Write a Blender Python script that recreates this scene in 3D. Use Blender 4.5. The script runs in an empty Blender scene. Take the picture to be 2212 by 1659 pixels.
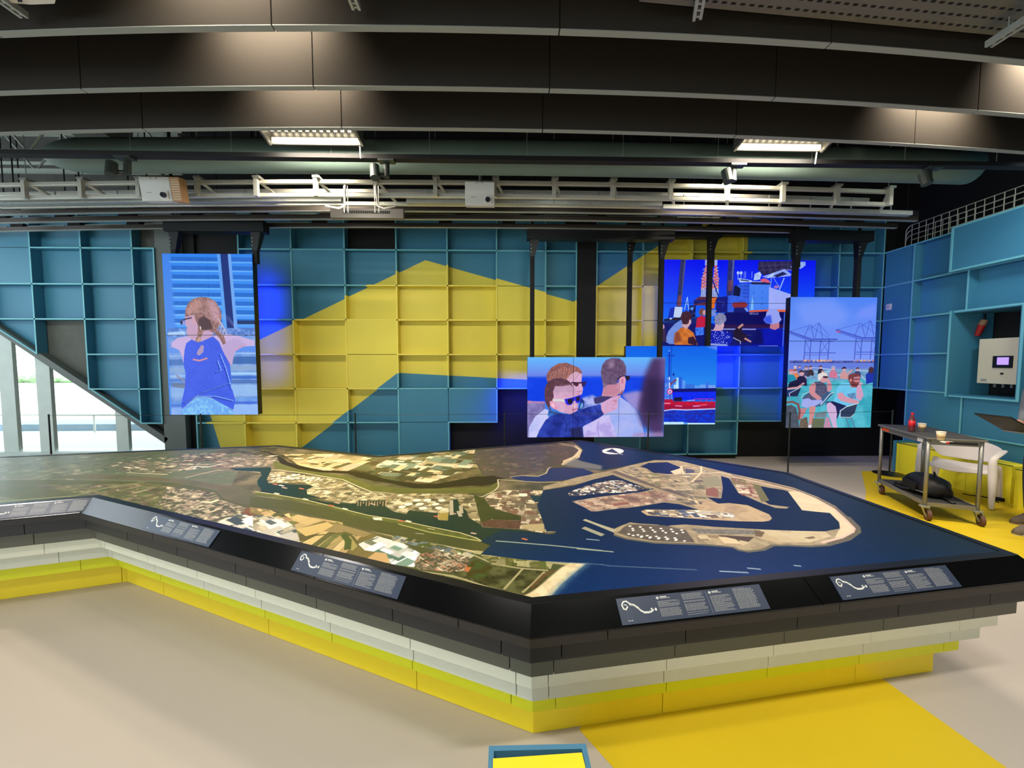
import bpy, bmesh, math, random
import numpy as np
from mathutils import Vector, Matrix

# ------------------------------------------------------------------ camera
SC = bpy.context.scene
FPX, CX, CY = 831.0, 1106.0, 829.5
EYE_H, PITCH, YAW = 1.65, math.radians(3.2), math.radians(1.35)
_s, _c = math.sin, math.cos
FW = np.array([_s(YAW) * _c(PITCH), _c(YAW) * _c(PITCH), -_s(PITCH)])
RT = np.array([_c(YAW), -_s(YAW), 0.0])
UP = np.cross(RT, FW)
EYE = np.array([0.0, 0.0, EYE_H])
cam_data = bpy.data.cameras.new('camera')
cam_data.sensor_width = 36.0
cam_data.lens = 36.0 * FPX / 2212.0
cam_data.clip_start = 0.05
cam_data.clip_end = 400
cam = bpy.data.objects.new('camera', cam_data)
SC.collection.objects.link(cam)
cam.matrix_world = Matrix(((RT[0], UP[0], -FW[0], 0), (RT[1], UP[1], -FW[1], 0), (RT[2], UP[2], -FW[2], EYE_H), (0, 0, 0, 1)))
SC.camera = cam

# ------------------------------------------------------------------ world, exposure
SC.view_settings.view_transform = 'Standard'
SC.view_settings.look = 'None'
SC.view_settings.gamma = 1.0
SC.view_settings.use_curve_mapping = False
SC.view_settings.exposure = 0.0
SC.cycles.max_bounces = 6
SC.cycles.diffuse_bounces = 3
SC.cycles.glossy_bounces = 3
SC.cycles.transmission_bounces = 4
SC.cycles.transparent_max_bounces = 6
SC.cycles.sample_clamp_indirect = 4.0
SC.cycles.caustics_reflective = False
SC.cycles.caustics_refractive = False
world = bpy.data.worlds.new('daylight')
SC.world = world
world.use_nodes = True
wn = world.node_tree.nodes
bg = wn['Background']
bg.inputs['Color'].default_value = (0.80, 0.92, 1.0, 1)
bg.inputs['Strength'].default_value = 4.4

D = 6.42          # back wall plane (front of the shelf-like grid)

def add_light(name, kind, loc, energy, color=(1, 1, 1), size=(0.3, 0.3), aim=None, spread=None, spot=None, blend=0.3):
    ld = bpy.data.lights.new(name, kind)
    ld.energy = energy
    ld.color = color
    if kind == 'AREA':
        ld.shape = 'RECTANGLE'
        ld.size, ld.size_y = size
        if spread:
            ld.spread = math.radians(spread)
    if kind == 'SPOT':
        ld.spot_size = math.radians(spot)
        ld.spot_blend = blend
        ld.shadow_soft_size = size[0]
    o = bpy.data.objects.new(name, ld)
    SC.collection.objects.link(o)
    o.location = loc
    if aim is not None:
        d = Vector(aim) - Vector(loc)
        o.rotation_euler = d.to_track_quat('-Z', 'Y').to_euler()
    return o

WARM = (1.0, 0.86, 0.70)
NEUT = (1.0, 0.95, 0.89)
# ceiling battens with their lamps: (x, y, z, energy) ; the hanging housings are built further down
BATTENS = [(-1.72, 3.62, 3.72, 36, 'far', ''), (2.62, 3.62, 3.72, 36, 'far', ''),
           (-1.60, 2.64, 4.27, 15, 'gap', 'between the upper and middle felt baffles, left half'), (-1.60, 3.12, 4.22, 12, 'gap', 'between the middle and lowest felt baffles, left half'), (-1.55, 2.15, 4.22, 14, 'gap', 'in front of the upper felt baffle, left half'),
           (4.30, 2.84, 4.27, 32, 'gap', 'between the upper and middle felt baffles, right side'), (3.78, 3.28, 4.22, 17, 'gap', 'between the middle and lowest felt baffles, right side'), (4.3, 2.41, 4.22, 12, 'gap', 'in front of the upper felt baffle, right side'),
           (-2.25, 4.52, 4.02, 36, 'over', 'added unseen above the left half of the bright truss'), (2.75, 4.52, 4.02, 32, 'over', 'added unseen above the right half of the bright truss')]  # this last pair is added, hidden behind the duct, to brighten the truss
for i, (x, y, z, e, k, w_) in enumerate(BATTENS):
    if k == 'far':
        add_light('batten_lamp', 'AREA', (x, y, z - 0.08), e, WARM, (0.72, 0.10), aim=(x, y + .9, 2.4))
        add_light('batten_lamp', 'AREA', (x, y, z - 0.08), e * .5, WARM, (0.72, 0.10), aim=(x, y + .001, 0), spread=120)
    else:
        add_light('batten_lamp', 'AREA', (x, y, z - 0.08), e, WARM, (0.70, 0.06), aim=(x, y + .5, z - .8) if k == 'gap' else (x, y + .05, 0), spread=96 if k == 'gap' else 150)
# the track spotlights wash the painted panel wall
for (x, e) in [(-7.2, 9), (-4.2, 2), (-1.7, 4.6), (.6, 4), (3.2, 1.8), (4.9, .8)]:
    add_light('wall_wash', 'AREA', (x, 4.3, 3.36), e, (.96, 1.0, .88), (0.3, 0.2), aim=(x, D, 1.9), spread=130)
# the same fittings go on in rows behind and beside the camera
for (x, y, e) in [(-1.5, 0.3, 75), (1.6, 0.2, 75), (4.4, 0.6, 92), (-4.8, 0.9, 75), (-1.5, -2.4, 70), (1.8, -2.4, 70), (5.2, -2.0, 70), (-6.5, 3.2, 40), (5.0, 4.3, 26)]:
    add_light('batten_lamp', 'AREA', (x, y, 3.9), e * .60, NEUT, (0.9, 0.1), aim=(x, y + 0.001, 0), spread=125)
add_light('wall_wash', 'AREA', (5.2, 3.1, 3.55), 15, (.92, .98, 1.0), (0.4, 0.2), aim=(6.3, 4.2, 3.15), spread=125)
# blue back-lights mounted behind the hanging video walls
for (x, z, w, h, e, tgt) in [(-3.86, 2.2, 0.06, 1.7, 11, (-3.92, D, 2.2)), (3.75, 1.6, 0.9, 0.8, 20, (4.35, D, 1.7)),
                             (4.9, 3.0, 0.9, 0.7, 2.5, (5.0, D, 2.9)), (0.35, 1.2, 0.5, 0.7, 12, (0.25, D, 1.0)),
                             (2.55, 2.6, 0.6, 0.9, 4, (2.4, D, 2.6)), (4.75, 2.0, 0.3, 1.2, 1.5, (5.3, D, 2.0))]:
    add_light('blue_backlight', 'AREA', (x, 6.18, z), e, (0.004, 0.012, 1.0), (w, h), aim=tgt, spread=125)

# ------------------------------------------------------------------ pixel rays -> points on real planes
def ray(x, y):
    return FW + RT * ((x - CX) / FPX) - UP * ((y - CY) / FPX)

def onz(x, y, z):
    r = ray(x, y)
    return EYE + r * ((z - EYE_H) / r[2])

def ony(x, y, Y):
    r = ray(x, y)
    return EYE + r * (Y / r[1])

# ------------------------------------------------------------------ materials
MATS = {}
def srgb(c):
    out = []
    for v in c:
        v = v / 255.0
        out.append(v / 12.92 if v <= 0.04045 else ((v + 0.055) / 1.055) ** 2.4)
    return tuple(out) + (1.0,)

def mat(name, col, rough=0.6, metal=0.0, spec=0.5, noise=None, bump=0.0, emit=None, estr=1.0, trans=0.0, alpha=None, coat=0.0, ior=1.45):
    """procedural principled material: noise = (scale, amount) varies the colour, bump gives a fine relief"""
    if name in MATS:
        return MATS[name]
    m = bpy.data.materials.new(name)
    m.use_nodes = True
    nt = m.node_tree
    b = nt.nodes['Principled BSDF']
    c = srgb(col)
    b.inputs['Base Color'].default_value = c
    b.inputs['Roughness'].default_value = rough
    b.inputs['Metallic'].default_value = metal
    b.inputs['Specular IOR Level'].default_value = spec
    b.inputs['IOR'].default_value = ior
    if coat:
        b.inputs['Coat Weight'].default_value = coat
        b.inputs['Coat Roughness'].default_value = 0.15
    if trans:
        b.inputs['Transmission Weight'].default_value = trans
    if alpha is not None:
        b.inputs['Alpha'].default_value = alpha
    if emit:
        b.inputs['Emission Color'].default_value = srgb(emit)
        b.inputs['Emission Strength'].default_value = estr
    if noise or bump:
        tc = nt.nodes.new('ShaderNodeTexCoord')
        n = nt.nodes.new('ShaderNodeTexNoise')
        n.inputs['Scale'].default_value = noise[0] if noise else 40
        n.inputs['Detail'].default_value = 4
        nt.links.new(tc.outputs['Object'], n.inputs['Vector'])
        if noise:
            mx = nt.nodes.new('ShaderNodeMix')
            mx.data_type = 'RGBA'
            a = noise[1]
            mx.inputs[6].default_value = tuple(v * (1 - a) for v in c[:3]) + (1,)
            mx.inputs[7].default_value = tuple(min(1, v * (1 + a)) for v in c[:3]) + (1,)
            nt.links.new(n.outputs['Fac'], mx.inputs[0])
            nt.links.new(mx.outputs[2], b.inputs['Base Color'])
        if bump:
            n2 = nt.nodes.new('ShaderNodeTexNoise')
            n2.inputs['Scale'].default_value = 260
            nt.links.new(tc.outputs['Object'], n2.inputs['Vector'])
            bp = nt.nodes.new('ShaderNodeBump')
            bp.inputs['Strength'].default_value = bump
            bp.inputs['Distance'].default_value = 0.002
            nt.links.new(n2.outputs['Fac'], bp.inputs['Height'])
            nt.links.new(bp.outputs['Normal'], b.inputs['Normal'])
    MATS[name] = m
    return m

def img_from(name, arr):
    """arr: h x w x 3 display values, row 0 at the top"""
    h, w = arr.shape[:2]
    im = bpy.data.images.new(name, w, h, alpha=False)
    buf = np.ones((h, w, 4), np.float32)
    buf[..., :3] = np.clip(arr[::-1], 0, 1)
    im.pixels.foreach_set(buf.ravel())
    im.update()
    im.pack()
    return im

def img_mat(name, arr, emit=0.0, rough=0.4, spec=0.5, coat=0.0):
    m = bpy.data.materials.new(name)
    m.use_nodes = True
    nt = m.node_tree
    b = nt.nodes['Principled BSDF']
    t = nt.nodes.new('ShaderNodeTexImage')
    t.image = img_from(name, arr)
    t.extension = 'EXTEND'
    b.inputs['Roughness'].default_value = rough
    b.inputs['Specular IOR Level'].default_value = spec
    b.inputs['Coat Weight'].default_value = coat
    b.inputs['Coat Roughness'].default_value = 0.2
    if emit:
        b.inputs['Base Color'].default_value = (0.005, 0.005, 0.006, 1)
        nt.links.new(t.outputs['Color'], b.inputs['Emission Color'])
        b.inputs['Emission Strength'].default_value = emit
    else:
        nt.links.new(t.outputs['Color'], b.inputs['Base Color'])
    return m

# ------------------------------------------------------------------ objects
def tag(o, label=None, cat=None, group=None, kind=None):
    if label: o['label'] = label
    if cat: o['category'] = cat
    if group: o['group'] = group
    if kind: o['kind'] = kind
    return o

def thing(name, label, cat, loc=(0, 0, 0), rotz=0.0, group=None):
    o = bpy.data.objects.new(name, None)
    o.empty_display_size = 0.1
    SC.collection.objects.link(o)
    o.location = loc
    o.rotation_euler = (0, 0, rotz)
    return tag(o, label, cat, group)

def origin(o):
    """world matrix of a parent chain (loc + rotz only), without a depsgraph update"""
    m = Matrix.Identity(4)
    while o is not None:
        m = o.matrix_basis @ m
        o = o.parent
    return m

class MB:
    def __init__(s):
        s.v, s.f, s.uv = [], [], {}
    def add(s, vs, fs):
        n = len(s.v)
        s.v += [tuple(float(c) for c in p) for p in vs]
        s.f += [tuple(n + i for i in f) for f in fs]
        return n
    def box(s, x0, x1, y0, y1, z0, z1):
        s.add([(x0, y0, z0), (x1, y0, z0), (x1, y1, z0), (x0, y1, z0), (x0, y0, z1), (x1, y0, z1), (x1, y1, z1), (x0, y1, z1)],
              [(0, 3, 2, 1), (4, 5, 6, 7), (0, 1, 5, 4), (1, 2, 6, 5), (2, 3, 7, 6), (3, 0, 4, 7)])
        return s
    def hexa(s, bot, top):
        """8 corner box from two quads, both counter-clockwise seen from outside top"""
        s.add(list(bot) + list(top), [(0, 3, 2, 1), (4, 5, 6, 7), (0, 1, 5, 4), (1, 2, 6, 5), (2, 3, 7, 6), (3, 0, 4, 7)])
        return s
    def prism(s, poly, z0, z1):
        n = len(poly)
        s.add([(p[0], p[1], z0) for p in poly] + [(p[0], p[1], z1) for p in poly],
              [tuple(range(n - 1, -1, -1)), tuple(range(n, 2 * n))] + [(i, (i + 1) % n, n + (i + 1) % n, n + i) for i in range(n)])
        return s
    def extr(s, poly3, d):
        """planar 3-D polygon pushed along vector d"""
        n = len(poly3)
        s.add([tuple(p) for p in poly3] + [tuple(np.array(p) + np.array(d)) for p in poly3],
              [tuple(range(n - 1, -1, -1)), tuple(range(n, 2 * n))] + [(i, (i + 1) % n, n + (i + 1) % n, n + i) for i in range(n)])
        return s
    def tube(s, pts, r, n=8, cap=True):
        pts = [Vector(p) for p in pts]
        rs = r if isinstance(r, (list, tuple)) else [r] * len(pts)
        base = len(s.v)
        prev = None
        for i, p in enumerate(pts):
            if i == 0: t = pts[1] - p
            elif i == len(pts) - 1: t = p - pts[i - 1]
            else: t = (pts[i + 1] - p).normalized() + (p - pts[i - 1]).normalized()
            t.normalize()
            if prev is None:
                a = Vector((0, 0, 1)) if abs(t.z) < 0.9 else Vector((1, 0, 0))
                u = t.cross(a).normalized()
            else:
                u = (prev - t * prev.dot(t)).normalized()
            prev = u
            w = t.cross(u)
            for k in range(n):
                a = 2 * math.pi * k / n
                s.v.append(tuple(p + (u * math.cos(a) + w * math.sin(a)) * rs[i]))
        for i in range(len(pts) - 1):
            for k in range(n):
                k2 = (k + 1) % n
                s.f.append((base + i * n + k, base + i * n + k2, base + (i + 1) * n + k2, base + (i + 1) * n + k))
        if cap:
            s.f.append(tuple(base + k for k in range(n - 1, -1, -1)))
            s.f.append(tuple(base + (len(pts) - 1) * n + k for k in range(n)))
        return s
    def lathe(s, c, prof, n=20):
        """prof: list of (radius, z) from bottom to top around the vertical axis at c"""
        base = len(s.v)
        for (r, z) in prof:
            for k in range(n):
                a = 2 * math.pi * k / n
                s.v.append((c[0] + r * math.cos(a), c[1] + r * math.sin(a), c[2] + z))
        for i in range(len(prof) - 1):
            for k in range(n):
                k2 = (k + 1) % n
                s.f.append((base + i * n + k, base + i * n + k2, base + (i + 1) * n + k2, base + (i + 1) * n + k))
        s.f.append(tuple(base + k for k in range(n - 1, -1, -1)))
        s.f.append(tuple(base + (len(prof) - 1) * n + k for k in range(n)))
        return s
    def build(s, name, material, parent=None, smooth=False, bevel=0.0, label=None, kind=None, uvfun=None, local=False, extra=None):
        me = bpy.data.meshes.new(name)
        if parent is not None and not local:
            inv = np.array(origin(parent).inverted())
            V = np.array(s.v)
            vs = (V @ inv[:3, :3].T + inv[:3, 3]).tolist()
        else:
            vs = s.v
        me.from_pydata(vs, [], s.f)
        me.materials.append(material)
        if extra:
            for m_, idx in extra:
                me.materials.append(m_)
                k = len(me.materials) - 1
                for i in idx: me.polygons[i].material_index = k
        if smooth:
            me.polygons.foreach_set('use_smooth', [True] * len(me.polygons))
        if uvfun:
            uvl = me.uv_layers.new(name='UVMap')
            for l in me.loops:
                uvl.data[l.index].uv = uvfun(s.v[l.vertex_index])
        me.update()
        o = bpy.data.objects.new(name, me)
        SC.collection.objects.link(o)
        if parent is not None:
            o.parent = parent
        if bevel:
            md = o.modifiers.new('bevel', 'BEVEL')
            md.width = bevel
            md.segments = 2
            md.limit_method = 'ANGLE'
        if label: o['label'] = label
        if kind: o['kind'] = kind
        return o

def box_obj(name, b, m, parent=None, **k):
    return MB().box(*b).build(name, m, parent, **k)

def copy_tree(o, parent=None):
    c = o.copy()
    SC.collection.objects.link(c)
    c.parent = parent
    for ch in [x for x in o.children]:
        copy_tree(ch, c)
    return c

def rbox(cx, cy, z0, z1, lx, ly, ang):
    """rotated rectangle polygon helper"""
    ca, sa = math.cos(ang), math.sin(ang)
    return [(cx + a * ca - b * sa, cy + a * sa + b * ca) for a, b in ((-lx, -ly), (lx, -ly), (lx, ly), (-lx, ly))]
# ------------------------------------------------------------------ a small polygon painter for flat prints and screens
RNG = np.random.default_rng(7)
def smooth_noise(h, w, cell, rng=RNG):
    gh, gw = int(h / cell) + 3, int(w / cell) + 3
    g = rng.random((gh, gw)).astype(np.float32)
    y = np.arange(h) / cell; x = np.arange(w) / cell
    yi = y.astype(int); xi = x.astype(int)
    fy = (y - yi).astype(np.float32)[:, None]; fx = (x - xi).astype(np.float32)[None, :]
    fy = fy * fy * (3 - 2 * fy); fx = fx * fx * (3 - 2 * fx)
    a = g[yi][:, xi]; b = g[yi][:, xi + 1]; c = g[yi + 1][:, xi]; d = g[yi + 1][:, xi + 1]
    return (a * (1 - fx) + b * fx) * (1 - fy) + (c * (1 - fx) + d * fx) * fy

def fbm(h, w, cell, octs=4, rng=RNG):
    out = np.zeros((h, w), np.float32); amp, tot = 1.0, 0.0
    for i in range(octs):
        out += amp * smooth_noise(h, w, max(cell, 1.01), rng); tot += amp
        amp *= 0.55; cell *= 0.5
    return out / tot

class Canvas:
    def __init__(s, w, h, fn, col=(0, 0, 0)):
        s.w, s.h, s.fn = w, h, fn           # fn maps given coordinates (n,2) to canvas pixels
        s.a = np.empty((h, w, 3), np.float32); s.a[:] = np.array(col) / 255.0
    def P(s, pts):
        return s.fn(np.array(pts, float))
    def cover(s, poly, raw=False):
        p = np.array(poly, float) if raw else s.P(poly)
        x0 = max(int(math.floor(p[:, 0].min())) - 1, 0); x1 = min(int(math.ceil(p[:, 0].max())) + 2, s.w)
        y0 = max(int(math.floor(p[:, 1].min())) - 1, 0); y1 = min(int(math.ceil(p[:, 1].max())) + 2, s.h)
        if x1 <= x0 or y1 <= y0: return None
        K = 2
        W, Hh = (x1 - x0) * K, (y1 - y0) * K
        q = (p - [x0, y0]) * K - 0.5
        acc = np.zeros((Hh, W + 1), np.int32)
        n = len(q)
        for i in range(n):
            a, b = q[i], q[(i + 1) % n]
            if a[1] == b[1]: continue
            if a[1] > b[1]: a, b = b, a
            r0, r1 = max(int(math.ceil(a[1])), 0), min(int(math.ceil(b[1])), Hh)
            if r1 <= r0: continue
            rr = np.arange(r0, r1)
            xx = a[0] + (rr - a[1]) * (b[0] - a[0]) / (b[1] - a[1])
            ci = np.clip(np.ceil(xx), 0, W).astype(int)
            acc[rr, ci] += 1
        m = (np.cumsum(acc, 1)[:, :W] % 2).astype(np.float32)
        m = m.reshape(y1 - y0, K, x1 - x0, K).mean((1, 3))
        return x0, y0, m
    def poly(s, pts, col, alpha=1.0, raw=False, tex=None, soft=0, clip=None):
        c = s.cover(pts, raw)
        if c is None: return
        x0, y0, m = c
        h, w = m.shape
        if soft:
            pad = soft * 2
            big = np.zeros((h + 2 * pad, w + 2 * pad), np.float32); big[pad:-pad, pad:-pad] = m
            for _ in range(2):
                cs = np.cumsum(np.pad(big, ((soft + 1, soft), (0, 0))), 0); big = (cs[2 * soft + 1:] - cs[:-2 * soft - 1]) / (2 * soft + 1)
                cs = np.cumsum(np.pad(big, ((0, 0), (soft + 1, soft))), 1); big = (cs[:, 2 * soft + 1:] - cs[:, :-2 * soft - 1]) / (2 * soft + 1)
            X0, Y0 = x0 - pad, y0 - pad
            sx, sy = max(0, -X0), max(0, -Y0)
            m = big[sy:, sx:]; x0, y0 = X0 + sx, Y0 + sy
            m = m[:max(0, s.h - y0), :max(0, s.w - x0)]
            h, w = m.shape
            if h == 0 or w == 0: return
        if clip is not None: m = m * clip[y0:y0 + h, x0:x0 + w]
        m = (m * alpha)[..., None]
        C = np.empty((h, w, 3), np.float32); C[:] = np.array(col, np.float32) / 255.0
        if tex is not None: C = tex(C, x0, y0, h, w)
        sl = s.a[y0:y0 + h, x0:x0 + w]
        sl += (C - sl) * m
    def line(s, pts, width, col, alpha=1.0, raw=False, soft=0, **k):
        """width in canvas pixels"""
        p = np.array(pts, float) if raw else s.P(pts)
        for i in range(len(p) - 1):
            d = p[i + 1] - p[i]; L = np.hypot(*d)
            if L < 1e-6: continue
            wa = width[i] if isinstance(width, (list, tuple)) else width
            wb = width[i + 1] if isinstance(width, (list, tuple)) else width
            t = d / L; nn = np.array([-t[1], t[0]])
            a = p[i] - t * wa * 0.3; b = p[i + 1] + t * wb * 0.3
            s.poly([a + nn * wa / 2, b + nn * wb / 2, b - nn * wb / 2, a - nn * wa / 2], col, alpha, raw=True, soft=soft, **k)
    def ell(s, c, rx, ry, col, alpha=1.0, n=28, rot=0.0, **k):
        """ellipse with centre and radii in the given coordinates"""
        cr, sr = math.cos(rot), math.sin(rot)
        s.poly([(c[0] + rx * math.cos(t) * cr - ry * math.sin(t) * sr, c[1] + rx * math.cos(t) * sr + ry * math.sin(t) * cr) for t in np.linspace(0, 2 * math.pi, n, endpoint=False)], col, alpha, **k)
    def grain(s, amp, cell=1.5):
        p = np.pad(s.a, ((1, 1), (1, 1), (0, 0)), 'edge')
        if s.w < 1100: s.a = (p[:-2, 1:-1] + p[2:, 1:-1] + p[1:-1, :-2] + p[1:-1, 2:] + 2 * p[1:-1, 1:-1]) / 6
        s.a += (fbm(s.h, s.w, cell, 2)[..., None] - 0.5) * amp
    def vgrad(s, pts, c0, c1, y0, y1, **k):
        """vertical gradient fill: colours at given y0 and y1"""
        Y0, Y1 = s.P([(0, y0)])[0][1], s.P([(0, y1)])[0][1]
        A, B = np.array(c0, np.float32) / 255, np.array(c1, np.float32) / 255
        def tex(C, x, y, h, w):
            t = np.clip((np.arange(y, y + h) - Y0) / (Y1 - Y0), 0, 1).astype(np.float32)[:, None, None]
            return np.broadcast_to(A * (1 - t) + B * t, (h, w, 3)).copy()
        s.poly(pts, c0, tex=tex, **k)

def nz(amp, cell=6, octs=3, tint=None):
    """texture function: noise on the flat colour"""
    def f(C, x, y, h, w):
        n = fbm(h, w, cell, octs)[..., None] - 0.5
        if tint is not None:
            t = np.clip(n * 3 + 0.5, 0, 1)
            C = C * (1 - t) + (np.array(tint, np.float32) / 255) * t
        return C + n * amp
    return f

def fields(cv, poly, n, size, pal, ang=0.0, jit=0.15, aspect=(0.4, 1.0), seed=1, alpha=0.95):
    """scatter rotated rectangular plots inside a polygon; size in canvas px"""
    c = cv.cover(poly)
    if c is None: return
    x0, y0, m = c
    clip = np.zeros((cv.h, cv.w), np.float32); clip[y0:y0 + m.shape[0], x0:x0 + m.shape[1]] = m
    r = random.Random(seed)
    ys, xs = np.nonzero(m > 0.5)
    if len(xs) == 0: return
    for _ in range(n):
        k = r.randrange(len(xs))
        cx, cy = x0 + xs[k], y0 + ys[k]
        a = ang + r.uniform(-jit, jit) + (math.pi / 2 if r.random() < 0.3 else 0)
        L = r.uniform(size[0], size[1]); W = L * r.uniform(*aspect)
        ca, sa = math.cos(a), math.sin(a)
        q = [(cx + u * ca - v * sa, cy + u * sa + v * ca) for u, v in ((-L / 2, -W / 2), (L / 2, -W / 2), (L / 2, W / 2), (-L / 2, W / 2))]
        col = r.choice(pal)
        b = r.uniform(0.85, 1.12)
        cv.poly(q, tuple(min(255, v * b) for v in col), alpha, raw=True, clip=clip)
# ------------------------------------------------------------------ the aerial print on the big table
TOP_Z = 0.72
MX0, MX1, MY0, MY1, MS = -7.3, 2.75, 1.35, 4.78, 0.0027
MW, MH = int((MX1 - MX0) / MS), int((MY1 - MY0) / MS)
def map_fn(p):
    r = FW[None] + RT[None] * ((p[:, :1] - CX) / FPX) - UP[None] * ((p[:, 1:2] - CY) / FPX)
    w = EYE[None] + r * ((TOP_Z - EYE_H) / r[:, 2:3])
    return np.stack([(w[:, 0] - MX0) / MS, (MY1 - w[:, 1]) / MS], 1)
def zc(ox, oy, s):
    return lambda *pts: [(ox + a / s, oy + b / s) for a, b in pts]
zA, zB, zC = zc(0, 940, 2.989), zc(560, 940, 2.989), zc(1180, 940, 2.989)

def paint_map():
    cv = Canvas(MW, MH, map_fn, (96, 92, 60))
    LAND = [(84, 84, 48), (100, 92, 62), (72, 76, 44), (112, 104, 70), (64, 70, 42), (124, 116, 84)]
    full = [(0, 0), (MW, 0), (MW, MH), (0, MH)]
    cv.poly(full, (92, 90, 60), raw=True, tex=nz(0.16, 60, 5, (120, 108, 78)))
    # far left: hazy, streaked city and polder
    cv.poly([(-600, 930), (560, 930), (420, 1200), (-600, 1300)], (118, 118, 92), raw=False, tex=nz(0.20, 40, 5, (86, 96, 66)))
    fields(cv, [(-500, 985), (330, 975), (300, 1060), (-500, 1090)], 900, (8, 46), [(128, 126, 98), (150, 142, 112), (92, 100, 70), (80, 92, 66), (110, 104, 84), (142, 128, 104)], ang=0.35, jit=0.3, aspect=(.15, .5), seed=3, alpha=.55)
    # northern shore band
    n_all = zB((-560, 180), (-100, 60), (60, 60), (260, 140), (800, 150), (1400, 80), (2010, 40), (2090, 95), (1960, 190), (1870, 215), (1640, 270), (1560, 290), (1480, 350), (1000, 330), (600, 250), (300, 215), (130, 140))
    cv.poly(n_all, (88, 80, 46), tex=nz(0.14, 40, 5, (108, 98, 62)))
    fields(cv, n_all, 420, (14, 60), [(84, 80, 44), (72, 70, 38), (104, 92, 56), (96, 100, 60), (120, 104, 70)], ang=0.25, seed=5)
    fields(cv, zB((150, 120), (520, 120), (760, 150), (560, 235), (330, 225), (250, 190)), 85, (30, 95), [(206, 186, 134), (176, 158, 108), (150, 132, 86), (96, 88, 50), (196, 176, 140)], ang=0.28, aspect=(.3, .7), seed=6)
    fields(cv, zB((760, 190), (900, 120), (1330, 70), (1500, 120), (1420, 210), (1240, 260), (1100, 305), (850, 280), (740, 240)), 240, (24, 78), [(214, 198, 158), (190, 170, 124), (200, 186, 150), (148, 136, 92), (92, 92, 54), (112, 126, 100), (84, 80, 46)], ang=0.28, aspect=(.3, .8), seed=7)
    isl = zB((1400, 75), (1900, 42), (2050, 62), (2085, 95), (2000, 170), (1860, 215), (1700, 262), (1560, 285), (1440, 250), (1380, 150))
    cv.poly(isl, (98, 86, 72), tex=nz(0.13, 22, 4, (78, 74, 58)))
    fields(cv, isl, 260, (6, 26), [(96, 88, 76), (120, 104, 88), (80, 78, 60), (132, 114, 96)], seed=9, alpha=.5)
    # brielse meer: the dark winding inlet
    cv.line(zB((-30, 95), (60, 110), (130, 145), (165, 180), (230, 203), (300, 215), (400, 232), (500, 236), (600, 240), (680, 262), (770, 286), (860, 300), (940, 315), (1020, 328), (1150, 327), (1290, 306), (1400, 288), (1500, 280), (1535, 285)),
            [5, 8, 12, 26, 36, 26, 20, 24, 30, 42, 30, 24, 30, 36, 44, 52, 66, 60, 40], (48, 42, 22))
    cv.poly(zB((1240, 318), (1370, 288), (1500, 264), (1535, 268), (1540, 300), (1500, 318), (1300, 328)), (48, 42, 24))
    # green dyke land between inlet and harbour
    strip = zB((60, 150), (150, 185), (260, 222), (560, 262), (640, 290), (740, 320), (900, 338), (1060, 345), (1300, 338), (1480, 332), (1540, 300), (1560, 330), (1480, 372), (1400, 372), (1100, 374), (880, 372), (690, 358), (600, 305), (400, 262), (200, 235), (90, 215))
    cv.poly(strip, (112, 112, 56), tex=nz(0.10, 22, 4, (92, 96, 44)))
    cv.line(zB((110, 220), (300, 245), (540, 285), (640, 330), (720, 362), (900, 378), (1100, 376), (1300, 382), (1440, 396), (1520, 355), (1545, 330), (1540, 285), (1620, 290), (1800, 302), (1960, 300), (2140, 262)), 4, (190, 178, 140))
    # river on the left
    river = zA((330, 262), (600, 250), (850, 258), (1060, 275), (1250, 290), (1420, 320), (1560, 328), (1610, 355), (1660, 392), (1800, 412), (2212, 480), (2400, 520), (2400, 640), (2200, 585), (2000, 535), (1800, 490), (1640, 460), (1500, 432), (1440, 395), (1400, 352), (1300, 330), (1150, 305), (1000, 295), (700, 282), (330, 280))
    cv.poly(river, (108, 100, 74), tex=nz(0.05, 80, 3, (92, 92, 62)))
    cv.line(zA((330, 268), (120, 285), (-300, 300)), 12, (116, 116, 92))
    cv.line(zA((820, 240), (940, 246), (1080, 252)), 4, (196, 184, 144))
    cv.line(zA((1200, 272), (1400, 225), (1550, 225), (1690, 240)), 8, (160, 148, 120))
    # botlek land with industry
    bot = zA((1360, 215), (1420, 150), (1600, 120), (1760, 150), (1770, 200), (1750, 290), (1700, 235), (1500, 232), (1400, 220))
    cv.poly(bot, (132, 120, 94), tex=nz(0.2, 8, 3, (100, 92, 72)))
    fields(cv, zA((700, 180), (1300, 110), (1800, 130), (1760, 200), (1350, 205), (1100, 240), (760, 235)), 420, (6, 30), [(150, 136, 112), (186, 174, 146), (110, 100, 82), (96, 92, 70), (172, 150, 124)], ang=.3, aspect=(.2, .6), seed=11)
    cv.line(zA((1250, 215), (1270, 198), (1340, 205), (1440, 180)), 4, (226, 220, 200))
    # teal canal and harbour
    harbour = zA((1480, 212), (1745, 205), (1758, 225), (1735, 262), (1728, 292), (1760, 308), (1850, 314), (2010, 320), (2050, 345), (1985, 360), (2060, 398), (2212, 412)) + \
        zB((300, 400), (430, 428), (600, 440), (640, 420), (815, 420), (812, 455), (870, 492), (950, 508), (965, 484), (1150, 500), (1155, 545), (1215, 550), (1228, 480), (1226, 415), (1280, 412), (1290, 440), (1315, 468), (1340, 488), (1350, 528), (1420, 570), (1440, 592), (1680, 606), (1870, 636), (1915, 628), (1925, 600), (1925, 500), (1900, 455), (1870, 400), (1880, 370), (1840, 354), (1960, 345), (2212, 300), (2212, 900), (1420, 760), (1430, 680), (1300, 640), (1100, 598), (900, 550), (700, 516), (450, 452), (200, 395), (0, 362)) + \
        zA((1690, 352), (1665, 320), (1662, 290), (1690, 255), (1680, 236), (1520, 226))
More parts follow.
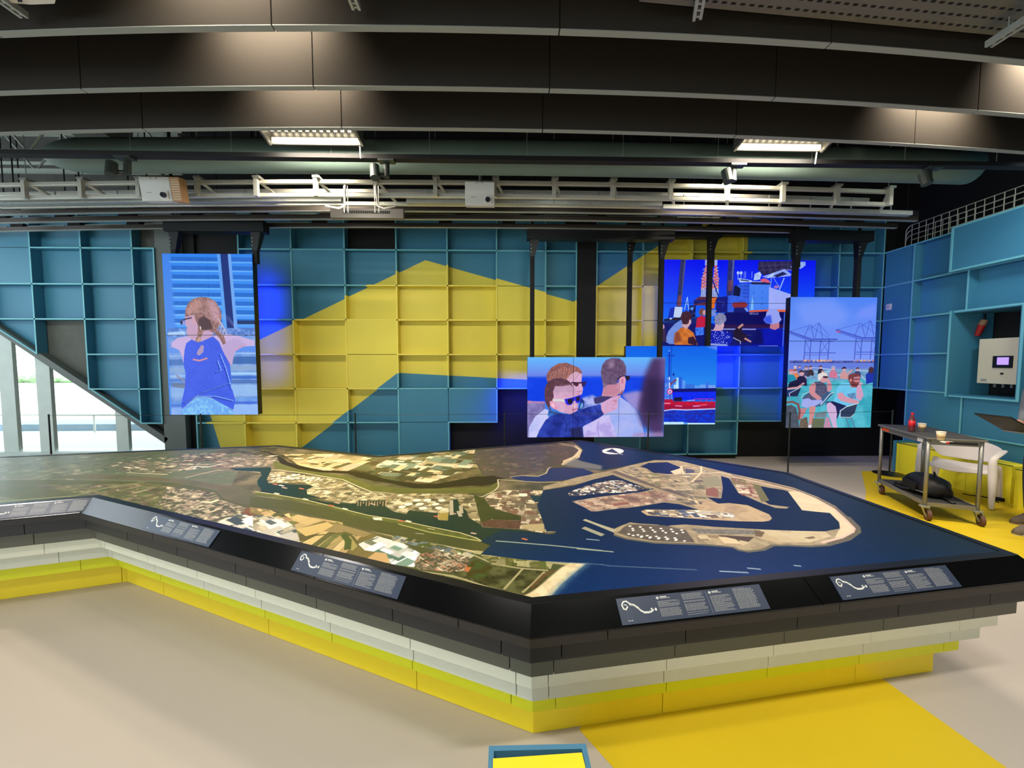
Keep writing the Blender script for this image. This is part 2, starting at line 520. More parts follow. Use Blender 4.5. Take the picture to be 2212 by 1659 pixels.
    cv.poly(harbour, (34, 62, 52), tex=nz(0.03, 120, 2, (42, 62, 46)))
    # europoort land
    eu = zB((85, 200), (130, 232), (300, 262), (440, 275), (560, 300), (640, 345), (740, 370), (900, 376), (1100, 374), (1340, 378), (1385, 400), (1400, 440), (1412, 500), (1432, 560), (1420, 570), (1350, 528), (1340, 488), (1315, 468), (1290, 440), (1280, 412), (1226, 415), (1228, 480), (1215, 550), (1155, 545), (1150, 500), (965, 484), (950, 508), (870, 492), (812, 455), (815, 420), (640, 420), (620, 440), (430, 415), (310, 378), (305, 352), (350, 330), (290, 303), (60, 308), (48, 285), (70, 240))
    cv.poly(eu, (158, 146, 104), tex=nz(0.2, 9, 3, (120, 110, 74)))
    fields(cv, eu, 900, (5, 24), [(186, 176, 136), (120, 112, 78), (206, 196, 158), (148, 132, 94), (100, 92, 64), (170, 156, 112)], ang=.2, seed=12, alpha=.8)
    def tanks(poly, n, rr, seed, col=(226, 218, 184)):
        c = cv.cover(poly)
        if c is None: return
        x0, y0, m = c
        r = random.Random(seed)
        H_, W_ = m.shape
        st = rr * 2.7
        gx = np.arange(0, W_, st); gy = np.arange(0, H_, st)
        for yy in gy:
            for k, xx in enumerate(gx):
                if m[int(yy), int(xx)] > .5 and r.random() < .72:
                    cx_, cy_ = x0 + xx + (st * .5 if int(yy / st) % 2 else 0), y0 + yy
                    t = [(cx_ + rr * math.cos(q), cy_ + rr * math.sin(q)) for q in np.linspace(0, 6.283, 10, endpoint=False)]
                    cv.poly(t, col, .95, raw=True)
    tanks(zB((100, 245), (260, 250), (420, 280), (400, 295), (200, 285), (70, 300)), 1, 5.5, 1)
    tanks(zB((820, 395), (895, 395), (890, 480), (860, 485), (820, 455)), 1, 9, 2)
    tanks(zB((930, 400), (1080, 395), (1080, 490), (965, 480)), 1, 10, 3)
    tanks(zB((1100, 400), (1190, 400), (1190, 490), (1100, 490)), 1, 9, 4)
    # dark basins and dolphin berths
    cv.poly(zB((1230, 418), (1278, 415), (1286, 445), (1312, 470), (1330, 500), (1300, 520), (1240, 510)), (34, 62, 50))
    for k in range(12):
        x = 620 + k * 18
        cv.line(zB((x, 425), (x - 2, 455 if k % 3 else 440)), 2, (190, 150, 110))
    for (a, b) in [((1240, 420), (1242, 510)), ((1300, 455), (1306, 500)), ((1285, 490), (1300, 520))]:
        cv.line(zB(a, b), 9, (170, 160, 130))
    cv.poly(zB((1160, 500), (1222, 498), (1218, 548), (1158, 542)), (160, 140, 70))
    # the 6e petroleumhaven block
    bx = zB((1500, 370), (1585, 352), (1840, 355), (1878, 378), (1870, 400), (1745, 392), (1760, 420), (1900, 455), (1920, 500), (1922, 605), (1870, 635), (1680, 606), (1440, 592), (1432, 560), (1500, 545), (1490, 495), (1452, 405))
    cv.poly(bx, (162, 146, 112), tex=nz(0.16, 9, 3, (124, 108, 80)))
    fields(cv, bx, 260, (8, 34), [(190, 176, 140), (120, 108, 82), (206, 192, 160), (124, 94, 70), (96, 88, 66)], ang=.15, seed=14, alpha=.85)
    cv.poly(zB((1440, 540), (1690, 552), (1680, 604), (1442, 588)), (104, 76, 58), tex=nz(0.1, 6, 2))
    cv.poly(zB((1690, 575), (1840, 568), (1838, 620), (1700, 600)), (176, 158, 112))
    cv.poly(zB((1845, 565), (1900, 568), (1918, 590), (1890, 622), (1845, 622)), (196, 182, 140))
    tanks(zB((1600, 362), (1800, 362), (1790, 440), (1600, 430)), 1, 11, 5)
    tanks(zB((1700, 430), (1880, 460), (1880, 480), (1700, 470)), 1, 13, 6)
    cv.poly(zB((1385, 385), (1450, 402), (1500, 470), (1690, 520), (1690, 550), (1500, 540), (1430, 560), (1400, 440)), (72, 78, 40), tex=nz(0.05, 12, 2))
    cv.poly(zB((1745, 385), (1840, 392), (1860, 420), (1780, 432)), (40, 66, 66))
    # green-brown waterway south of the spit
    wat = zB((-60, 395), (200, 420), (450, 470), (700, 535), (900, 565), (1100, 620), (1300, 668), (1440, 690), (1520, 720), (1420, 770), (1280, 735), (1100, 700), (900, 665), (700, 615), (550, 573), (350, 515), (150, 478), (-60, 462))
    cv.poly(wat, (92, 92, 50), tex=nz(0.04, 80, 3, (78, 84, 44)))
    cv.poly(zA((1640, 420), (2212, 490), (2260, 560), (1800, 480)), (92, 92, 54), .75, soft=26)
    spit = zB((-30, 362), (100, 380), (300, 415), (450, 452), (700, 514), (900, 545), (1100, 588), (1300, 628), (1400, 660), (1436, 682), (1400, 684), (1250, 655), (1100, 622), (900, 568), (740, 540), (640, 525), (450, 468), (300, 430), (100, 402), (-30, 388))
    cv.poly(spit, (112, 116, 58), tex=nz(0.1, 12, 3, (86, 92, 44)))
    cv.line(zB((-30, 362), (100, 380), (300, 415), (450, 452), (700, 514), (900, 545), (1100, 588), (1300, 628), (1400, 660), (1436, 682)), 3, (196, 184, 132))
    cv.line(zB((1436, 682), (1300, 660), (1100, 624), (900, 572)), 3, (176, 176, 96))
    cv.poly(zB((730, 528), (790, 530), (795, 548), (740, 545)), (206, 200, 170))
    # southern land
    south = zA((-600, 300), (300, 285), (1000, 300), (1150, 308), (1300, 334), (1398, 358), (1440, 400), (1500, 436), (1640, 464), (1800, 494), (2000, 540), (2212, 590)) + zB((350, 520), (550, 578), (700, 620), (900, 670), (1100, 705), (1280, 740), (1410, 762), (1440, 780), (2080, 828), (1770, 1060), (1000, 920), (0, 660), (-560, 480), (-1500, 420))
    cv.poly(south, (100, 98, 58), tex=nz(0.14, 50, 5, (78, 84, 46)))
    fields(cv, zA((150, 320), (1000, 310), (1380, 365), (1480, 440), (1100, 500), (700, 400)), 700, (6, 38), [(96, 104, 56), (84, 96, 48), (126, 118, 84), (110, 94, 74), (150, 140, 104), (96, 86, 70)], ang=.5, jit=.3, aspect=(.2, .7), seed=20, alpha=.6)
    cv.line(zA((-200, 440), (480, 390), (700, 335), (930, 300)), 5, (150, 150, 96))
    town = zA((1080, 330), (1380, 365), (1440, 420), (1600, 470), (1560, 520), (1380, 560), (1150, 500), (1020, 440))
    cv.poly(town, (126, 112, 90), tex=nz(0.22, 7, 3, (84, 88, 56)), alpha=.9)
    fields(cv, town, 500, (4, 26), [(150, 134, 110), (176, 160, 132), (90, 84, 66), (196, 184, 150), (84, 92, 54)], ang=.5, jit=.3, aspect=(.15, .6), seed=21, alpha=.8)
    green = zA((1400, 560), (1540, 505), (1760, 540), (1920, 640), (1940, 690), (1760, 670), (1560, 600))
    fields(cv, green, 190, (18, 66), [(206, 200, 182), (188, 182, 162), (92, 104, 100), (74, 88, 92), (220, 214, 196), (120, 116, 86)], ang=.62, jit=.08, aspect=(.25, .6), seed=22)
    cv.poly(zA((1560, 500), (1600, 465), (1740, 480), (1690, 515), (1610, 520)), (124, 84, 54), tex=nz(.06, 10, 2))
    poly_a = zA((1720, 480), (2212, 560), (2212, 730), (1950, 690), (1800, 560))
    FP = [(196, 170, 112), (168, 146, 92), (120, 106, 58), (92, 92, 48), (206, 184, 130), (150, 118, 76), (108, 112, 60), (184, 154, 104)]
    fields(cv, poly_a, 150, (30, 95), FP, ang=.62, jit=.12, aspect=(.3, .8), seed=23)
    fields(cv, zB((-60, 462), (200, 500), (240, 560), (150, 540), (-60, 500)), 70, (16, 60), FP, ang=.62, jit=.12, aspect=(.3, .8), seed=40)
    fields(cv, zB((-40, 510), (150, 535), (250, 600), (270, 700), (130, 665), (-40, 610)), 110, (14, 60), [(206, 200, 182), (170, 160, 130), (92, 104, 100), (188, 182, 162), (150, 140, 100)], ang=.62, jit=.08, aspect=(.25, .6), seed=41)
    poly_b = zB((190, 495), (560, 585), (760, 640), (860, 690), (840, 830), (560, 780), (270, 705), (240, 600))
    fields(cv, poly_b, 190, (36, 130), FP, ang=.62, jit=.12, aspect=(.25, .7), seed=24)
    for k in range(7):
        x = 300 + k * 42
        cv.line(zB((x + 120, 625 + k * 6), (x + 10, 700 + k * 14)), 15, FP[(k * 3) % 8], .9)
    cv.poly(zB((575, 640), (620, 660), (640, 710), (600, 745), (570, 720)), (158, 146, 84))
    cv.line(zB((270, 690), (360, 645), (540, 628), (600, 650), (645, 710)), 5, (100, 96, 52))
    cv.line(zB((545, 640), (575, 680), (570, 730)), 12, (84, 96, 44))
    cv.poly(zB((235, 605), (440, 558), (480, 580), (400, 625), (300, 650)), (192, 166, 104))
    cv.poly(zB((700, 790), (760, 745), (830, 760), (830, 800), (790, 828)), (192, 156, 104))
    gh2 = zB((640, 700), (760, 650), (920, 690), (1040, 760), (1000, 850), (850, 830), (820, 760), (680, 740))
    fields(cv, gh2, 130, (14, 56), [(226, 222, 206), (206, 204, 190), (96, 128, 108), (112, 140, 118), (110, 112, 84), (234, 232, 224)], ang=.62, jit=.08, aspect=(.3, .7), seed=25)
    town2 = zB((1030, 770), (1140, 735), (1260, 745), (1370, 775), (1340, 870), (1240, 880), (1020, 860), (1000, 820))
    cv.poly(town2, (112, 102, 74), tex=nz(.16, 6, 3, (84, 84, 52)))
    fields(cv, town2, 420, (5, 26), [(150, 134, 106), (170, 120, 92), (88, 86, 58), (186, 172, 140), (100, 92, 70)], ang=.75, jit=.1, aspect=(.12, .3), seed=26)
    poly_c = zB((1250, 880), (1340, 870), (1500, 830), (1860, 850), (1900, 870), (1760, 1045), (1500, 985), (1330, 930))
    cv.poly(poly_c, (66, 66, 36), tex=nz(.14, 14, 4, (92, 92, 50)))
    cv.poly(zB((1340, 840), (1400, 800), (1510, 845), (1440, 940), (1340, 910)), (86, 78, 36), tex=nz(.12, 10, 3, (70, 84, 36)))
    cv.poly(zB((1330, 845), (1370, 850), (1350, 880), (1325, 875)), (186, 110, 66))
    cv.poly(zB((1700, 795), (1850, 812), (1860, 835), (1780, 842), (1700, 825)), (52, 54, 40))
    for pth in [((1000, 870), (1250, 905), (1500, 985), (1770, 1050)), ((1700, 860), (1580, 990)), ((1510, 830), (1700, 858), (1860, 870)), ((1840, 880), (1760, 960), (1700, 1010)), ((1380, 770), (1520, 830)), ((1200, 900), (1340, 930))]:
        cv.line(zB(*pth), 4, (166, 156, 110))
    shore = zB((700, 612), (900, 662), (1100, 700), (1290, 738), (1420, 765), (1420, 748), (1300, 728), (1100, 690), (900, 655))
    cv.poly(shore, (188, 172, 124), tex=nz(.1, 6, 2))
    fields(cv, zB((860, 640), (1100, 690), (1400, 760), (1380, 790), (1100, 730), (860, 680)), 130, (6, 26), [(206, 196, 160), (150, 140, 100), (86, 98, 52), (110, 120, 120)], ang=.5, seed=28)
    cv.line(zB((1400, 752), (1520, 770), (1700, 790), (1900, 812), (2060, 828)), [12, 16, 14, 14, 20], (170, 160, 112))
    fields(cv, zB((1420, 765), (1560, 770), (1900, 815), (1880, 860), (1500, 830)), 170, (6, 28), [(92, 100, 46), (112, 110, 58), (176, 166, 118)], seed=29, alpha=.8)
    # the open sea, deep blue in the middle
    def seatex(C, x, y, h, w):
        X = (np.arange(x, x + w) * MS + MX0)[None, :]; Y = (MY1 - np.arange(y, y + h) * MS)[:, None]
        t = np.clip((X - 1.15) / 1.4, 0, 1); 
        a = np.array([20, 46, 84]) / 255.; b = np.array([34, 46, 56]) / 255.; c = np.array([40, 62, 58]) / 255.
        l = np.clip((0.5 - X) / 0.8, 0, 1)
        base = a * (1 - t[..., None]) + b * t[..., None]
        base = np.broadcast_to(base, (h, w, 3)) * (1 - l[..., None]) + c * l[..., None]
        near = np.clip((2.1 - Y) / 0.5, 0, 1)[..., None] * (1 - t[..., None]) * .7
        base = base * (1 - near) + np.array([14, 52, 112]) / 255. * near
        return (base + (fbm(h, w, 9, 2)[..., None] - .5) * 0.02).astype(np.float32)
    sea = zB((1500, 700), (1430, 684), (1560, 610), (1900, 640), (1930, 600), (1925, 500), (1905, 455), (1872, 400), (1882, 372), (1880, 352), (2000, 345), (2160, 300)) + zC((0, 340), (300, 300), (430, 240), (700, 160), (900, 100), (1300, 100), (2300, 400), (3300, 700), (3200, 1000), (1500, 1300), (-60, 1140), (-30, 1000), (240, 828)) + zB((2100, 829), (1700, 800), (1430, 765))
    cv.poly(sea, (30, 60, 90), tex=seatex)
    seaT = zB((2010, 38), (2060, 62), (2090, 95), (2060, 140), (1970, 190), (2100, 215), (2212, 225)) + zC((300, 235), (480, 205), (700, 158), (850, 165), (1200, 250), (2300, 560), (2600, 500), (1200, 80), (600, -20), (150, 0))
    cv.poly(seaT, (36, 62, 110), tex=seatex)
    # beach of the far island and its shoal
    cv.line(zB((1900, 45), (2040, 65), (2075, 95), (2045, 140), (1990, 165), (1960, 190)), [3, 6, 12, 26, 30, 10], (196, 176, 140))
    cv.poly(zB((1960, 190), (2040, 140), (2075, 165), (2212, 195), (2212, 222), (2090, 212)), (140, 134, 118), .8, soft=4)
    cv.line(zC((100, 60), (180, 72), (215, 95), (200, 125), (150, 160)), 8, (214, 196, 160), .7)
    # beach and surf in front
    cv.poly(zB((2110, 826), (2010, 820), (1950, 850), (1890, 900), (1820, 960), (1760, 1005), (1690, 1040), (1800, 1070), (1880, 1040), (1950, 960), (2030, 890)), (218, 200, 158), tex=nz(.08, 12, 3, (196, 176, 132)), soft=1)
    cv.line(zB((2115, 828), (2030, 892), (1950, 965), (1880, 1042), (1850, 1070)), 10, (110, 140, 150), .55, soft=4)
    cv.line(zB((1900, 870), (1840, 900), (1760, 980)), 7, (112, 84, 48), .8)
    # breakwater lines and wakes
    cv.line(zB((1530, 680), (1660, 690), (1900, 710), (2212, 742)) + zC((200, 730), (430, 750)), 4, (150, 160, 140))
    cv.line(zB((1860, 812), (2212, 832)) + zC((400, 840), (970, 866)), 3, (120, 140, 150), .6)
    for a in [((260, 668), (340, 676)), ((120, 562), (140, 580)), ((1300, 855), (1380, 862)), ((1120, 875), (1300, 884)), ((1600, 838), (1640, 842)), ((550, 496), (580, 492)), ((1170, 578), (1220, 580)), ((480, 548), (495, 546))]:
        cv.line(zC(*a), 4, (190, 200, 196), .7)
    cv.line(zC((1645, 540), (1695, 528)), 6, (214, 206, 180))
    cv.line(zC((1532, 575), (1548, 560)), 4, (214, 206, 180))
    cv.line(zB((1090, 600), (1130, 606)), 4, (170, 160, 110)); cv.line(zB((1010, 630), (1060, 636)), 3, (150, 150, 120))
    # ships in the harbour
    for k, (x, y) in enumerate([(90, 312), (130, 320), (150, 335), (260, 340), (285, 408), (490, 432), (450, 450), (540, 470), (720, 440), (905, 548), (950, 550), (1240, 500), (1130, 520), (100, 372), (1370, 628), (1700, 665)]):
        cv.line(zB((x, y), (x + 26, y + 6)), 6, [(196, 110, 76), (210, 200, 170), (180, 150, 130)][k % 3])
    # lake behind the dunes
    lake = zB((1870, 212), (1990, 206), (2090, 214), (2160, 240), (2110, 266), (1960, 290), (1850, 298), (1720, 296), (1640, 280), (1620, 268), (1700, 262), (1790, 268), (1850, 248))
    cv.poly(lake, (40, 56, 100))
    cv.line(zB((1620, 268), (1700, 258), (1800, 264), (1852, 244), (1866, 214), (1880, 205)), 5, (200, 182, 144), .8)
    # --- maasvlakte
    LD = (178, 162, 128)
    land = zC((-20, 330), (200, 270), (420, 226), (600, 180), (700, 160), (850, 162), (1000, 198), (1200, 248), (1400, 290), (1600, 338), (1750, 396), (1870, 458), (1950, 528), (2010, 588), (2016, 620), (1950, 668), (1820, 704), (1700, 712), (1560, 706), (1460, 706), (1400, 734), (1300, 746), (1240, 736), (1200, 714), (1000, 700), (700, 690), (520, 664), (440, 640), (425, 608), (530, 560), (640, 566), (600, 480), (170, 430), (430, 262), (180, 318), (-20, 352))
    cv.poly(land, LD, tex=nz(.12, 14, 4, (150, 134, 104)))
    cv.line(zC((440, 642), (520, 667), (700, 692), (1000, 703), (1200, 718), (1240, 738), (1300, 749), (1400, 737), (1460, 709), (1560, 709), (1700, 715), (1820, 707), (1950, 671), (2018, 622), (2012, 588), (1950, 526)), 7, (110, 106, 88))
    basinA = zC((-20, 356), (180, 325), (300, 285), (430, 255), (520, 290), (640, 335), (700, 345), (600, 368), (330, 398), (165, 425), (240, 462), (290, 492), (320, 492), (600, 458), (760, 432), (860, 444), (985, 480), (850, 480), (640, 478), (610, 490), (650, 516), (1000, 540), (1250, 554), (1400, 556), (1440, 550), (1457, 535), (1440, 510), (1300, 450), (1180, 436), (1110, 440), (1040, 400), (1130, 406), (1140, 340), (1128, 262), (1180, 278), (1240, 372), (1390, 437), (1480, 468), (1550, 472), (1570, 462), (1440, 446), (1400, 420), (1335, 318), (1440, 338), (1530, 352), (1600, 372), (1650, 482), (1740, 492), (1830, 500), (1890, 560), (1896, 600), (1800, 618), (1600, 616), (1400, 606), (1100, 590), (900, 574), (800, 580), (770, 590), (720, 575), (600, 568), (540, 560), (425, 604), (0, 620), (-60, 450))
    cv.poly(basinA, (32, 52, 84), tex=seatex)
    isl2 = zC((135, 388), (150, 365), (205, 342), (340, 300), (400, 292), (480, 290), (560, 318), (690, 346), (600, 352), (560, 364), (350, 376), (200, 390))
    cv.poly(isl2, (84, 84, 84), tex=nz(.25, 6, 3, (52, 60, 78)))
    fields(cv, isl2, 330, (5, 17), [(206, 196, 180), (226, 220, 206), (60, 66, 84), (170, 140, 120), (110, 104, 96)], ang=.2, seed=31)
    pier1 = zC((165, 426), (330, 398), (600, 366), (700, 355), (820, 380), (860, 415), (760, 430), (600, 455), (320, 490), (290, 490), (240, 462))
    cv.poly(pier1, (184, 160, 136), tex=nz(.12, 9, 3, (150, 124, 108)))
    cv.poly(zC((230, 425), (600, 375), (700, 368), (700, 378), (540, 398), (250, 436)), (150, 100, 90), .8, tex=nz(.1, 5, 2))
    cv.poly(zC((300, 460), (520, 428), (540, 440), (330, 476)), (150, 92, 80), .85)
    fields(cv, pier1, 160, (6, 30), [(206, 186, 160), (160, 124, 108), (190, 170, 144), (128, 108, 96)], ang=.05, seed=32, alpha=.6)
    pier2 = zC((610, 490), (640, 478), (850, 480), (980, 480), (940, 440), (1000, 410), (1110, 440), (1180, 436), (1300, 450), (1440, 510), (1457, 535), (1440, 550), (1400, 556), (1250, 554), (1000, 540), (650, 516))
    cv.poly(pier2, (196, 172, 134), tex=nz(.08, 14, 3, (176, 150, 118)))
    fields(cv, zC((640, 480), (980, 482), (1200, 500), (1220, 530), (1000, 535), (660, 512)), 160, (6, 28), [(150, 132, 108), (206, 190, 160), (112, 100, 88), (90, 104, 130), (220, 210, 190)], ang=.0, seed=33)
    for k in range(6):
        cv.line(zC((1150, 470 + k * 8), (1250 + k * 12, 455 + k * 6)), 2, (120, 96, 72), .5)
    # rail yards and the neck
    cv.line(zC((440, 235), (620, 300), (760, 345), (900, 390)), 22, (118, 104, 94)); cv.line(zC((460, 225), (640, 288), (800, 340), (940, 385)), 5, (200, 182, 150))
    neck = zC((560, 200), (900, 190), (1120, 250), (1130, 400), (1040, 400), (980, 470), (860, 430), (760, 350), (600, 280), (480, 230))
    fields(cv, neck, 420, (6, 34), [(200, 184, 152), (140, 126, 104), (170, 152, 122), (112, 108, 100), (186, 160, 128), (124, 124, 92)], ang=.1, jit=.4, aspect=(.15, .6), seed=34, alpha=.75)
    cv.poly(zC((1010, 270), (1110, 258), (1130, 330), (1020, 330)), (150, 144, 112)); cv.poly(zC((1030, 345), (1080, 335), (1110, 350), (1110, 400), (1030, 385)), (150, 104, 82))
    cv.line(zC((940, 300), (1000, 240), (1000, 200)), 6, (206, 190, 156)); cv.line(zC((870, 200), (885, 250), (1120, 240), (1400, 295)), 7, (206, 190, 156))
    lake2 = zC((606, 200), (660, 178), (780, 172), (862, 205), (862, 240), (790, 250), (690, 240), (650, 215))
    cv.poly(lake2, (34, 50, 96)); cv.poly(zC((800, 232), (870, 210), (872, 248), (830, 252)), (206, 190, 160))
    cv.poly(zC((900, 215), (950, 222), (960, 240), (900, 245)), (90, 92, 110))
    # the piece between the basins, right
    cv.poly(zC((1190, 272), (1280, 285), (1300, 318), (1200, 316)), (130, 122, 76)); cv.poly(zC((1230, 330), (1320, 335), (1350, 385), (1260, 388)), (140, 92, 76))
    fields(cv, zC((1200, 275), (1330, 310), (1380, 400), (1330, 410), (1240, 370)), 60, (6, 22), [(206, 186, 160), (150, 108, 88), (170, 150, 118)], ang=.5, seed=36)
    cv.poly(zC((1330, 312), (1380, 322), (1440, 420), (1390, 430)), (120, 116, 76))
    # beach arcs
    cv.poly(zC((1560, 362), (1640, 362), (1750, 410), (1860, 478), (1930, 545), (1985, 600), (1975, 625), (1930, 650), (1860, 660), (1895, 600), (1890, 560), (1830, 500), (1740, 492), (1650, 482)), (206, 188, 154), tex=nz(.05, 20, 3))
    cv.line(zC((1200, 256), (1400, 298), (1600, 346), (1750, 404), (1868, 466), (1945, 534), (2000, 590), (2004, 618), (1945, 662), (1820, 698)), 7, (110, 100, 84), .9)
    cv.line(zC((1200, 266), (1400, 308), (1590, 354), (1740, 412), (1855, 474), (1930, 545), (1985, 598), (1975, 622), (1900, 660), (1780, 690)), 6, (214, 180, 160), .9)
    cv.poly(zC((1380, 608), (1800, 620), (1840, 650), (1700, 690), (1480, 690), (1400, 670), (1340, 640)), (198, 182, 146), tex=nz(.06, 24, 3, (182, 162, 126)))
    cv.poly(zC((1660, 660), (1720, 650), (1740, 662), (1700, 668)), (132, 108, 84))
    # tank farm peninsula
    cv.poly(zC((500, 590), (540, 572), (760, 580), (900, 610), (960, 690), (700, 682), (540, 655), (460, 628)), (108, 98, 84), tex=nz(.1, 8, 2))
    for rr_, row in enumerate([(540, 585, 6, 74), (545, 600, 6, 72), (560, 612, 5, 78), (520, 636, 6, 66), (560, 645, 6, 62), (600, 655, 6, 62)]):
        x, y, n, st = row
        for k in range(n):
            cv.ell(zC((x + k * st * .9 + (rr_ % 2) * 12, y + k * 5))[0], 3.4, 1.6, (232, 226, 204), n=12)
    cv.poly(zC((930, 600), (1380, 612), (1400, 640), (980, 632)), (128, 124, 112), tex=nz(.2, 4, 2)); cv.poly(zC((1110, 642), (1340, 655), (1300, 690), (1130, 680)), (92, 76, 62))
    cv.poly(zC((1340, 612), (1410, 622), (1390, 655), (1350, 648)), (120, 100, 70))
    fields(cv, zC((960, 640), (1110, 645), (1320, 690), (1240, 720), (980, 690)), 60, (8, 36), [(170, 150, 116), (190, 172, 136), (140, 120, 92)], seed=38)
    cv.line(zC((250, 545), (330, 575), (430, 612)), [10, 10, 16], (172, 166, 138)); cv.line(zC((247, 597), (355, 640)), 13, (158, 156, 130))
    # compass mark
    c = zC((430, 102))[0]
    cv.ell(c, 23.5, 6.6, (226, 226, 222), n=40)
    cv.poly(zC((382, 105), (425, 86), (480, 122), (462, 118)), (46, 62, 104)); cv.line(zC((455, 115), (492, 124)), 4, (226, 226, 222))
    L = cv.a.mean(2, keepdims=True)
    cv.a *= .84 + .44 * L
    cv.grain(0.035, 2.0)
    return cv.a
# ------------------------------------------------------------------ pictures shown on the hanging video walls
def scanvas(x0, y0, x1, y1, k, col):
    w, h = int((x1 - x0) * k), int((y1 - y0) * k)
    return Canvas(w, h, lambda p: (p - [x0, y0]) * k, col)

SKIN, SKIN2, SKIND = (214, 176, 196), (196, 150, 170), (170, 118, 132)
def screen_girl():
    cv = scanvas(40, 78, 950, 1600, .62, (70, 140, 235))
    cv.vgrad([(0, 0), (1000, 0), (1000, 800), (0, 800)], (40, 128, 236), (84, 160, 250), 78, 800)
    for k in range(9):
        y = 110 + k * 82
        cv.poly([(130, y), (620, y + 4), (620, y + 40), (130, y + 38)], (20, 92, 190), .75, tex=nz(.08, 12, 3)); cv.poly([(110, y + 40), (620, y + 42), (620, y + 56), (110, y + 54)], (130, 200, 255), .7, soft=1)
        cv.poly([(740, y), (960, y + 4), (960, y + 42), (740, y + 40)], (22, 96, 196), .75); cv.poly([(740, y + 42), (960, y + 44), (960, y + 56), (740, y + 56)], (130, 196, 255), .6)
    cv.poly([(0, 78), (120, 78), (150, 780), (0, 780)], (70, 130, 230), .7, soft=8)
    cv.poly([(595, 78), (630, 78), (665, 775), (640, 775)], (90, 160, 240)); cv.poly([(630, 78), (705, 78), (740, 775), (668, 775)], (16, 44, 120))
    cv.poly([(705, 78), (735, 78), (775, 775), (740, 775)], (110, 166, 240)); cv.poly([(775, 700), (960, 700), (960, 735), (775, 735)], (24, 50, 110))
    cv.poly([(60, 775), (960, 770), (960, 850), (60, 855)], (130, 170, 240), tex=nz(.14, 16, 3, (70, 110, 190))); cv.poly([(60, 815), (240, 800), (240, 835), (60, 840)], (190, 224, 255), .8, soft=3)
    cv.poly([(60, 855), (960, 850), (960, 1610), (60, 1610)], (106, 150, 224), tex=nz(.1, 50, 3, (132, 166, 222)))
    for (y, c, h) in [(935, (84, 140, 240), 60), (1005, (170, 210, 255), 10), (1040, (50, 96, 170), 70), (1120, (140, 170, 210), 60), (1190, (170, 214, 255), 24), (1225, (50, 100, 200), 28), (1262, (70, 110, 180), 36), (1310, (150, 190, 240), 110), (1448, (90, 160, 255), 12), (1470, (60, 100, 220), 24), (1500, (150, 190, 250), 100)]:
        cv.poly([(690, y), (960, y), (960, y + h), (690, y + h)], c, .85, soft=1)
        cv.poly([(60, y + 30), (220, y + 26), (220, y + 26 + h * .8), (60, y + 30 + h * .8)], c, .6, soft=2)
    cv.poly([(85, 1290), (215, 1300), (215, 1345), (85, 1330)], (110, 124, 150), .8); cv.line([(130, 1220), (215, 1280)], 9, (150, 140, 160))
    # arms and shoulders
    cv.poly([(90, 950), (100, 905), (160, 865), (270, 848), (360, 850), (520, 840), (680, 828), (800, 850), (945, 890), (945, 940), (820, 945), (745, 990), (720, 1040), (705, 1120), (660, 1090), (610, 1020), (330, 1100), (205, 1110), (195, 1040), (170, 980), (120, 955)], (200, 176, 222))
    cv.poly([(640, 900), (740, 870), (800, 880), (860, 935), (745, 985), (700, 1110), (650, 1070), (600, 980)], (182, 160, 206), .7, soft=6)
    cv.line([(735, 985), (800, 945), (850, 935)], 5, (220, 140, 160), .8); cv.line([(600, 1000), (650, 1070), (700, 1118)], 4, (220, 130, 170))
    # head
    cv.poly([(245, 660), (330, 640), (380, 700), (400, 830), (320, 885), (265, 850), (250, 800), (262, 770), (244, 740)], (196, 160, 190)); cv.poly([(318, 670), (350, 672), (355, 730), (335, 752), (320, 730)], (206, 160, 180))
    cv.poly([(380, 780), (520, 780), (520, 870), (420, 900), (350, 880)], (196, 160, 196))
    hair = [(245, 655), (255, 590), (290, 530), (350, 492), (420, 480), (490, 486), (560, 520), (605, 590), (620, 660), (600, 740), (560, 790), (600, 810), (640, 860), (650, 915), (620, 930), (590, 870), (540, 820), (470, 790), (430, 800), (400, 860), (380, 940), (340, 985), (280, 1000), (320, 920), (360, 850), (375, 760), (350, 690), (340, 650), (300, 655), (260, 668)]
    cv.poly(hair, (176, 136, 132), tex=nz(.18, 10, 3, (120, 84, 84)))
    for k in range(26):
        a = 250 + k * 14
        cv.line([(a if a < 420 else 420 + (a - 420) * .6, 640 - 140 * math.sin((k + 1) / 27 * 3.1)), (430 + k * 3, 620 + k * 4)], 3, [(222, 186, 180), (140, 96, 92), (236, 204, 206), (110, 72, 64)][k % 4], .38, soft=1)
    cv.poly([(480, 500), (560, 530), (600, 620), (590, 720), (520, 700), (500, 600)], (214, 170, 190), .6, soft=8)
    cv.poly([(260, 600), (330, 520), (400, 500), (420, 560), (330, 620), (270, 650)], (206, 156, 150), .6, soft=8)
    cv.poly([(375, 690), (440, 660), (500, 700), (520, 780), (460, 790), (400, 790), (380, 740)], (76, 54, 62), .9, soft=3); cv.poly([(390, 750), (404, 760), (402, 790), (392, 785)], (236, 214, 206))
    for k in range(9):
        cv.line([(540 + k * 6, 640 + k * 8), (600 + k * 8, 700 + k * 14), (570 + k * 8, 800 + k * 8)], 3, [(220, 190, 200), (150, 100, 90), (240, 216, 226)][k % 3], .8)
        cv.line([(620, 630 + k * 6), (690, 660 + k * 6), (745, 740 + k * 4)], 1, (210, 190, 230), .5)
        cv.line([(395 - k * 2, 860), (370 - k * 6, 930), (300 + k * 6, 1000)], 3, [(226, 190, 170), (170, 130, 110)][k % 2], .8)
    cv.line([(200, 712), (240, 690), (310, 676)], 7, (54, 40, 62)); cv.ell((228, 722), 24, 22, (150, 150, 220), .8); cv.ell((206, 722), 12, 18, (46, 40, 70))
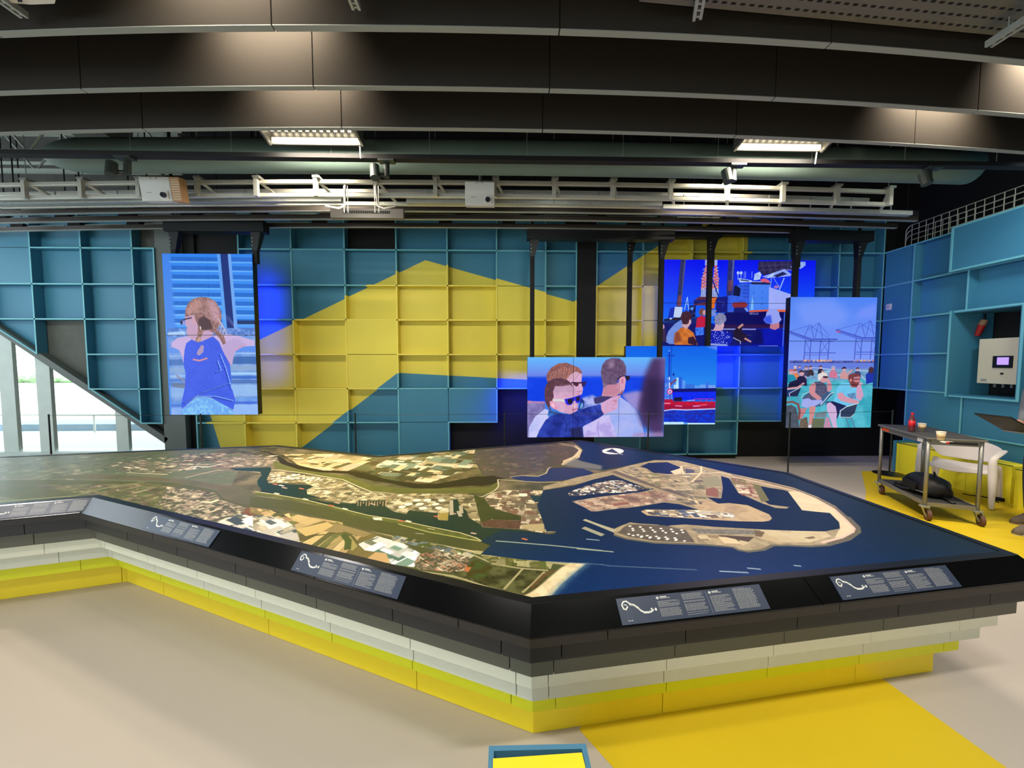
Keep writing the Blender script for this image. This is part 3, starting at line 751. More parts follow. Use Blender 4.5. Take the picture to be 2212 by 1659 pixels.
    # top
    topp = [(245, 915), (300, 880), (360, 905), (400, 900), (520, 850), (580, 900), (620, 1000), (680, 1110), (690, 1250), (690, 1330), (720, 1450), (700, 1545), (640, 1520), (470, 1430), (330, 1410), (170, 1540), (165, 1500), (210, 1330), (225, 1200), (205, 1110), (225, 980)]
    cv.poly(topp, (36, 62, 222), tex=nz(.08, 60, 3))
    c = cv.cover(topp); x0, y0, m = c
    clip = np.zeros((cv.h, cv.w), np.float32); clip[y0:y0 + m.shape[0], x0:x0 + m.shape[1]] = m
    for r_ in range(64):
        for q in range(36):
            X, Y = 160 + q * 17 + (r_ % 2) * 8.5, 850 + r_ * 11
            cv.ell((X, Y + 14 * math.sin(X / 60)), 4.8, 4.0, (130, 176, 255), .9, n=6, clip=clip)
    for w_ in [((590, 1020), (640, 1150), (680, 1300), (690, 1350)), ((560, 1080), (590, 1170), (540, 1190)), ((200, 1480), (400, 1380), (560, 1330), (680, 1290)), ((330, 1420), (520, 1420), (700, 1460))]:
        cv.line(list(w_), 5, (150, 210, 255), .8, clip=clip); cv.line([(a - 14, b + 8) for a, b in w_], 9, (28, 44, 170), .5, clip=clip)
    cv.poly([(400, 930), (424, 940), (415, 1000), (370, 1032), (345, 1020), (360, 980)], (172, 150, 190)); cv.line([(310, 1068), (370, 1080), (450, 1058)], 10, (206, 140, 160))
    cv.poly([(170, 1545), (330, 1430), (480, 1440), (640, 1520), (720, 1600), (160, 1600)], (140, 206, 250), tex=nz(.12, 14, 3, (100, 160, 236)))
    cv.grain(.03)
    return cv.a

def screen_boy():
    cv = scanvas(62, 80, 2140, 1298, .42, (60, 130, 240))
    cv.vgrad([(0, 0), (2300, 0), (2300, 420), (0, 420)], (100, 186, 255), (110, 132, 232), 80, 380)
    cv.poly([(0, 375), (2200, 360), (2200, 760), (0, 760)], (10, 66, 232), tex=nz(.06, 60, 3)); cv.poly([(0, 355), (2200, 350), (2200, 385), (0, 390)], (90, 116, 226), .7, soft=5)
    cv.poly([(60, 745), (150, 740), (330, 760), (330, 1300), (0, 1300)], (150, 140, 200), tex=nz(.12, 30, 3, (110, 100, 160))); cv.poly([(60, 735), (110, 735), (160, 770), (60, 775)], (226, 130, 170), .8, soft=3); cv.poly([(170, 750), (330, 745), (330, 770), (180, 772)], (220, 140, 180), .8, soft=3)
    cv.poly([(880, 700), (1050, 650), (1200, 760), (1250, 860), (900, 880)], (120, 140, 220), tex=nz(.1, 30, 3, (170, 176, 236)), soft=6)
    # right blurred parts
    cv.poly([(1480, 640), (1700, 590), (1900, 620), (1900, 900), (1700, 900), (1560, 760)], (150, 140, 210), soft=10)
    # man behind, light shirt
    cv.poly([(1060, 700), (1180, 665), (1300, 655), (1420, 700), (1460, 680), (1600, 780), (1720, 900), (1800, 1080), (1840, 1300), (1180, 1300), (1190, 1060), (1100, 860)], (176, 186, 244), tex=nz(.07, 50, 3, (150, 170, 240)))
    cv.poly([(1060, 700), (1180, 665), (1300, 650), (1410, 680), (1380, 720), (1260, 740), (1120, 790), (1075, 780)], (62, 56, 110), soft=2)
    cv.poly([(1210, 480), (1450, 470), (1440, 640), (1400, 680), (1180, 670), (1200, 570)], (208, 150, 176), tex=nz(.06, 30, 3, (190, 128, 150)))
    cv.poly([(1450, 370), (1510, 345), (1545, 420), (1530, 560), (1490, 640), (1440, 640), (1430, 460)], (214, 160, 186)); cv.poly([(1450, 640), (1500, 570), (1500, 640), (1470, 660)], (110, 70, 90), .8, soft=2)
    cv.poly([(1165, 300), (1185, 200), (1240, 125), (1330, 95), (1430, 100), (1500, 140), (1540, 220), (1550, 340), (1500, 360), (1440, 390), (1400, 490), (1260, 500), (1210, 540), (1180, 420)], (118, 96, 132), tex=nz(.12, 16, 3, (90, 66, 96)), soft=1)
    cv.poly([(1280, 170), (1340, 130), (1370, 200), (1300, 260)], (180, 150, 176), .6, soft=8); cv.poly([(1190, 460), (1260, 500), (1250, 540), (1205, 560)], (150, 116, 146), .7, soft=4)
    cv.ell((1492, 430), 36, 74, (224, 160, 190)); cv.ell((1492, 445), 16, 44, (190, 110, 140), .8, soft=2)
    cv.line([(1420, 410), (1480, 370), (1530, 360)], 6, (40, 26, 50)); cv.poly([(1530, 360), (1605, 365), (1600, 410), (1570, 440), (1545, 420)], (34, 24, 52))
    # woman
    cv.poly([(640, 330), (860, 270), (885, 330), (875, 450), (900, 560), (885, 640), (840, 660), (860, 740), (700, 740), (600, 500)], (216, 170, 204), tex=nz(.05, 30, 3))
    cv.poly([(350, 420), (355, 330), (420, 240), (520, 180), (640, 165), (760, 210), (830, 240), (880, 300), (880, 340), (830, 310), (780, 300), (700, 350), (650, 420), (450, 400), (380, 480)], (172, 110, 102), tex=nz(.2, 16, 3, (120, 74, 76)))
    for k in range(22):
        cv.line([(380 + k * 22, 420 - 200 * math.sin(.4 + k / 26 * 2.2)), (430 + k * 19, 330 - 60 * math.sin(k / 20 * 3)), (400 + k * 18, 420)], 3, [(226, 180, 160), (130, 78, 70), (240, 206, 200), (190, 120, 96)][k % 4], .5, soft=1)
    cv.line([(730, 465), (830, 470), (945, 460)], 9, (60, 30, 60)); cv.poly([(750, 470), (835, 472), (830, 510), (800, 525), (765, 505)], (76, 40, 62)); cv.poly([(870, 465), (945, 460), (925, 520), (890, 530)], (50, 34, 90))
    cv.line([(880, 590), (840, 602), (810, 600)], 4, (190, 100, 130)); cv.line([(790, 640), (850, 632)], 4, (190, 90, 130))
    # her white jacket
    cv.poly([(80, 1300), (90, 1140), (180, 980), (330, 860), (420, 900), (400, 1100), (300, 1300)], (206, 206, 250), tex=nz(.05, 40, 3, (180, 186, 240))); cv.poly([(900, 1300), (900, 1140), (1000, 1060), (1200, 970), (1300, 960), (1420, 1300)], (206, 196, 246), tex=nz(.06, 40, 3, (176, 160, 226)))
    cv.line([(1140, 1060), (1120, 1160), (1150, 1290)], 9, (160, 140, 220), .7, soft=3)
    # boy
    cv.poly([(440, 560), (780, 520), (800, 640), (800, 720), (830, 800), (820, 880), (770, 930), (720, 945), (560, 910), (470, 860), (400, 790), (430, 640)], (220, 176, 208), tex=nz(.05, 40, 3, (206, 156, 190)))
    cv.poly([(420, 500), (560, 440), (760, 500), (790, 600), (600, 620), (430, 600)], (200, 160, 190))
    cv.poly([(322, 600), (335, 520), (375, 450), (450, 405), (560, 395), (660, 425), (730, 480), (745, 530), (700, 500), (600, 520), (480, 520), (450, 600), (460, 680), (420, 760), (400, 840), (440, 900), (400, 880), (350, 800), (325, 700)], (112, 72, 88), tex=nz(.14, 14, 3, (78, 48, 62)))
    cv.poly([(470, 520), (720, 500), (740, 560), (700, 640), (640, 560), (560, 560), (520, 680), (480, 620)], (190, 150, 180), .6, tex=nz(.1, 12, 2), soft=6)
    cv.poly([(395, 750), (440, 735), (500, 800), (510, 860), (470, 870), (410, 820)], (226, 150, 180)); cv.ell((450, 805), 26, 40, (240, 190, 210), rot=-.5)
    cv.line([(460, 730), (560, 728), (640, 745)], 14, (214, 216, 214))
    cv.poly([(620, 715), (740, 690), (840, 655), (885, 660), (870, 730), (830, 775), (800, 770), (775, 730), (750, 760), (730, 800), (670, 805), (640, 780)], (44, 40, 220))
    cv.poly([(665, 720), (745, 702), (738, 770), (710, 790), (680, 785)], (26, 22, 44)); cv.poly([(795, 690), (850, 670), (850, 720), (825, 748), (800, 735)], (30, 26, 52))
    cv.poly([(740, 790), (780, 790), (800, 830), (760, 850), (730, 820)], (236, 196, 222), .8, soft=3); cv.line([(740, 880), (790, 866), (820, 860)], 5, (180, 80, 120))
    # scarf and jacket
    cv.poly([(380, 890), (480, 870), (600, 940), (540, 980), (400, 1010), (370, 960)], (60, 120, 210), tex=nz(.2, 8, 2)); 
    for k in range(7): cv.ell((400 + k * 30, 905 + k * 7), 14, 14, (16, 20, 70)); cv.ell((402 + k * 30, 907 + k * 7), 6, 6, (110, 170, 240))
    cv.poly([(870, 700), (920, 740), (920, 830), (860, 880), (820, 890), (850, 800)], (30, 50, 130)); cv.poly([(870, 780), (900, 770), (905, 830), (850, 870)], (140, 200, 250), .8, soft=2)
    cv.poly([(200, 1300), (250, 1180), (340, 1030), (430, 960), (560, 930), (700, 950), (800, 900), (1000, 830), (1160, 790), (1200, 860), (1230, 940), (1150, 1000), (1000, 1080), (900, 1130), (915, 1300)], (34, 50, 146), tex=nz(.12, 46, 4, (44, 66, 176)))
    cv.poly([(700, 1170), (880, 1130), (915, 1300), (740, 1300)], (34, 34, 76), .8, soft=4)
    for w_ in [((380, 1040), (480, 1100), (600, 1080)), ((600, 990), (660, 1100), (640, 1220)), ((760, 960), (840, 1060), (830, 1120)), ((900, 870), (960, 960)), ((1080, 840), (1150, 930))]:
        cv.line(list(w_), 8, (22, 32, 104), .6, soft=3)
    # pointing hand
    cv.poly([(1170, 790), (1240, 740), (1330, 690), (1440, 660), (1462, 650), (1470, 675), (1420, 725), (1430, 770), (1425, 850), (1370, 895), (1290, 915), (1220, 945), (1180, 880)], (214, 166, 204), tex=nz(.05, 20, 2))
    for (a, b) in [((1330, 745), (1400, 735)), ((1340, 800), (1410, 790)), ((1320, 850), (1385, 855))]: cv.line([a, b], 4, (190, 120, 150), .7)
    cv.poly([(1350, 735), (1400, 725), (1425, 760), (1380, 775)], (190, 124, 150), .7, soft=2)
    # dark blurred figure in front
    cv.poly([(1940, 90), (2150, 90), (2150, 1300), (1990, 1300), (1900, 1180), (1800, 1120), (1730, 900), (1760, 740), (1800, 480), (1850, 300)], (72, 48, 96), .96, soft=16)
    cv.poly([(1860, 380), (2060, 420), (2080, 1000), (1900, 1040), (1800, 820)], (40, 28, 66), .8, soft=24); cv.poly([(2050, 90), (2150, 90), (2150, 420), (2080, 420)], (112, 84, 150), .7, soft=14)
    cv.poly([(1640, 1280), (1720, 1230), (2150, 1220), (2150, 1310), (1650, 1310)], (170, 140, 190), .8, soft=10)
    cv.grain(.03)
    return cv.a

FONT = {'A': '0110 1001 1111 1001 1001', 'E': '1111 1000 1110 1000 1111', 'O': '0110 1001 1001 1001 0110', 'L': '1000 1000 1000 1000 1111', 'U': '1001 1001 1001 1001 0110', 'S': '0111 1000 0110 0001 1110'}
def screen_ship():
    cv = scanvas(55, 68, 2125, 1270, .46, (10, 40, 240))
    cv.vgrad([(0, 0), (2200, 0), (2200, 950), (0, 950)], (2, 12, 236), (20, 110, 246), 68, 950)
    cv.poly([(305, 68), (375, 68), (325, 715), (262, 715)], (44, 46, 96), tex=nz(.14, 10, 3)); cv.poly([(355, 68), (375, 68), (325, 715), (312, 715)], (120, 110, 160), .5); cv.poly([(285, 560), (325, 560), (322, 715), (268, 715)], (150, 70, 80), .7)
    cv.poly([(940, 68), (1028, 68), (1015, 560), (930, 560)], (40, 42, 110), tex=nz(.14, 10, 3)); cv.poly([(1000, 68), (1022, 68), (1010, 420), (990, 420)], (120, 140, 220), .6, soft=1); cv.poly([(950, 350), (1015, 350), (1010, 500), (945, 500)], (130, 66, 80), .7, soft=3)
    # lattice crane
    for (x0, x1, a0, a1) in [(620, 680, 585, 670), (740, 800, 735, 820)]:
        cv.poly([(x0 + 10, 68), (x1 - 5, 68), (x1 - 5, 150), (x0 + 10, 150)], (170, 170, 230)); cv.poly([(x0 + 20, 150), (x1 - 10, 150), (a1, 330), (a1, 470), (a0, 470), (a0 + 10, 320)], (230, 90, 110), tex=nz(.2, 7, 2, (240, 130, 90)))
        for k in range(7):
            y = 170 + k * 44; cv.line([(a0 + 14, y), (a1 - 6, y + 40)], 3, (30, 60, 220)); cv.line([(a1 - 6, y), (a0 + 14, y + 40)], 3, (190, 190, 240))
        cv.poly([(a0, 470), (a1, 470), (a1 + 5, 580), (a0 - 5, 580)], (190, 190, 236), tex=nz(.2, 8, 2)); 
        for k in range(4): cv.line([(a0 + k * 22, 480), (a0 + k * 22, 570)], 3, (40, 60, 160))
    cv.poly([(580, 320), (830, 320), (830, 338), (580, 335)], (200, 120, 150)); cv.line([(730, 330), (830, 590)], 8, (30, 50, 140))
    cv.poly([(560, 580), (810, 580), (800, 640), (740, 760), (700, 760), (640, 700), (500, 700), (490, 640)], (96, 40, 66), tex=nz(.2, 10, 2)); cv.poly([(715, 600), (800, 590), (780, 640), (775, 740), (720, 745)], (236, 110, 40)); cv.poly([(490, 630), (660, 620), (650, 650), (500, 680)], (24, 30, 120))
    cv.poly([(800, 590), (950, 570), (950, 800), (790, 800)], (16, 22, 120)); cv.line([(820, 640), (900, 660), (880, 720)], 3, (70, 80, 190))
    cv.poly([(700, 760), (800, 760), (790, 850), (720, 850)], (120, 130, 210), tex=nz(.3, 8, 2))
    # white structure left
    cv.poly([(240, 720), (345, 725), (330, 870), (225, 865)], (206, 206, 240)); cv.poly([(180, 740), (240, 725), (225, 865), (150, 880)], (20, 40, 170)); cv.line([(405, 585), (370, 760)], 4, (190, 210, 250)); cv.line([(405, 585), (428, 760)], 4, (190, 210, 250)); cv.line([(385, 680), (420, 685)], 3, (190, 210, 250))
    cv.poly([(440, 700), (520, 700), (520, 860), (430, 860)], (24, 26, 90), tex=nz(.4, 10, 2)); cv.ell((470, 745), 20, 22, (90, 150, 240)); cv.line([(110, 905), (340, 880), (500, 850)], 14, (24, 20, 50)); cv.ell((190, 885), 18, 14, (190, 190, 220)); cv.ell((260, 890), 40, 22, (50, 24, 36))
    # superstructure
    cv.poly([(1040, 440), (1120, 390), (1290, 400), (1240, 780), (950, 800), (950, 570), (1020, 560)], (50, 90, 220), tex=nz(.1, 20, 2)); cv.poly([(1030, 430), (1060, 420), (1120, 470), (1110, 570), (1020, 560)], (10, 16, 60))
    cv.poly([(1240, 400), (1520, 400), (1510, 770), (1240, 780)], (74, 126, 240), tex=nz(.04, 20, 2)); cv.poly([(1500, 440), (1800, 540), (1795, 770), (1505, 765)], (170, 170, 248), tex=nz(.04, 20, 2))
    cv.poly([(1090, 320), (1260, 350), (1290, 375), (1100, 380)], (190, 200, 246)); cv.poly([(1110, 335), (1230, 355), (1230, 368), (1110, 352)], (30, 36, 90)); cv.poly([(1260, 370), (1520, 375), (1515, 408), (1262, 405)], (34, 30, 80)); cv.line([(1260, 368), (1520, 372)], 4, (200, 200, 250))
    cv.poly([(1370, 340), (1440, 320), (1500, 350), (1505, 385), (1400, 370)], (226, 90, 120)); cv.poly([(1300, 260), (1370, 230), (1395, 270), (1370, 340), (1290, 350)], (180, 190, 244), tex=nz(.2, 8, 2))
    for (x, y) in [(1078, 250), (1118, 250)]: cv.ell((x, y), 18, 24, (214, 220, 250)); cv.line([(x, y), (x, y + 90)], 5, (150, 160, 230))
    for (x) in (1160, 1180, 1265): cv.line([(x, 230), (x, 320)], 3, (160, 170, 236))
    for yy in range(3):
        for xx in range(2): cv.ell((1300 + xx * 110, 520 + yy * 80), 5, 7, (20, 30, 90))
    for k in range(4): cv.line([(1150, 430 + k * 50), (1230, 432 + k * 50)], 3, (20, 40, 150))
    cv.poly([(1265, 690), (1285, 560), (1300, 690), (1300, 760), (1262, 760)], (150, 200, 250), .8, soft=2)
    # radar block and helideck
    cv.poly([(1350, 90), (1830, 80), (1830, 190), (1600, 240), (1420, 280), (1340, 200)], (46, 36, 76), tex=nz(.12, 12, 3)); 
    for k in range(5): cv.line([(1380 + k * 90, 90), (1440 + k * 80, 250)], 2, (96, 84, 130)); 
    cv.line([(1350, 150), (1800, 130)], 2, (90, 80, 130)); cv.line([(1380, 210), (1700, 190)], 2, (90, 80, 130))
    cv.poly([(1400, 300), (1700, 190), (1800, 265), (1780, 290), (1480, 320)], (150, 160, 240)); cv.poly([(1560, 285), (1680, 230), (1740, 260), (1600, 310)], (30, 30, 90)); cv.line([(1480, 310), (1560, 250), (1520, 300)], 5, (210, 220, 255)); cv.line([(1700, 200), (1830, 210), (1780, 150)], 4, (140, 140, 220))
    cv.line([(1530, 320), (1520, 440)], 6, (120, 140, 230)); cv.line([(1700, 320), (1620, 540)], 8, (150, 170, 246)); cv.line([(1560, 320), (1640, 440)], 4, (140, 150, 236)); cv.ell((1600, 440), 34, 22, (170, 110, 190))
    cv.poly([(1900, 90), (1980, 90), (1985, 140), (1920, 190), (1900, 180)], (150, 170, 236), tex=nz(.2, 8, 2))
    # hull
    cv.poly([(940, 795), (1245, 790), (1520, 775), (1810, 775), (1810, 1010), (900, 1010), (760, 900)], (6, 6, 90)); cv.poly([(1240, 770), (1500, 752), (1500, 778), (1245, 795)], (236, 90, 60)); cv.poly([(1500, 752), (1790, 758), (1790, 790), (1500, 782)], (240, 100, 70))
    cv.poly([(1020, 660), (1180, 650), (1225, 690), (1200, 725), (1040, 730), (1010, 700)], (150, 44, 54)); cv.poly([(1040, 730), (1200, 725), (1200, 795), (1030, 795)], (16, 24, 110)); cv.line([(1190, 740), (1220, 770)], 12, (130, 150, 220))
    for i, ch in enumerate('AEOLUS'):
        for r_, row in enumerate(FONT[ch].split()):
            for q, bit in enumerate(row):
                if bit == '1':
                    X, Y = 1250 + i * 21 + q * 4, 800 + r_ * 5
                    cv.poly([(X, Y), (X + 4.4, Y), (X + 4.4, Y + 5.2), (X, Y + 5.2)], (170, 176, 240))
    cv.poly([(860, 970), (1800, 960), (1800, 1020), (880, 1015)], (70, 24, 60), .7, soft=4); cv.line([(880, 1025), (1340, 1028)], 7, (180, 170, 230)); cv.line([(1200, 1115), (1280, 1115)], 5, (160, 160, 220))
    cv.poly([(60, 930), (560, 860), (860, 1010), (1840, 1030), (1840, 1290), (40, 1290)], (14, 12, 60), .75, soft=5); cv.line([(880, 1030), (1340, 1032)], 6, (170, 160, 226))
    # passengers
    cv.poly([(120, 1200), (160, 1060), (240, 960), (330, 900), (380, 960), (260, 1240), (180, 1240)], (120, 140, 220), tex=nz(.06, 20, 2)); cv.ell((75, 1000), 34, 44, (200, 150, 180)); cv.poly([(40, 1040), (120, 1020), (140, 1200), (40, 1230)], (60, 40, 80))
    cv.poly([(240, 1180), (250, 1090), (330, 1010), (400, 1000), (500, 1080), (540, 1190), (560, 1250), (250, 1250)], (206, 104, 44), tex=nz(.06, 24, 3, (230, 120, 50))); cv.poly([(240, 1180), (250, 1090), (300, 1060), (340, 1200), (240, 1230)], (120, 50, 50), .7, soft=5); cv.poly([(430, 1150), (500, 1130), (545, 1200), (550, 1260), (430, 1230)], (56, 24, 50))
    cv.poly([(340, 930), (430, 930), (460, 940), (440, 990), (400, 1030), (350, 990)], (220, 160, 170)); cv.poly([(320, 860), (340, 800), (400, 775), (450, 800), (468, 860), (455, 920), (410, 965), (350, 960)], (70, 32, 50), tex=nz(.1, 8, 2)); cv.ell((450, 930), 16, 36, (226, 166, 180))
    cv.poly([(530, 1010), (540, 880), (600, 840), (660, 860), (680, 1000)], (206, 26, 66)); cv.ell((610, 790), 44, 50, (120, 70, 76)); cv.ell((640, 800), 24, 36, (210, 150, 160)); cv.poly([(520, 1010), (640, 1000), (640, 1110), (530, 1120)], (60, 110, 230), tex=nz(.3, 9, 2))
    cv.poly([(700, 1230), (700, 1080), (760, 1045), (900, 1040), (1000, 1090), (1030, 1180), (980, 1270), (720, 1240)], (14, 24, 170))
    r = random.Random(3)
    for k in range(70): cv.ell((r.uniform(715, 990), r.uniform(1060, 1225)), 6, 6, (190, 200, 250), .9, n=6)
    cv.poly([(790, 930), (900, 930), (910, 980), (890, 1050), (760, 1050), (790, 990)], (220, 160, 180)); cv.poly([(775, 920), (785, 850), (830, 805), (890, 805), (932, 850), (940, 900), (900, 960), (840, 970), (790, 960)], (156, 150, 190), tex=nz(.14, 7, 2, (120, 110, 150))); cv.ell((895, 975), 15, 36, (230, 170, 190))
    cv.line([(740, 1045), (860, 1048)], 5, (230, 170, 190)); cv.poly([(700, 1225), (960, 1240), (980, 1275), (700, 1255)], (190, 190, 240), .8, soft=2)
    cv.poly([(1040, 1050), (1100, 1000), (1150, 990), (1160, 1070), (1240, 1130), (1250, 1200), (1100, 1220), (1050, 1160)], (34, 18, 44)); cv.line([(1110, 1010), (1160, 965)], 14, (206, 140, 130)); cv.line([(1200, 1160), (1280, 1205)], 12, (206, 140, 130)); cv.line([(1040, 1150), (1140, 1200), (1140, 1235)], 5, (180, 176, 226))
    cv.poly([(1290, 1250), (1340, 1100), (1430, 1040), (1520, 1020), (1640, 1020), (1740, 1070), (1770, 1280), (1280, 1280)], (8, 20, 170), tex=nz(.04, 30, 2)); cv.poly([(1280, 1250), (1340, 1080), (1420, 1040), (1460, 1240)], (8, 8, 70), .8, soft=8)
    cv.poly([(1540, 950), (1660, 940), (1660, 1010), (1600, 1040), (1530, 1015)], (206, 120, 140)); cv.poly([(1440, 900), (1470, 850), (1480, 790), (1530, 745), (1600, 740), (1650, 790), (1665, 850), (1690, 895), (1650, 940), (1560, 960), (1480, 945)], (160, 160, 240)); cv.poly([(1440, 900), (1470, 850), (1540, 830), (1560, 950), (1480, 945)], (50, 80, 230), .9, soft=4)
    cv.line([(1725, 800), (1718, 1270)], 7, (90, 130, 255), .8); cv.poly([(1390, 1262), (1650, 1260), (1680, 1280), (1390, 1280)], (200, 200, 250))
    cv.a[..., 0] *= .92
    cv.grain(.03)
    return cv.a

def screen_boat():
    cv = scanvas(105, 58, 1790, 1535, .36, (10, 110, 236))
    cv.vgrad([(0, 0), (1900, 0), (1900, 860), (0, 860)], (4, 96, 232), (40, 140, 240), 58, 860); cv.poly([(1550, 58), (1790, 58), (1790, 140), (1700, 110)], (130, 150, 250), .7, soft=5)
    for (x, y, w, h, c) in [(960, 640, 80, 220, (60, 120, 230)), (1040, 650, 45, 200, (180, 230, 250)), (1090, 640, 60, 220, (40, 90, 220)), (1150, 700, 60, 160, (90, 150, 240)), (1210, 770, 170, 90, (50, 110, 220)), (1000, 780, 90, 80, (190, 226, 250)), (1380, 800, 100, 60, (90, 150, 236)), (1480, 780, 110, 80, (110, 160, 240)), (1590, 735, 60, 120, (60, 110, 220)), (1640, 790, 130, 60, (130, 160, 240)), (300, 780, 500, 80, (70, 120, 226))]:
        cv.poly([(x, y), (x + w, y), (x + w, y + h), (x, y + h)], c, .9, tex=nz(.15, 8, 2))
    cv.poly([(860, 860), (1790, 845), (1790, 910), (1050, 940), (860, 900)], (8, 14, 110)); cv.poly([(200, 860), (900, 880), (900, 930), (200, 920)], (8, 14, 110)); cv.poly([(100, 930), (1790, 910), (1790, 1070), (100, 1070)], (4, 40, 240), tex=nz(.05, 16, 2))
    cv.poly([(840, 650), (940, 640), (990, 1060), (830, 1060)], (120, 170, 240), tex=nz(.35, 10, 3, (40, 90, 220)))
    cv.line([(905, 150), (908, 640)], 7, (20, 30, 180)); cv.line([(948, 60), (930, 1100)], 3, (20, 30, 190)); cv.line([(870, 240), (990, 240)], 4, (20, 30, 170)); cv.ell((985, 240), 14, 14, (20, 30, 170)); cv.ell((902, 152), 8, 12, (220, 230, 255)); cv.ell((908, 340), 18, 30, (20, 50, 220)); cv.ell((990, 590), 18, 30, (24, 40, 150))
    cv.line([(930, 790), (960, 750), (1040, 690)], 12, (110, 70, 110)); cv.line([(915, 640), (925, 870)], 7, (220, 230, 255)); cv.poly([(830, 700), (950, 690), (950, 740), (830, 740)], (40, 90, 230), .7)
    cv.ell((930, 910), 52, 56, (214, 40, 100)); cv.ell((930, 912), 36, 40, (230, 200, 240)); cv.ell((930, 914), 18, 20, (120, 110, 220))
    cv.poly([(105, 1060), (980, 1055), (1010, 1095), (1780, 1100), (1780, 1235), (105, 1260)], (206, 16, 56), tex=nz(.06, 20, 2, (170, 14, 60))); cv.poly([(830, 1160), (1780, 1190), (1780, 1240), (820, 1260), (100, 1260), (100, 1190)], (150, 12, 60), .8, soft=2)
    cv.poly([(1010, 1020), (1160, 1015), (1160, 1090), (1010, 1092)], (20, 20, 60)); cv.line([(1390, 1050), (1760, 1050)], 4, (200, 60, 120)); 
    for x in (1390, 1500, 1610, 1710): cv.line([(x, 1050), (x, 1100)], 4, (200, 60, 120))
    cv.line([(1260, 1080), (1390, 1070)], 4, (210, 210, 240)); cv.line([(1370, 1185), (1490, 1180)], 7, (220, 150, 210)); cv.line([(1040, 1175), (1160, 1185)], 6, (220, 150, 200)); cv.line([(825, 1130), (945, 1130)], 7, (230, 150, 190)); cv.line([(1510, 1165), (1620, 1155)], 7, (240, 90, 110))
    cv.poly([(105, 1262), (1780, 1235), (1780, 1500), (105, 1500)], (8, 64, 226), tex=nz(.12, 12, 3, (20, 30, 160))); cv.line([(105, 1270), (820, 1272), (980, 1245), (1240, 1256), (1500, 1245), (1780, 1235)], 8, (200, 206, 244), soft=1)
    cv.poly([(105, 1475), (1200, 1482), (1200, 1540), (105, 1540)], (190, 230, 250)); cv.poly([(1270, 1500), (1790, 1505), (1790, 1540), (1270, 1540)], (200, 234, 250)); cv.poly([(1200, 1490), (1270, 1495), (1270, 1540), (1200, 1540)], (90, 160, 236))
    cv.grain(.02)
    return cv.a

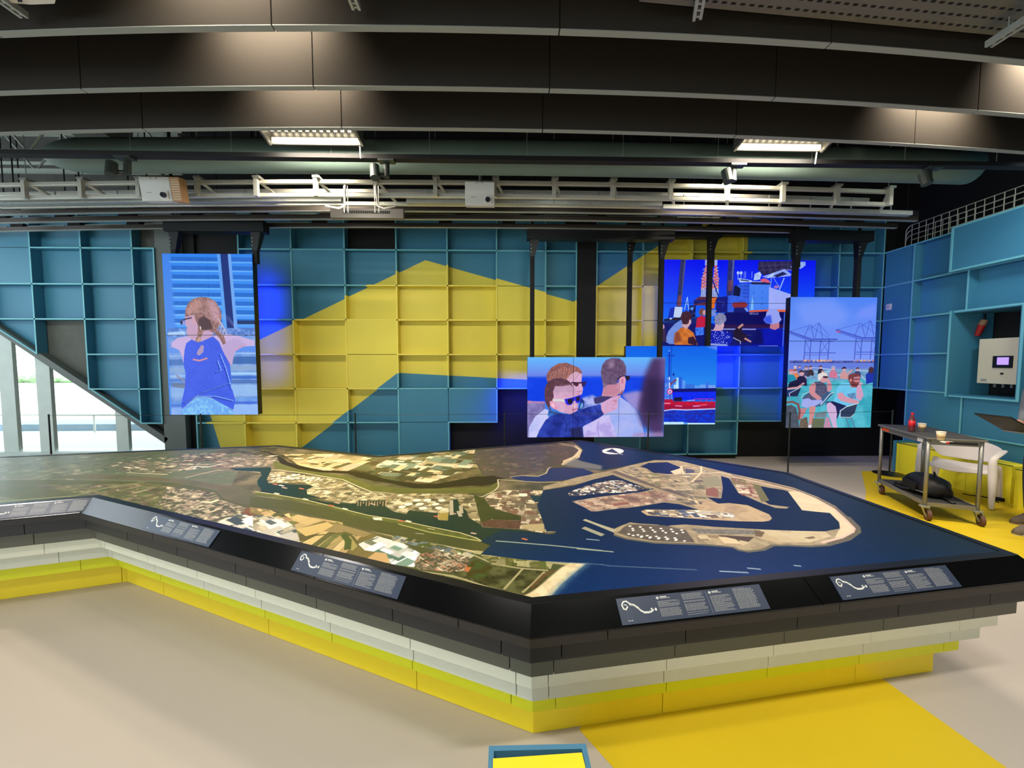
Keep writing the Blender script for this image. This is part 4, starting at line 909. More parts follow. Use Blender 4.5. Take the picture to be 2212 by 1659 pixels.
def screen_deck():
    cv = scanvas(72, 55, 975, 1605, .62, (110, 140, 246))
    cv.vgrad([(0, 0), (1100, 0), (1100, 830), (0, 830)], (78, 130, 244), (130, 156, 248), 55, 830)
    cv.poly([(100, 120), (500, 60), (700, 260), (560, 420), (200, 360)], (130, 158, 250), .6, soft=26); cv.poly([(740, 300), (800, 200), (980, 120), (990, 300)], (130, 150, 250), .6, soft=18)
    def crane(x, y, s, boomL, col=(70, 90, 200)):
        L = lambda pts, w: cv.line([(x + a * s, y + b * s) for a, b in pts], w, col)
        L([(boomL, -30), (60, 60), (330, 60)], 11); L([(boomL, -10), (60, 80), (300, 84)], 6)
        L([(30, -100), (-20, 50)], 4); L([(50, -100), (90, 60)], 4); L([(boomL, -30), (40, -105), (160, -10), (250, 50)], 3); L([(130, -130), (100, 40)], 4); L([(140, -130), (180, 60)], 4); L([(20, -50), (130, -130), (250, 20)], 3)
        for xx in (0, 60, 160, 250): L([(xx, 60), (xx - 8, 300)], 6)
        L([(0, 220), (320, 220)], 6); L([(0, 245), (250, 245)], 4); L([(5, 80), (55, 215)], 3); L([(165, 80), (245, 215)], 3); L([(250, 80), (160, 215)], 3)
    crane(240, 490, 1.0, -170); crane(770, 470, 1.05, -200)
    cv.line([(560, 460), (600, 460)], 9, (190, 90, 150)); cv.poly([(80, 800), (975, 805), (975, 830), (80, 832)], (76, 84, 160), tex=nz(.3, 8, 2))
    r = random.Random(5)
    for k in range(46):
        X = r.choice([r.uniform(210, 400), r.uniform(750, 960), r.uniform(380, 520)]); cv.poly([(X, 790), (X + 16, 790), (X + 16, 812), (X, 812)], r.choice([(220, 160, 130), (200, 120, 110), (150, 150, 200), (226, 190, 150)]), .9)
    cv.poly([(80, 832), (975, 835), (975, 920), (80, 920)], (100, 124, 220)); cv.poly([(70, 910), (975, 905), (975, 1610), (30, 1610)], (60, 168, 190), tex=nz(.07, 60, 3, (86, 186, 206)))
    cv.poly([(80, 900), (975, 890), (975, 1010), (420, 1050), (80, 980)], (130, 150, 200), .7, tex=nz(.3, 16, 3), soft=5)
    for (a, b) in [((320, 940), (560, 930)), ((540, 968), (700, 970)), ((780, 915), (975, 925)), ((300, 880), (520, 905)), ((830, 960), (930, 1080))]: cv.line([a, b], 4, (200, 216, 240))
    def person(x, y, s, shirt, hair, skin=(206, 160, 176)):
        cv.poly([(x - 40 * s, y + 110 * s), (x - 36 * s, y + 40 * s), (x - 10 * s, y + 26 * s), (x + 24 * s, y + 30 * s), (x + 44 * s, y + 60 * s), (x + 48 * s, y + 120 * s)], shirt, tex=nz(.1, 8, 2))
        cv.ell((x, y), 22 * s, 27 * s, skin); cv.poly([(x - 23 * s, y), (x - 22 * s, y - 20 * s), (x, y - 32 * s), (x + 22 * s, y - 20 * s), (x + 20 * s, y - 4 * s), (x, y - 12 * s)], hair)
    for (x, y, s, a, b) in [(145, 885, .7, (160, 120, 150), (220, 214, 220)), (190, 875, .6, (90, 110, 200), (80, 60, 60)), (260, 890, .85, (60, 60, 100), (110, 96, 110)), (305, 885, .8, (60, 50, 60), (90, 70, 80)), (412, 880, .7, (40, 34, 60), (60, 40, 50)), (545, 890, 1.0, (206, 120, 150), (150, 160, 210)), (660, 905, 1.0, (206, 150, 150), (30, 28, 60)), (802, 905, .8, (60, 60, 110), (60, 44, 70)), (150, 930, .9, (230, 130, 80), (120, 70, 60)), (435, 935, .7, (200, 120, 130), (150, 110, 110))]:
        person(x, y, s, a, b)
    cv.line([(640, 975), (700, 960), (745, 915)], 12, (206, 150, 160)); cv.line([(250, 990), (262, 1060)], 16, (190, 160, 190)); cv.poly([(890, 970), (950, 900), (975, 900), (975, 1060), (900, 1080)], (30, 50, 170)); cv.ell((945, 915), 28, 40, (70, 44, 60))
    person(105, 935, 1.2, (30, 140, 170), (190, 110, 120)); person(215, 950, 1.25, (34, 28, 70), (70, 50, 60))
    cv.poly([(70, 1130), (90, 1060), (180, 1020), (250, 1030), (255, 1080), (200, 1110), (120, 1140)], (30, 26, 66)); cv.line([(240, 1070), (180, 1120), (75, 1135)], 14, (206, 150, 160)); cv.poly([(70, 1150), (160, 1140), (100, 1230), (66, 1230)], (30, 50, 110))
    for off in ((90, 1140), ): cv.poly([(off[0], 1200), (off[0] + 130, 1110), (off[0] + 90, 1225), (off[0] + 10, 1225)], (34, 40, 80)); cv.line([(off[0] + 10, 1225), (off[0] + 2, 1190), (off[0] + 130, 1112)], 5, (190, 200, 226)); cv.line([(180, 1225), (215, 1330)], 5, (120, 130, 170)); cv.line([(90, 1230), (110, 1300)], 4, (120, 130, 170))
    # woman
    cv.poly([(225, 1250), (300, 1180), (500, 1170), (560, 1190), (440, 1340), (360, 1350)], (60, 90, 130)); cv.line([(228, 1250), (240, 1200), (330, 1160)], 5, (190, 210, 230)); cv.line([(430, 1330), (520, 1200), (560, 1178)], 6, (200, 216, 236))
    cv.poly([(310, 1120), (360, 1050), (440, 1050), (480, 1100), (500, 1170), (440, 1230), (330, 1270), (250, 1250), (300, 1200)], (84, 84, 116), tex=nz(.16, 6, 2)); cv.poly([(300, 1110), (340, 1060), (370, 1080), (365, 1180), (420, 1230), (440, 1250), (400, 1275), (330, 1220), (302, 1180)], (206, 140, 150))
    cv.poly([(485, 1060), (530, 1060), (545, 1130), (520, 1170), (490, 1165)], (200, 140, 156)); cv.poly([(480, 1040), (510, 1020), (525, 1060), (495, 1075)], (210, 150, 164))
    cv.ell((450, 1010), 46, 54, (206, 150, 160)); cv.poly([(385, 1010), (390, 960), (430, 940), (480, 950), (490, 980), (440, 985), (415, 1030), (395, 1040)], (226, 216, 214), tex=nz(.1, 6, 2)); cv.poly([(440, 985), (492, 988), (485, 1010), (445, 1005)], (50, 30, 50))
    cv.poly([(225, 1340), (235, 1260), (300, 1245), (330, 1270), (440, 1265), (450, 1300), (370, 1340), (350, 1360), (320, 1345), (290, 1370)], (160, 170, 236), tex=nz(.05, 12, 2))
    cv.poly([(310, 1345), (380, 1345), (365, 1450), (340, 1570), (310, 1570), (315, 1450)], (206, 140, 140)); cv.poly([(215, 1370), (285, 1365), (270, 1420), (230, 1500), (205, 1480)], (196, 128, 136)); cv.poly([(290, 1580), (340, 1565), (350, 1605), (285, 1605)], (220, 220, 240))
    # man
    cv.poly([(585, 1130), (640, 1065), (720, 1060), (800, 1110), (860, 1160), (850, 1260), (800, 1330), (660, 1360), (550, 1300), (590, 1200)], (110, 196, 236), tex=nz(.06, 24, 3)); cv.poly([(700, 1200), (790, 1180), (800, 1250), (740, 1260)], (80, 100, 150), .6, tex=nz(.4, 6, 2))
    cv.poly([(600, 1190), (650, 1180), (690, 1230), (800, 1270), (840, 1290), (830, 1315), (740, 1310), (640, 1280), (605, 1240)], (210, 150, 170)); cv.poly([(800, 1090), (840, 1080), (860, 1140), (880, 1220), (850, 1280), (800, 1250)], (206, 156, 190)); cv.poly([(800, 1080), (840, 1060), (870, 1075), (850, 1100), (810, 1105)], (216, 166, 186))
    cv.poly([(720, 1020), (830, 980), (835, 1050), (790, 1120), (740, 1120)], (196, 124, 136)); cv.poly([(705, 1010), (710, 970), (760, 950), (820, 960), (830, 990), (770, 990), (760, 1040), (790, 1060), (830, 1060), (800, 1120), (750, 1110), (720, 1060)], (120, 60, 66), tex=nz(.1, 7, 2)); cv.line([(760, 1025), (835, 1020)], 5, (50, 26, 40)); cv.ell((735, 1035), 12, 20, (206, 130, 140))
    cv.poly([(480, 1330), (490, 1290), (560, 1285), (700, 1340), (720, 1360), (640, 1400), (610, 1500), (590, 1420), (520, 1310)], (26, 34, 84), tex=nz(.06, 20, 2)); cv.poly([(490, 1310), (530, 1295), (590, 1350), (608, 1440), (600, 1520), (620, 1605), (570, 1605), (540, 1500), (500, 1400)], (206, 176, 216)); cv.poly([(490, 1480), (520, 1470), (560, 1605), (470, 1605)], (190, 140, 170))
    cv.poly([(640, 1470), (640, 1400), (700, 1350), (820, 1310), (790, 1440), (750, 1480), (660, 1485)], (46, 60, 90)); cv.line([(640, 1470), (640, 1400), (700, 1352), (822, 1312)], 7, (190, 214, 226)); cv.line([(640, 1475), (750, 1480), (790, 1440)], 6, (170, 196, 210)); cv.line([(705, 1485), (740, 1600)], 6, (90, 120, 150)); cv.line([(760, 1485), (805, 1600)], 6, (90, 120, 150)); cv.line([(700, 1490), (770, 1490)], 5, (90, 120, 150))
    # bags
    cv.poly([(60, 1340), (120, 1325), (170, 1360), (200, 1480), (210, 1605), (50, 1605)], (76, 84, 100), tex=nz(.1, 18, 3)); cv.line([(60, 1300), (130, 1290), (190, 1320), (210, 1400), (205, 1500)], 14, (130, 76, 76)); cv.poly([(220, 1500), (290, 1470), (310, 1605), (210, 1605)], (110, 96, 84), tex=nz(.2, 10, 2)); cv.poly([(350, 1490), (480, 1490), (470, 1605), (340, 1605)], (112, 96, 60), .8); cv.poly([(370, 1430), (500, 1400), (490, 1480), (380, 1480)], (130, 110, 116), .7, soft=3)
    cv.grain(.03)
    return cv.a

def panel_print():
    """dark blue information panel: small white chart, two dots with headings, four columns of small print"""
    cv = Canvas(1000, 172, lambda p: p * 1.0, (44, 56, 76))
    W = (226, 226, 210)
    cv.line([(28, 44), (42, 24), (62, 22), (80, 40)], 9, W); cv.line([(28, 44), (34, 70), (48, 76), (62, 58)], 9, W); cv.line([(44, 44), (58, 48)], 6, W)
    cv.line([(80, 44), (104, 52), (124, 70)], 13, W); cv.line([(124, 70), (142, 94), (158, 104)], 11, W); cv.line([(158, 106), (186, 108), (206, 104)], 13, W); cv.line([(206, 104), (222, 96)], 9, W); cv.ell((212, 88), 6, 6, W); cv.ell((238, 94), 7, 10, W)
    cv.line([(84, 46), (120, 68)], 2, (44, 56, 76)); cv.line([(130, 80), (200, 106)], 2, (44, 56, 76)); cv.line([(48, 80), (48, 142)], 1, (96, 104, 116)); cv.line([(74, 66), (74, 142)], 1, (96, 104, 116))
    for x in (44, 62): cv.poly([(x, 146), (x + 13, 146), (x + 13, 151), (x, 151)], (190, 190, 180))
    r = random.Random(2)
    def col(x, y0, y1, w=150):
        y = y0
        while y < y1:
            if r.random() < .1: y += 7; continue
            L = w * r.uniform(.86, 1.0) if r.random() > .12 else w * r.uniform(.4, .7)
            X = x
            while X < x + L:
                ww = r.uniform(5, 17)
                cv.poly([(X, y), (min(X + ww, x + L), y), (min(X + ww, x + L), y + 3.1), (X, y + 3.1)], (172, 170, 158), .85)
                X += ww + 2.6
            y += 6.1
    for x in (262, 622):
        cv.ell((x + 8, 22), 9, 9, W); cv.ell((x + 8, 22), 3, 3, (60, 70, 90)); cv.poly([(x + 24, 14), (x + 70, 14), (x + 70, 20), (x + 24, 20)], W); cv.poly([(x + 24, 24), (x + 90, 24), (x + 90, 28), (x + 24, 28)], (190, 188, 176))
        col(x, 44, 150); col(x + 172, 12, 150, 152)
    cv.line([(604, 14), (604, 160)], 3, (120, 126, 134))
    return cv.a
# ------------------------------------------------------------------ surfaces
M_BLACK = mat('black_paint', (10, 11, 11), .75, noise=(6, .15))
M_CEIL = mat('ceiling_black', (13, 14, 14), .9)
M_DARK = mat('dark_metal', (24, 26, 27), .45, metal=.3, spec=.4)
M_CONC = mat('grey_screed', (96, 98, 92), .85, noise=(9, .22), bump=.2)
M_MUL = mat('mullion_grey', (196, 206, 198), .6, noise=(5, .1))
M_COL = mat('grey_column', (104, 112, 108), .7, noise=(5, .1))
M_FLOOR = mat('beige_resin_floor', (184, 174, 160), .5, noise=(1.2, .05), bump=.05, spec=.35)
M_YFLOOR = mat('yellow_resin_floor', (212, 184, 33), .5, noise=(2.0, .06), bump=.05, spec=.35)
M_ALU = mat('aluminium', (214, 212, 198), .38, metal=.35, noise=(30, .08))
M_STEEL = mat('galvanised_steel', (170, 174, 168), .42, metal=.4, noise=(24, .2))
M_WHITE = mat('white_plastic', (224, 220, 212), .4)

def paint_mat(name, blue, yellow, polys_or):
    """two-colour wall paint: yellow inside any of the convex regions given in wall coordinates (x, z)"""
    m = bpy.data.materials.new(name)
    m.use_nodes = True
    nt = m.node_tree; b = nt.nodes['Principled BSDF']
    b.inputs['Roughness'].default_value = .5
    b.inputs['Specular IOR Level'].default_value = .35
    g = nt.nodes.new('ShaderNodeNewGeometry'); sp = nt.nodes.new('ShaderNodeSeparateXYZ')
    nt.links.new(g.outputs['Position'], sp.inputs[0])
    def math_(op, a, b_):
        n = nt.nodes.new('ShaderNodeMath'); n.operation = op
        for i, v in enumerate((a, b_)):
            if v is None: continue
            if isinstance(v, (int, float)): n.inputs[i].default_value = v
            else: nt.links.new(v, n.inputs[i])
        return n.outputs[0]
    def half(p, q):
        """1 on the left of the directed line p->q"""
        nx, nz_ = -(q[1] - p[1]), q[0] - p[0]
        c = nx * p[0] + nz_ * p[1]
        return math_('GREATER_THAN', math_('ADD', math_('MULTIPLY', sp.outputs['X'], nx), math_('MULTIPLY', sp.outputs['Z'], nz_)), c)
    total = None
    for poly in polys_or:
        r = None
        for (p, q) in poly:
            h = half(p, q)
            r = h if r is None else math_('MULTIPLY', r, h)
        total = r if total is None else math_('MAXIMUM', total, r)
    tc = nt.nodes.new('ShaderNodeTexNoise'); tc.inputs['Scale'].default_value = 2.0; nt.links.new(g.outputs['Position'], tc.inputs['Vector'])
    mr = nt.nodes.new('ShaderNodeMapRange'); mr.inputs[3].default_value = .94; mr.inputs[4].default_value = 1.06; nt.links.new(tc.outputs['Fac'], mr.inputs[0])
    mx = nt.nodes.new('ShaderNodeMix'); mx.data_type = 'RGBA'
    mx.inputs[6].default_value = srgb(blue); mx.inputs[7].default_value = srgb(yellow)
    nt.links.new(total, mx.inputs[0])
    vm = nt.nodes.new('ShaderNodeVectorMath'); vm.operation = 'SCALE'
    nt.links.new(mx.outputs[2], vm.inputs[0]); nt.links.new(mr.outputs[0], vm.inputs['Scale'])
    nt.links.new(vm.outputs[0], b.inputs['Base Color'])
    return m
A_, B_, C_ = (-3.945, 2.089), (-1.293, 3.356), (1.234, 2.67)
upper = [(B_, A_), (C_, B_), ((-4.931, .797), (-4.789, .257)), ((1.4, 4), (1.4, 0))]
# each region is the left side of its directed lines
upper = [(B_, A_), (C_, B_), ((-4.789, .257), (-4.931, .797))]
upper = [(q, p) if i == 2 else (p, q) for i, (p, q) in enumerate(upper)]
west = ((1.4, 0), (1.4, 4))
REG = [upper + [((-3.366, .249), (-1.752, 1.474)), west], upper + [((-1.752, 1.474), (.415, 1.357)), west],
       [((2.632, 3.622), (1.563, 2.922)), ((4.155, 0), (4.155, 4)), ((2.0, 1.3), (4.15, 2.6)), ((1.4, 4), (1.4, 0))]]
M_WALL = paint_mat('wall_paint', (66, 132, 160), (232, 216, 82), REG)
M_EDGE = paint_mat('wall_paint_edge', (112, 186, 198), (244, 226, 96), REG)

# ------------------------------------------------------------------ shell
floor = box_obj('floor', (-12, 8.2, -6, 9.2, -.12, 0), M_FLOOR, kind='structure')
def flat(name, pts, z, m, parent=None, th=.003, **k):
    return MB().prism([(p[0], p[1]) for p in pts], z - th, z).build(name, m, parent, **k)
p1 = [onz(1252, 1577, 0), onz(1325, 1659, 0), np.array([.62, 1.1, 0]), np.array([2.12, 1.15, 0]), onz(2174, 1659, 0), onz(1912, 1471, 0), np.array([1.6, 2.4, 0]), np.array([.8, 2.3, 0])]
flat('painted_field', p1, .002, M_YFLOOR, floor)
p2 = [onz(1861, 1018, 0), onz(1871, 1064, 0), np.array([3.2, 3.3, 0]), np.array([3.9, 2.75, 0]), np.array([6.25, 2.75, 0]), np.array([6.35, 5.6, 0])]
flat('painted_field', p2, .002, M_YFLOOR, floor)
box_obj('ceiling', (-12, 8.2, -6, 9.2, 5.6, 5.75), M_CEIL, kind='structure')

# ------------------------------------------------------------------ back wall: backing with the slanted window opening, then panels and ribs
WT = .30
wall = thing('wall_back', None, None); wall['kind'] = 'structure'
dz = lambda x: 2.09 + (x + 8.1) * (.31 - 2.09) / 2.5      # the slanted lower edge of the wall above the glass
bk = MB()
bk.extr([(-12, D + .16, 5.6), (-5.6, D + .16, 5.6), (-5.6, D + .16, dz(-5.6)), (-12, D + .16, dz(-12) if dz(-12) < 5.4 else 4.6)], (0, .14, 0))
bk.build('backing', M_CONC, wall)
b2 = MB(); b2.box(-5.25, 7.4, D + .16, D + .30, 0, 5.6); b2.build('backing', M_BLACK, wall)
box_obj('column', (-5.6, -5.25, D + .02, D + .34, 0, 4.2), M_COL, wall)
box_obj('slot', (-5.25, -5.06, D + .12, D + .2, 0, 4.1), M_BLACK, wall)
box_obj('plinth', (-5.0, 4.0, D + .04, D + .16, 0, .085), M_DARK, wall)
box_obj('column', (1.235, 1.535, D - .03, D + .16, 0, 4.3), M_BLACK, wall)
# slanted reveal along the window
def slab(p, q, y0, y1, th):
    d = np.array([q[0] - p[0], q[1] - p[1]]); d /= np.hypot(*d); n = np.array([-d[1], d[0]])
    if n[1] < 0: n = -n
    return [(p[0], y0, p[1]), (q[0], y0, q[1]), (q[0] + n[0] * th, y0, q[1] + n[1] * th), (p[0] + n[0] * th, y0, p[1] + n[1] * th)], (0, y1 - y0, 0)
MB().extr(*slab((-10.5, dz(-10.5)), (-5.6, dz(-5.6)), D + .02, D + .3, .10)).build('reveal', M_COL, wall)

class Frame:
    """local wall coordinates: s along, z up, d depth behind the front plane"""
    def __init__(s, o, u, n): s.o, s.u, s.n = np.array(o, float), np.array(u, float), np.array(n, float)
    def P(s, a, z, d): return s.o + s.u * a - s.n * d + np.array([0, 0, z])
    def box(s, mb, a0, a1, z0, z1, d0, d1):
        bot = [s.P(a0, z0, d0), s.P(a1, z0, d0), s.P(a1, z0, d1), s.P(a0, z0, d1)]
        top = [s.P(a0, z1, d0), s.P(a1, z1, d0), s.P(a1, z1, d1), s.P(a0, z1, d1)]
        mb.hexa(bot, top); return mb
FB = Frame((0, D, 0), (1, 0, 0), (0, -1, 0))
ZR = [.087, .652, 1.217, 1.782, 2.35, 2.91, 3.48, 4.05]
RB = .011          # half a rib

def cell(F, par, a0, a1, z0, z1, depth, rd=.15, left=True, right=True, bottom=True, top=True, poly=None, flush=False):
    """one painted panel set back between ribs"""
    g = .004
    mb = MB(); F.box(mb, a0 + g, a1 - g, z0 + g, z1 - g, depth, depth + .012); mb.build('panel', M_WALL, par)
def rib(F, par, a0, a1, z0, z1, rd, d0=0.0):
    mb = MB(); F.box(mb, a0, a1, z0, z1, d0, rd); F_ = mb
    # the narrow front edge takes a lighter tint of the wall colours
    o = mb.build('rib', M_WALL, par)
    e = MB(); F.box(e, a0, a1, z0, z1, d0 - .0015, d0); e.build('rib_edge', M_EDGE, par)

def block(F, par, xs, zs, present, depth=.13, rd=.15, flush=()):
    """xs, zs grid lines; present(i,j) tells which cells exist; flush cells come forward"""
    nx, nz_ = len(xs) - 1, len(zs) - 1
    ok = lambda i, j: 0 <= i < nx and 0 <= j < nz_ and present(i, j)
    for i in range(nx):
        for j in range(nz_):
            if ok(i, j):
                cell(F, par, xs[i], xs[i + 1], zs[j], zs[j + 1], .006 if (i, j) in flush else depth + .012 * ((i * 7 + j * 3) % 3))
    merged = lambda a, b: a in flush and b in flush
    for i in range(nx + 1):          # vertical ribs, one per cell height
        for j in range(nz_):
            if ok(i - 1, j) or ok(i, j):
                if (i - 1, j) in flush and (i, j) in flush: continue
                rib(F, par, xs[i] - RB, xs[i] + RB, zs[j] + RB, zs[j + 1] - RB, rd)
    for j in range(nz_ + 1):
        for i in range(nx):
            if ok(i, j - 1) or ok(i, j):
                if (i, j - 1) in flush and (i, j) in flush: continue
                rib(F, par, xs[i] - RB, xs[i + 1] + RB, zs[j] - RB, zs[j] + RB, rd)

# left block: ends on the slanted edge
xl = [-9.18, -8.36, -7.54, -6.75, -5.95, -5.61]
block(FB, wall, xl, ZR[1:], lambda i, j: (i <= 1 and j >= 3 + (i == 0)) or (i == 2 and j >= 3) or (i == 3 and j >= 1) or (i == 4 and 0 <= j <= 4), .13,
      flush=((0, 5), (1, 5), (0, 4), (1, 4)))
# triangles cut by the slant
def tri(pts, d0, d1, m, name):
    MB().extr([(x, D + d0, z) for x, z in pts], (0, d1 - d0, 0)).build(name, m, wall)
tri([(-8.36, 2.35), (-7.55, 2.35), (-7.55, 1.80)], .12, .135, M_WALL, 'panel')
MB().extr(*slab((-8.36, 2.35), (-7.54, 1.78), 6.42, 6.57, .02)).build('rib', M_EDGE, wall)
tri([(-6.74, 1.21), (-5.96, 1.21), (-5.96, .67)], .12, .135, M_WALL, 'panel')
MB().extr(*slab((-6.76, 1.23), (-5.95, .652), 6.42, 6.57, .02)).build('rib', M_EDGE, wall)
rib(FB, wall, -7.54 - RB, -7.54 + RB, 1.79, 2.34, .15)
# middle block
xm = [-5.05, -4.27, -3.43, -2.576, -1.739, -.911, -.102, .705, 1.215]
def mid(i, j):
    if j == 6: return i not in (0, 3)
    if i == 0: return j <= 4
    if i >= 6: return j >= (2 if i >= 6 else 0)
    if i == 5: return j >= 1
    return True
block(FB, wall, xm, ZR, mid, .13, flush=((3, 2), (3, 3), (6, 4), (6, 5), (2, 5), (4, 1), (5, 1), (2, 1), (4, 0)))
# right block
xr = [1.555, 2.325, 3.146, 3.996, 4.788, 5.64, 6.40]
block(FB, wall, xr, ZR, lambda i, j: (j >= 1 and j < 6 or (j == 6 and i <= 5) or (j == 0 and i <= 2)) and not (j == 1 and i >= 5), .13, flush=((1, 3), (1, 4), (4, 1), (0, 0)))

# ------------------------------------------------------------------ right wall
wr = thing('wall_right', None, None); wr['kind'] = 'structure'
ur = np.array([-.06, -1.0, 0]); ur /= np.linalg.norm(ur)
nr = np.array([-1.0, .06, 0]); nr /= np.linalg.norm(nr)
FR = Frame((6.41, 6.42, 0), ur, nr)
mb = MB()
for (a0, a1, z0, z1) in [(-.3, 11.5, 3.50, 5.6), (.5, 1.14, 0, 3.50), (1.90, 11.5, 0, 3.50), (1.14, 1.90, 0, 1.19), (1.14, 1.90, 2.36, 3.50), (-.3, .5, 1.217, 3.5)]:
    FR.box(mb, a0, a1, z0, z1, .17 if z0 < 3.49 else .62, .72)
mb.build('backing', M_BLACK, wr)
mb = MB(); FR.box(mb, -.2, .5, 0, 1.217, .5, .6); mb.build('backing', M_BLACK, wr)
xw = [0.0, .5, 1.262, 2.02, 2.80, 3.6, 4.4]
def pan(a0, a1, z0, z1, d=.13): cell(FR, wr, a0, a1, z0, z1, d)
def rv(a, z0, z1): rib(FR, wr, a - RB, a + RB, z0 + RB, z1 - RB, .15)
def rh(z, a0, a1): rib(FR, wr, a0, a1, z - RB, z + RB, .15)
for j in range(2, 6): pan(.011, .5, ZR[j], ZR[j + 1], .012); rv(.5, ZR[j], ZR[j + 1])
pan(.5, 1.125, 2.91, 3.48); pan(.5, 1.262, 2.35, 2.91); rv(1.262, 2.35, 2.91); pan(1.262, 2.75, 2.35, 2.91); pan(2.75, 4.4, 2.35, 2.91); rv(2.75, 2.35, 2.91)
pan(.5, 1.12, 1.782, 2.35, .06); pan(.5, 1.12, 1.217, 1.782, .06)
pan(.5, 1.276, .652, 1.217, .012); pan(1.276, 2.3, .652, 1.19, .02); pan(2.3, 4.4, .652, 1.19, .012); pan(.5, 1.276, .087, .652, .012); pan(1.276, 2.3, .087, .652, .02); pan(2.3, 4.4, .087, .652, .012)
pan(1.93, 4.4, 1.217, 2.35, .06); rv(.5, .087, .652); rv(.5, .652, 1.217); rv(1.276, .652, 1.19); rv(1.276, .087, .652)
for z in (1.217, 1.782): rh(z, 0, 1.125)
rh(2.35, 0, 1.3); rh(2.91, 0, 4.4); rh(3.48, 0, 4.4); rh(.652, .5, 4.4); rh(.087, .5, 4.4); rh(2.35, 1.9, 4.4)
# open cupboard for the switch box, standing proud of the wall
mb = MB(); FR.box(mb, 1.125, 1.150, 1.17, 2.37, -.07, .5); FR.box(mb, 1.150, 1.885, 2.335, 2.37, -.04, .5); FR.box(mb, 1.885, 1.925, 1.17, 2.37, -.04, .5); FR.box(mb, 1.150, 1.885, 1.17, 1.20, -.04, .5)
mb.build('recess_frame', M_WALL, wr)
e = MB(); FR.box(e, 1.150, 1.925, 2.345, 2.37, -.044, -.04); FR.box(e, 1.897, 1.925, 1.19, 2.345, -.044, -.04); FR.box(e, 1.150, 1.925, 1.17, 1.19, -.044, -.04); FR.box(e, 1.125, 1.150, 1.17, 2.37, -.0735, -.07)
e.build('rib_edge', M_EDGE, wr)
# deep box panel high on the wall
mb = MB(); FR.box(mb, 1.13, 4.4, 2.925, 3.50, -.10, .12); mb.build('box_panel', M_WALL, wr)
e = MB()
for (a0, a1, z0, z1) in [(1.118, 1.142, 2.905, 3.52), (1.142, 4.4, 2.905, 2.93), (1.142, 4.4, 3.495, 3.52)]: FR.box(e, a0, a1, z0, z1, -.112, .10)
e.build('rib_edge', M_EDGE, wr)
# rear and left limits of the hall, out of view: glazed to the daylight
wl = thing('wall_left', None, None); wl['kind'] = 'structure'
box_obj('panel', (-12.2, -12.0, -6, 9.2, 5.1, 5.6), M_BLACK, wl); box_obj('panel', (-12.2, -12, -6, 9.2, 0, .4), M_BLACK, wl)
for k in range(8): box_obj('mullion', (-12.18, -12.02, -6 + k * 2.0, -5.85 + k * 2.0, .4, 5.1), M_COL, wl)
wf = thing('wall_front', None, None); wf['kind'] = 'structure'
box_obj('panel', (-12, 8.2, -6.2, -6, 2.9, 5.6), M_BLACK, wf); box_obj('panel', (-2.0, 8.2, -6.2, -6, 0, 2.9), M_COL, wf)
for k in range(6): box_obj('mullion', (-12 + k * 1.9, -11.85 + k * 1.9, -6.18, -6.02, 0, 2.9), M_COL, wf)
box_obj('panel', (8.0, 8.2, -6, 9.2, 0, 5.6), M_BLACK, wf)

# ------------------------------------------------------------------ glazing behind the slanted wall, and the world outside
w1 = thing('window_1', None, None, (-8, 7.0, 0)); w1['kind'] = 'structure'
M_GLASS = mat('window_glass', (240, 250, 250), .02, trans=1.0, ior=1.02, spec=.3)
for (xa, xb) in [(-8.87, -8.62), (-8.24, -8.0), (-6.91, -6.70), (-5.55, -5.4), (-10.2, -9.98), (-11.6, -11.4)]:
    box_obj('mullion', (xa, xb, 6.98, 7.04, 0, 4.2), M_MUL, w1)
box_obj('sill', (-12, -5.3, 6.9, 7.2, 0, .06), M_MUL, w1)
for (xa, xb) in [(-9.98, -8.87), (-8.62, -8.24), (-8.0, -6.91), (-6.70, -5.55)]:
    box_obj('pane', (xa, xb, 7.05, 7.06, .10, 4.2), M_GLASS, w1)
box_obj('head', (-12, -5.3, 6.75, 7.2, 4.2, 5.6), M_BLACK, w1)
box_obj('wall_return', (-5.4, -5.25, D + .3, 7.2, 0, 5.6), M_BLACK, w1)
box_obj('terrain', (-90, 60, 9.2, 120, -.3, -.02), mat('pale_sand', (214, 212, 200), .9, noise=(.6, .08)), kind='structure')
box_obj('terrace', (-40, 12, 7.2, 9.2, -.2, -.01), mat('pale_paving', (206, 206, 198), .8), kind='structure')
box_obj('kerb', (-40, 10, 9.6, 10.4, -.02, .14), mat('blue_grey_kerb', (150, 168, 184), .7, noise=(3, .2)), kind='structure')
rail = thing('handrail', 'thin pale handrail on posts outside beyond the slanted window', 'handrail', (-9, 9.3, 0))
MB().tube([(-14, 9.3, .42), (-6, 9.3, .42)], .025).build('rail', M_WHITE, rail)
for x in (-13.5, -11.6, -9.7, -7.8, -6.2): MB().tube([(x, 9.3, -.01), (x, 9.3, .42)], .02).build('post', M_WHITE, rail)
hedge_m = mat('hedge_green', (150, 176, 130), .9, noise=(1.5, .35))
hb = MB(); r = random.Random(4)
for k in range(90):
    x = -62 + k * .75; h = .35 + .55 * r.random(); y = 33 + r.uniform(-.6, .6)
    hb.lathe((x, y, -.05), [(.5, 0), (.75, h * .5), (.5, h * .85), (.1, h)], 7)
tag(hb.build('hedge', hedge_m, kind='stuff'), 'low green hedge far across the bright ground outside', 'hedge')
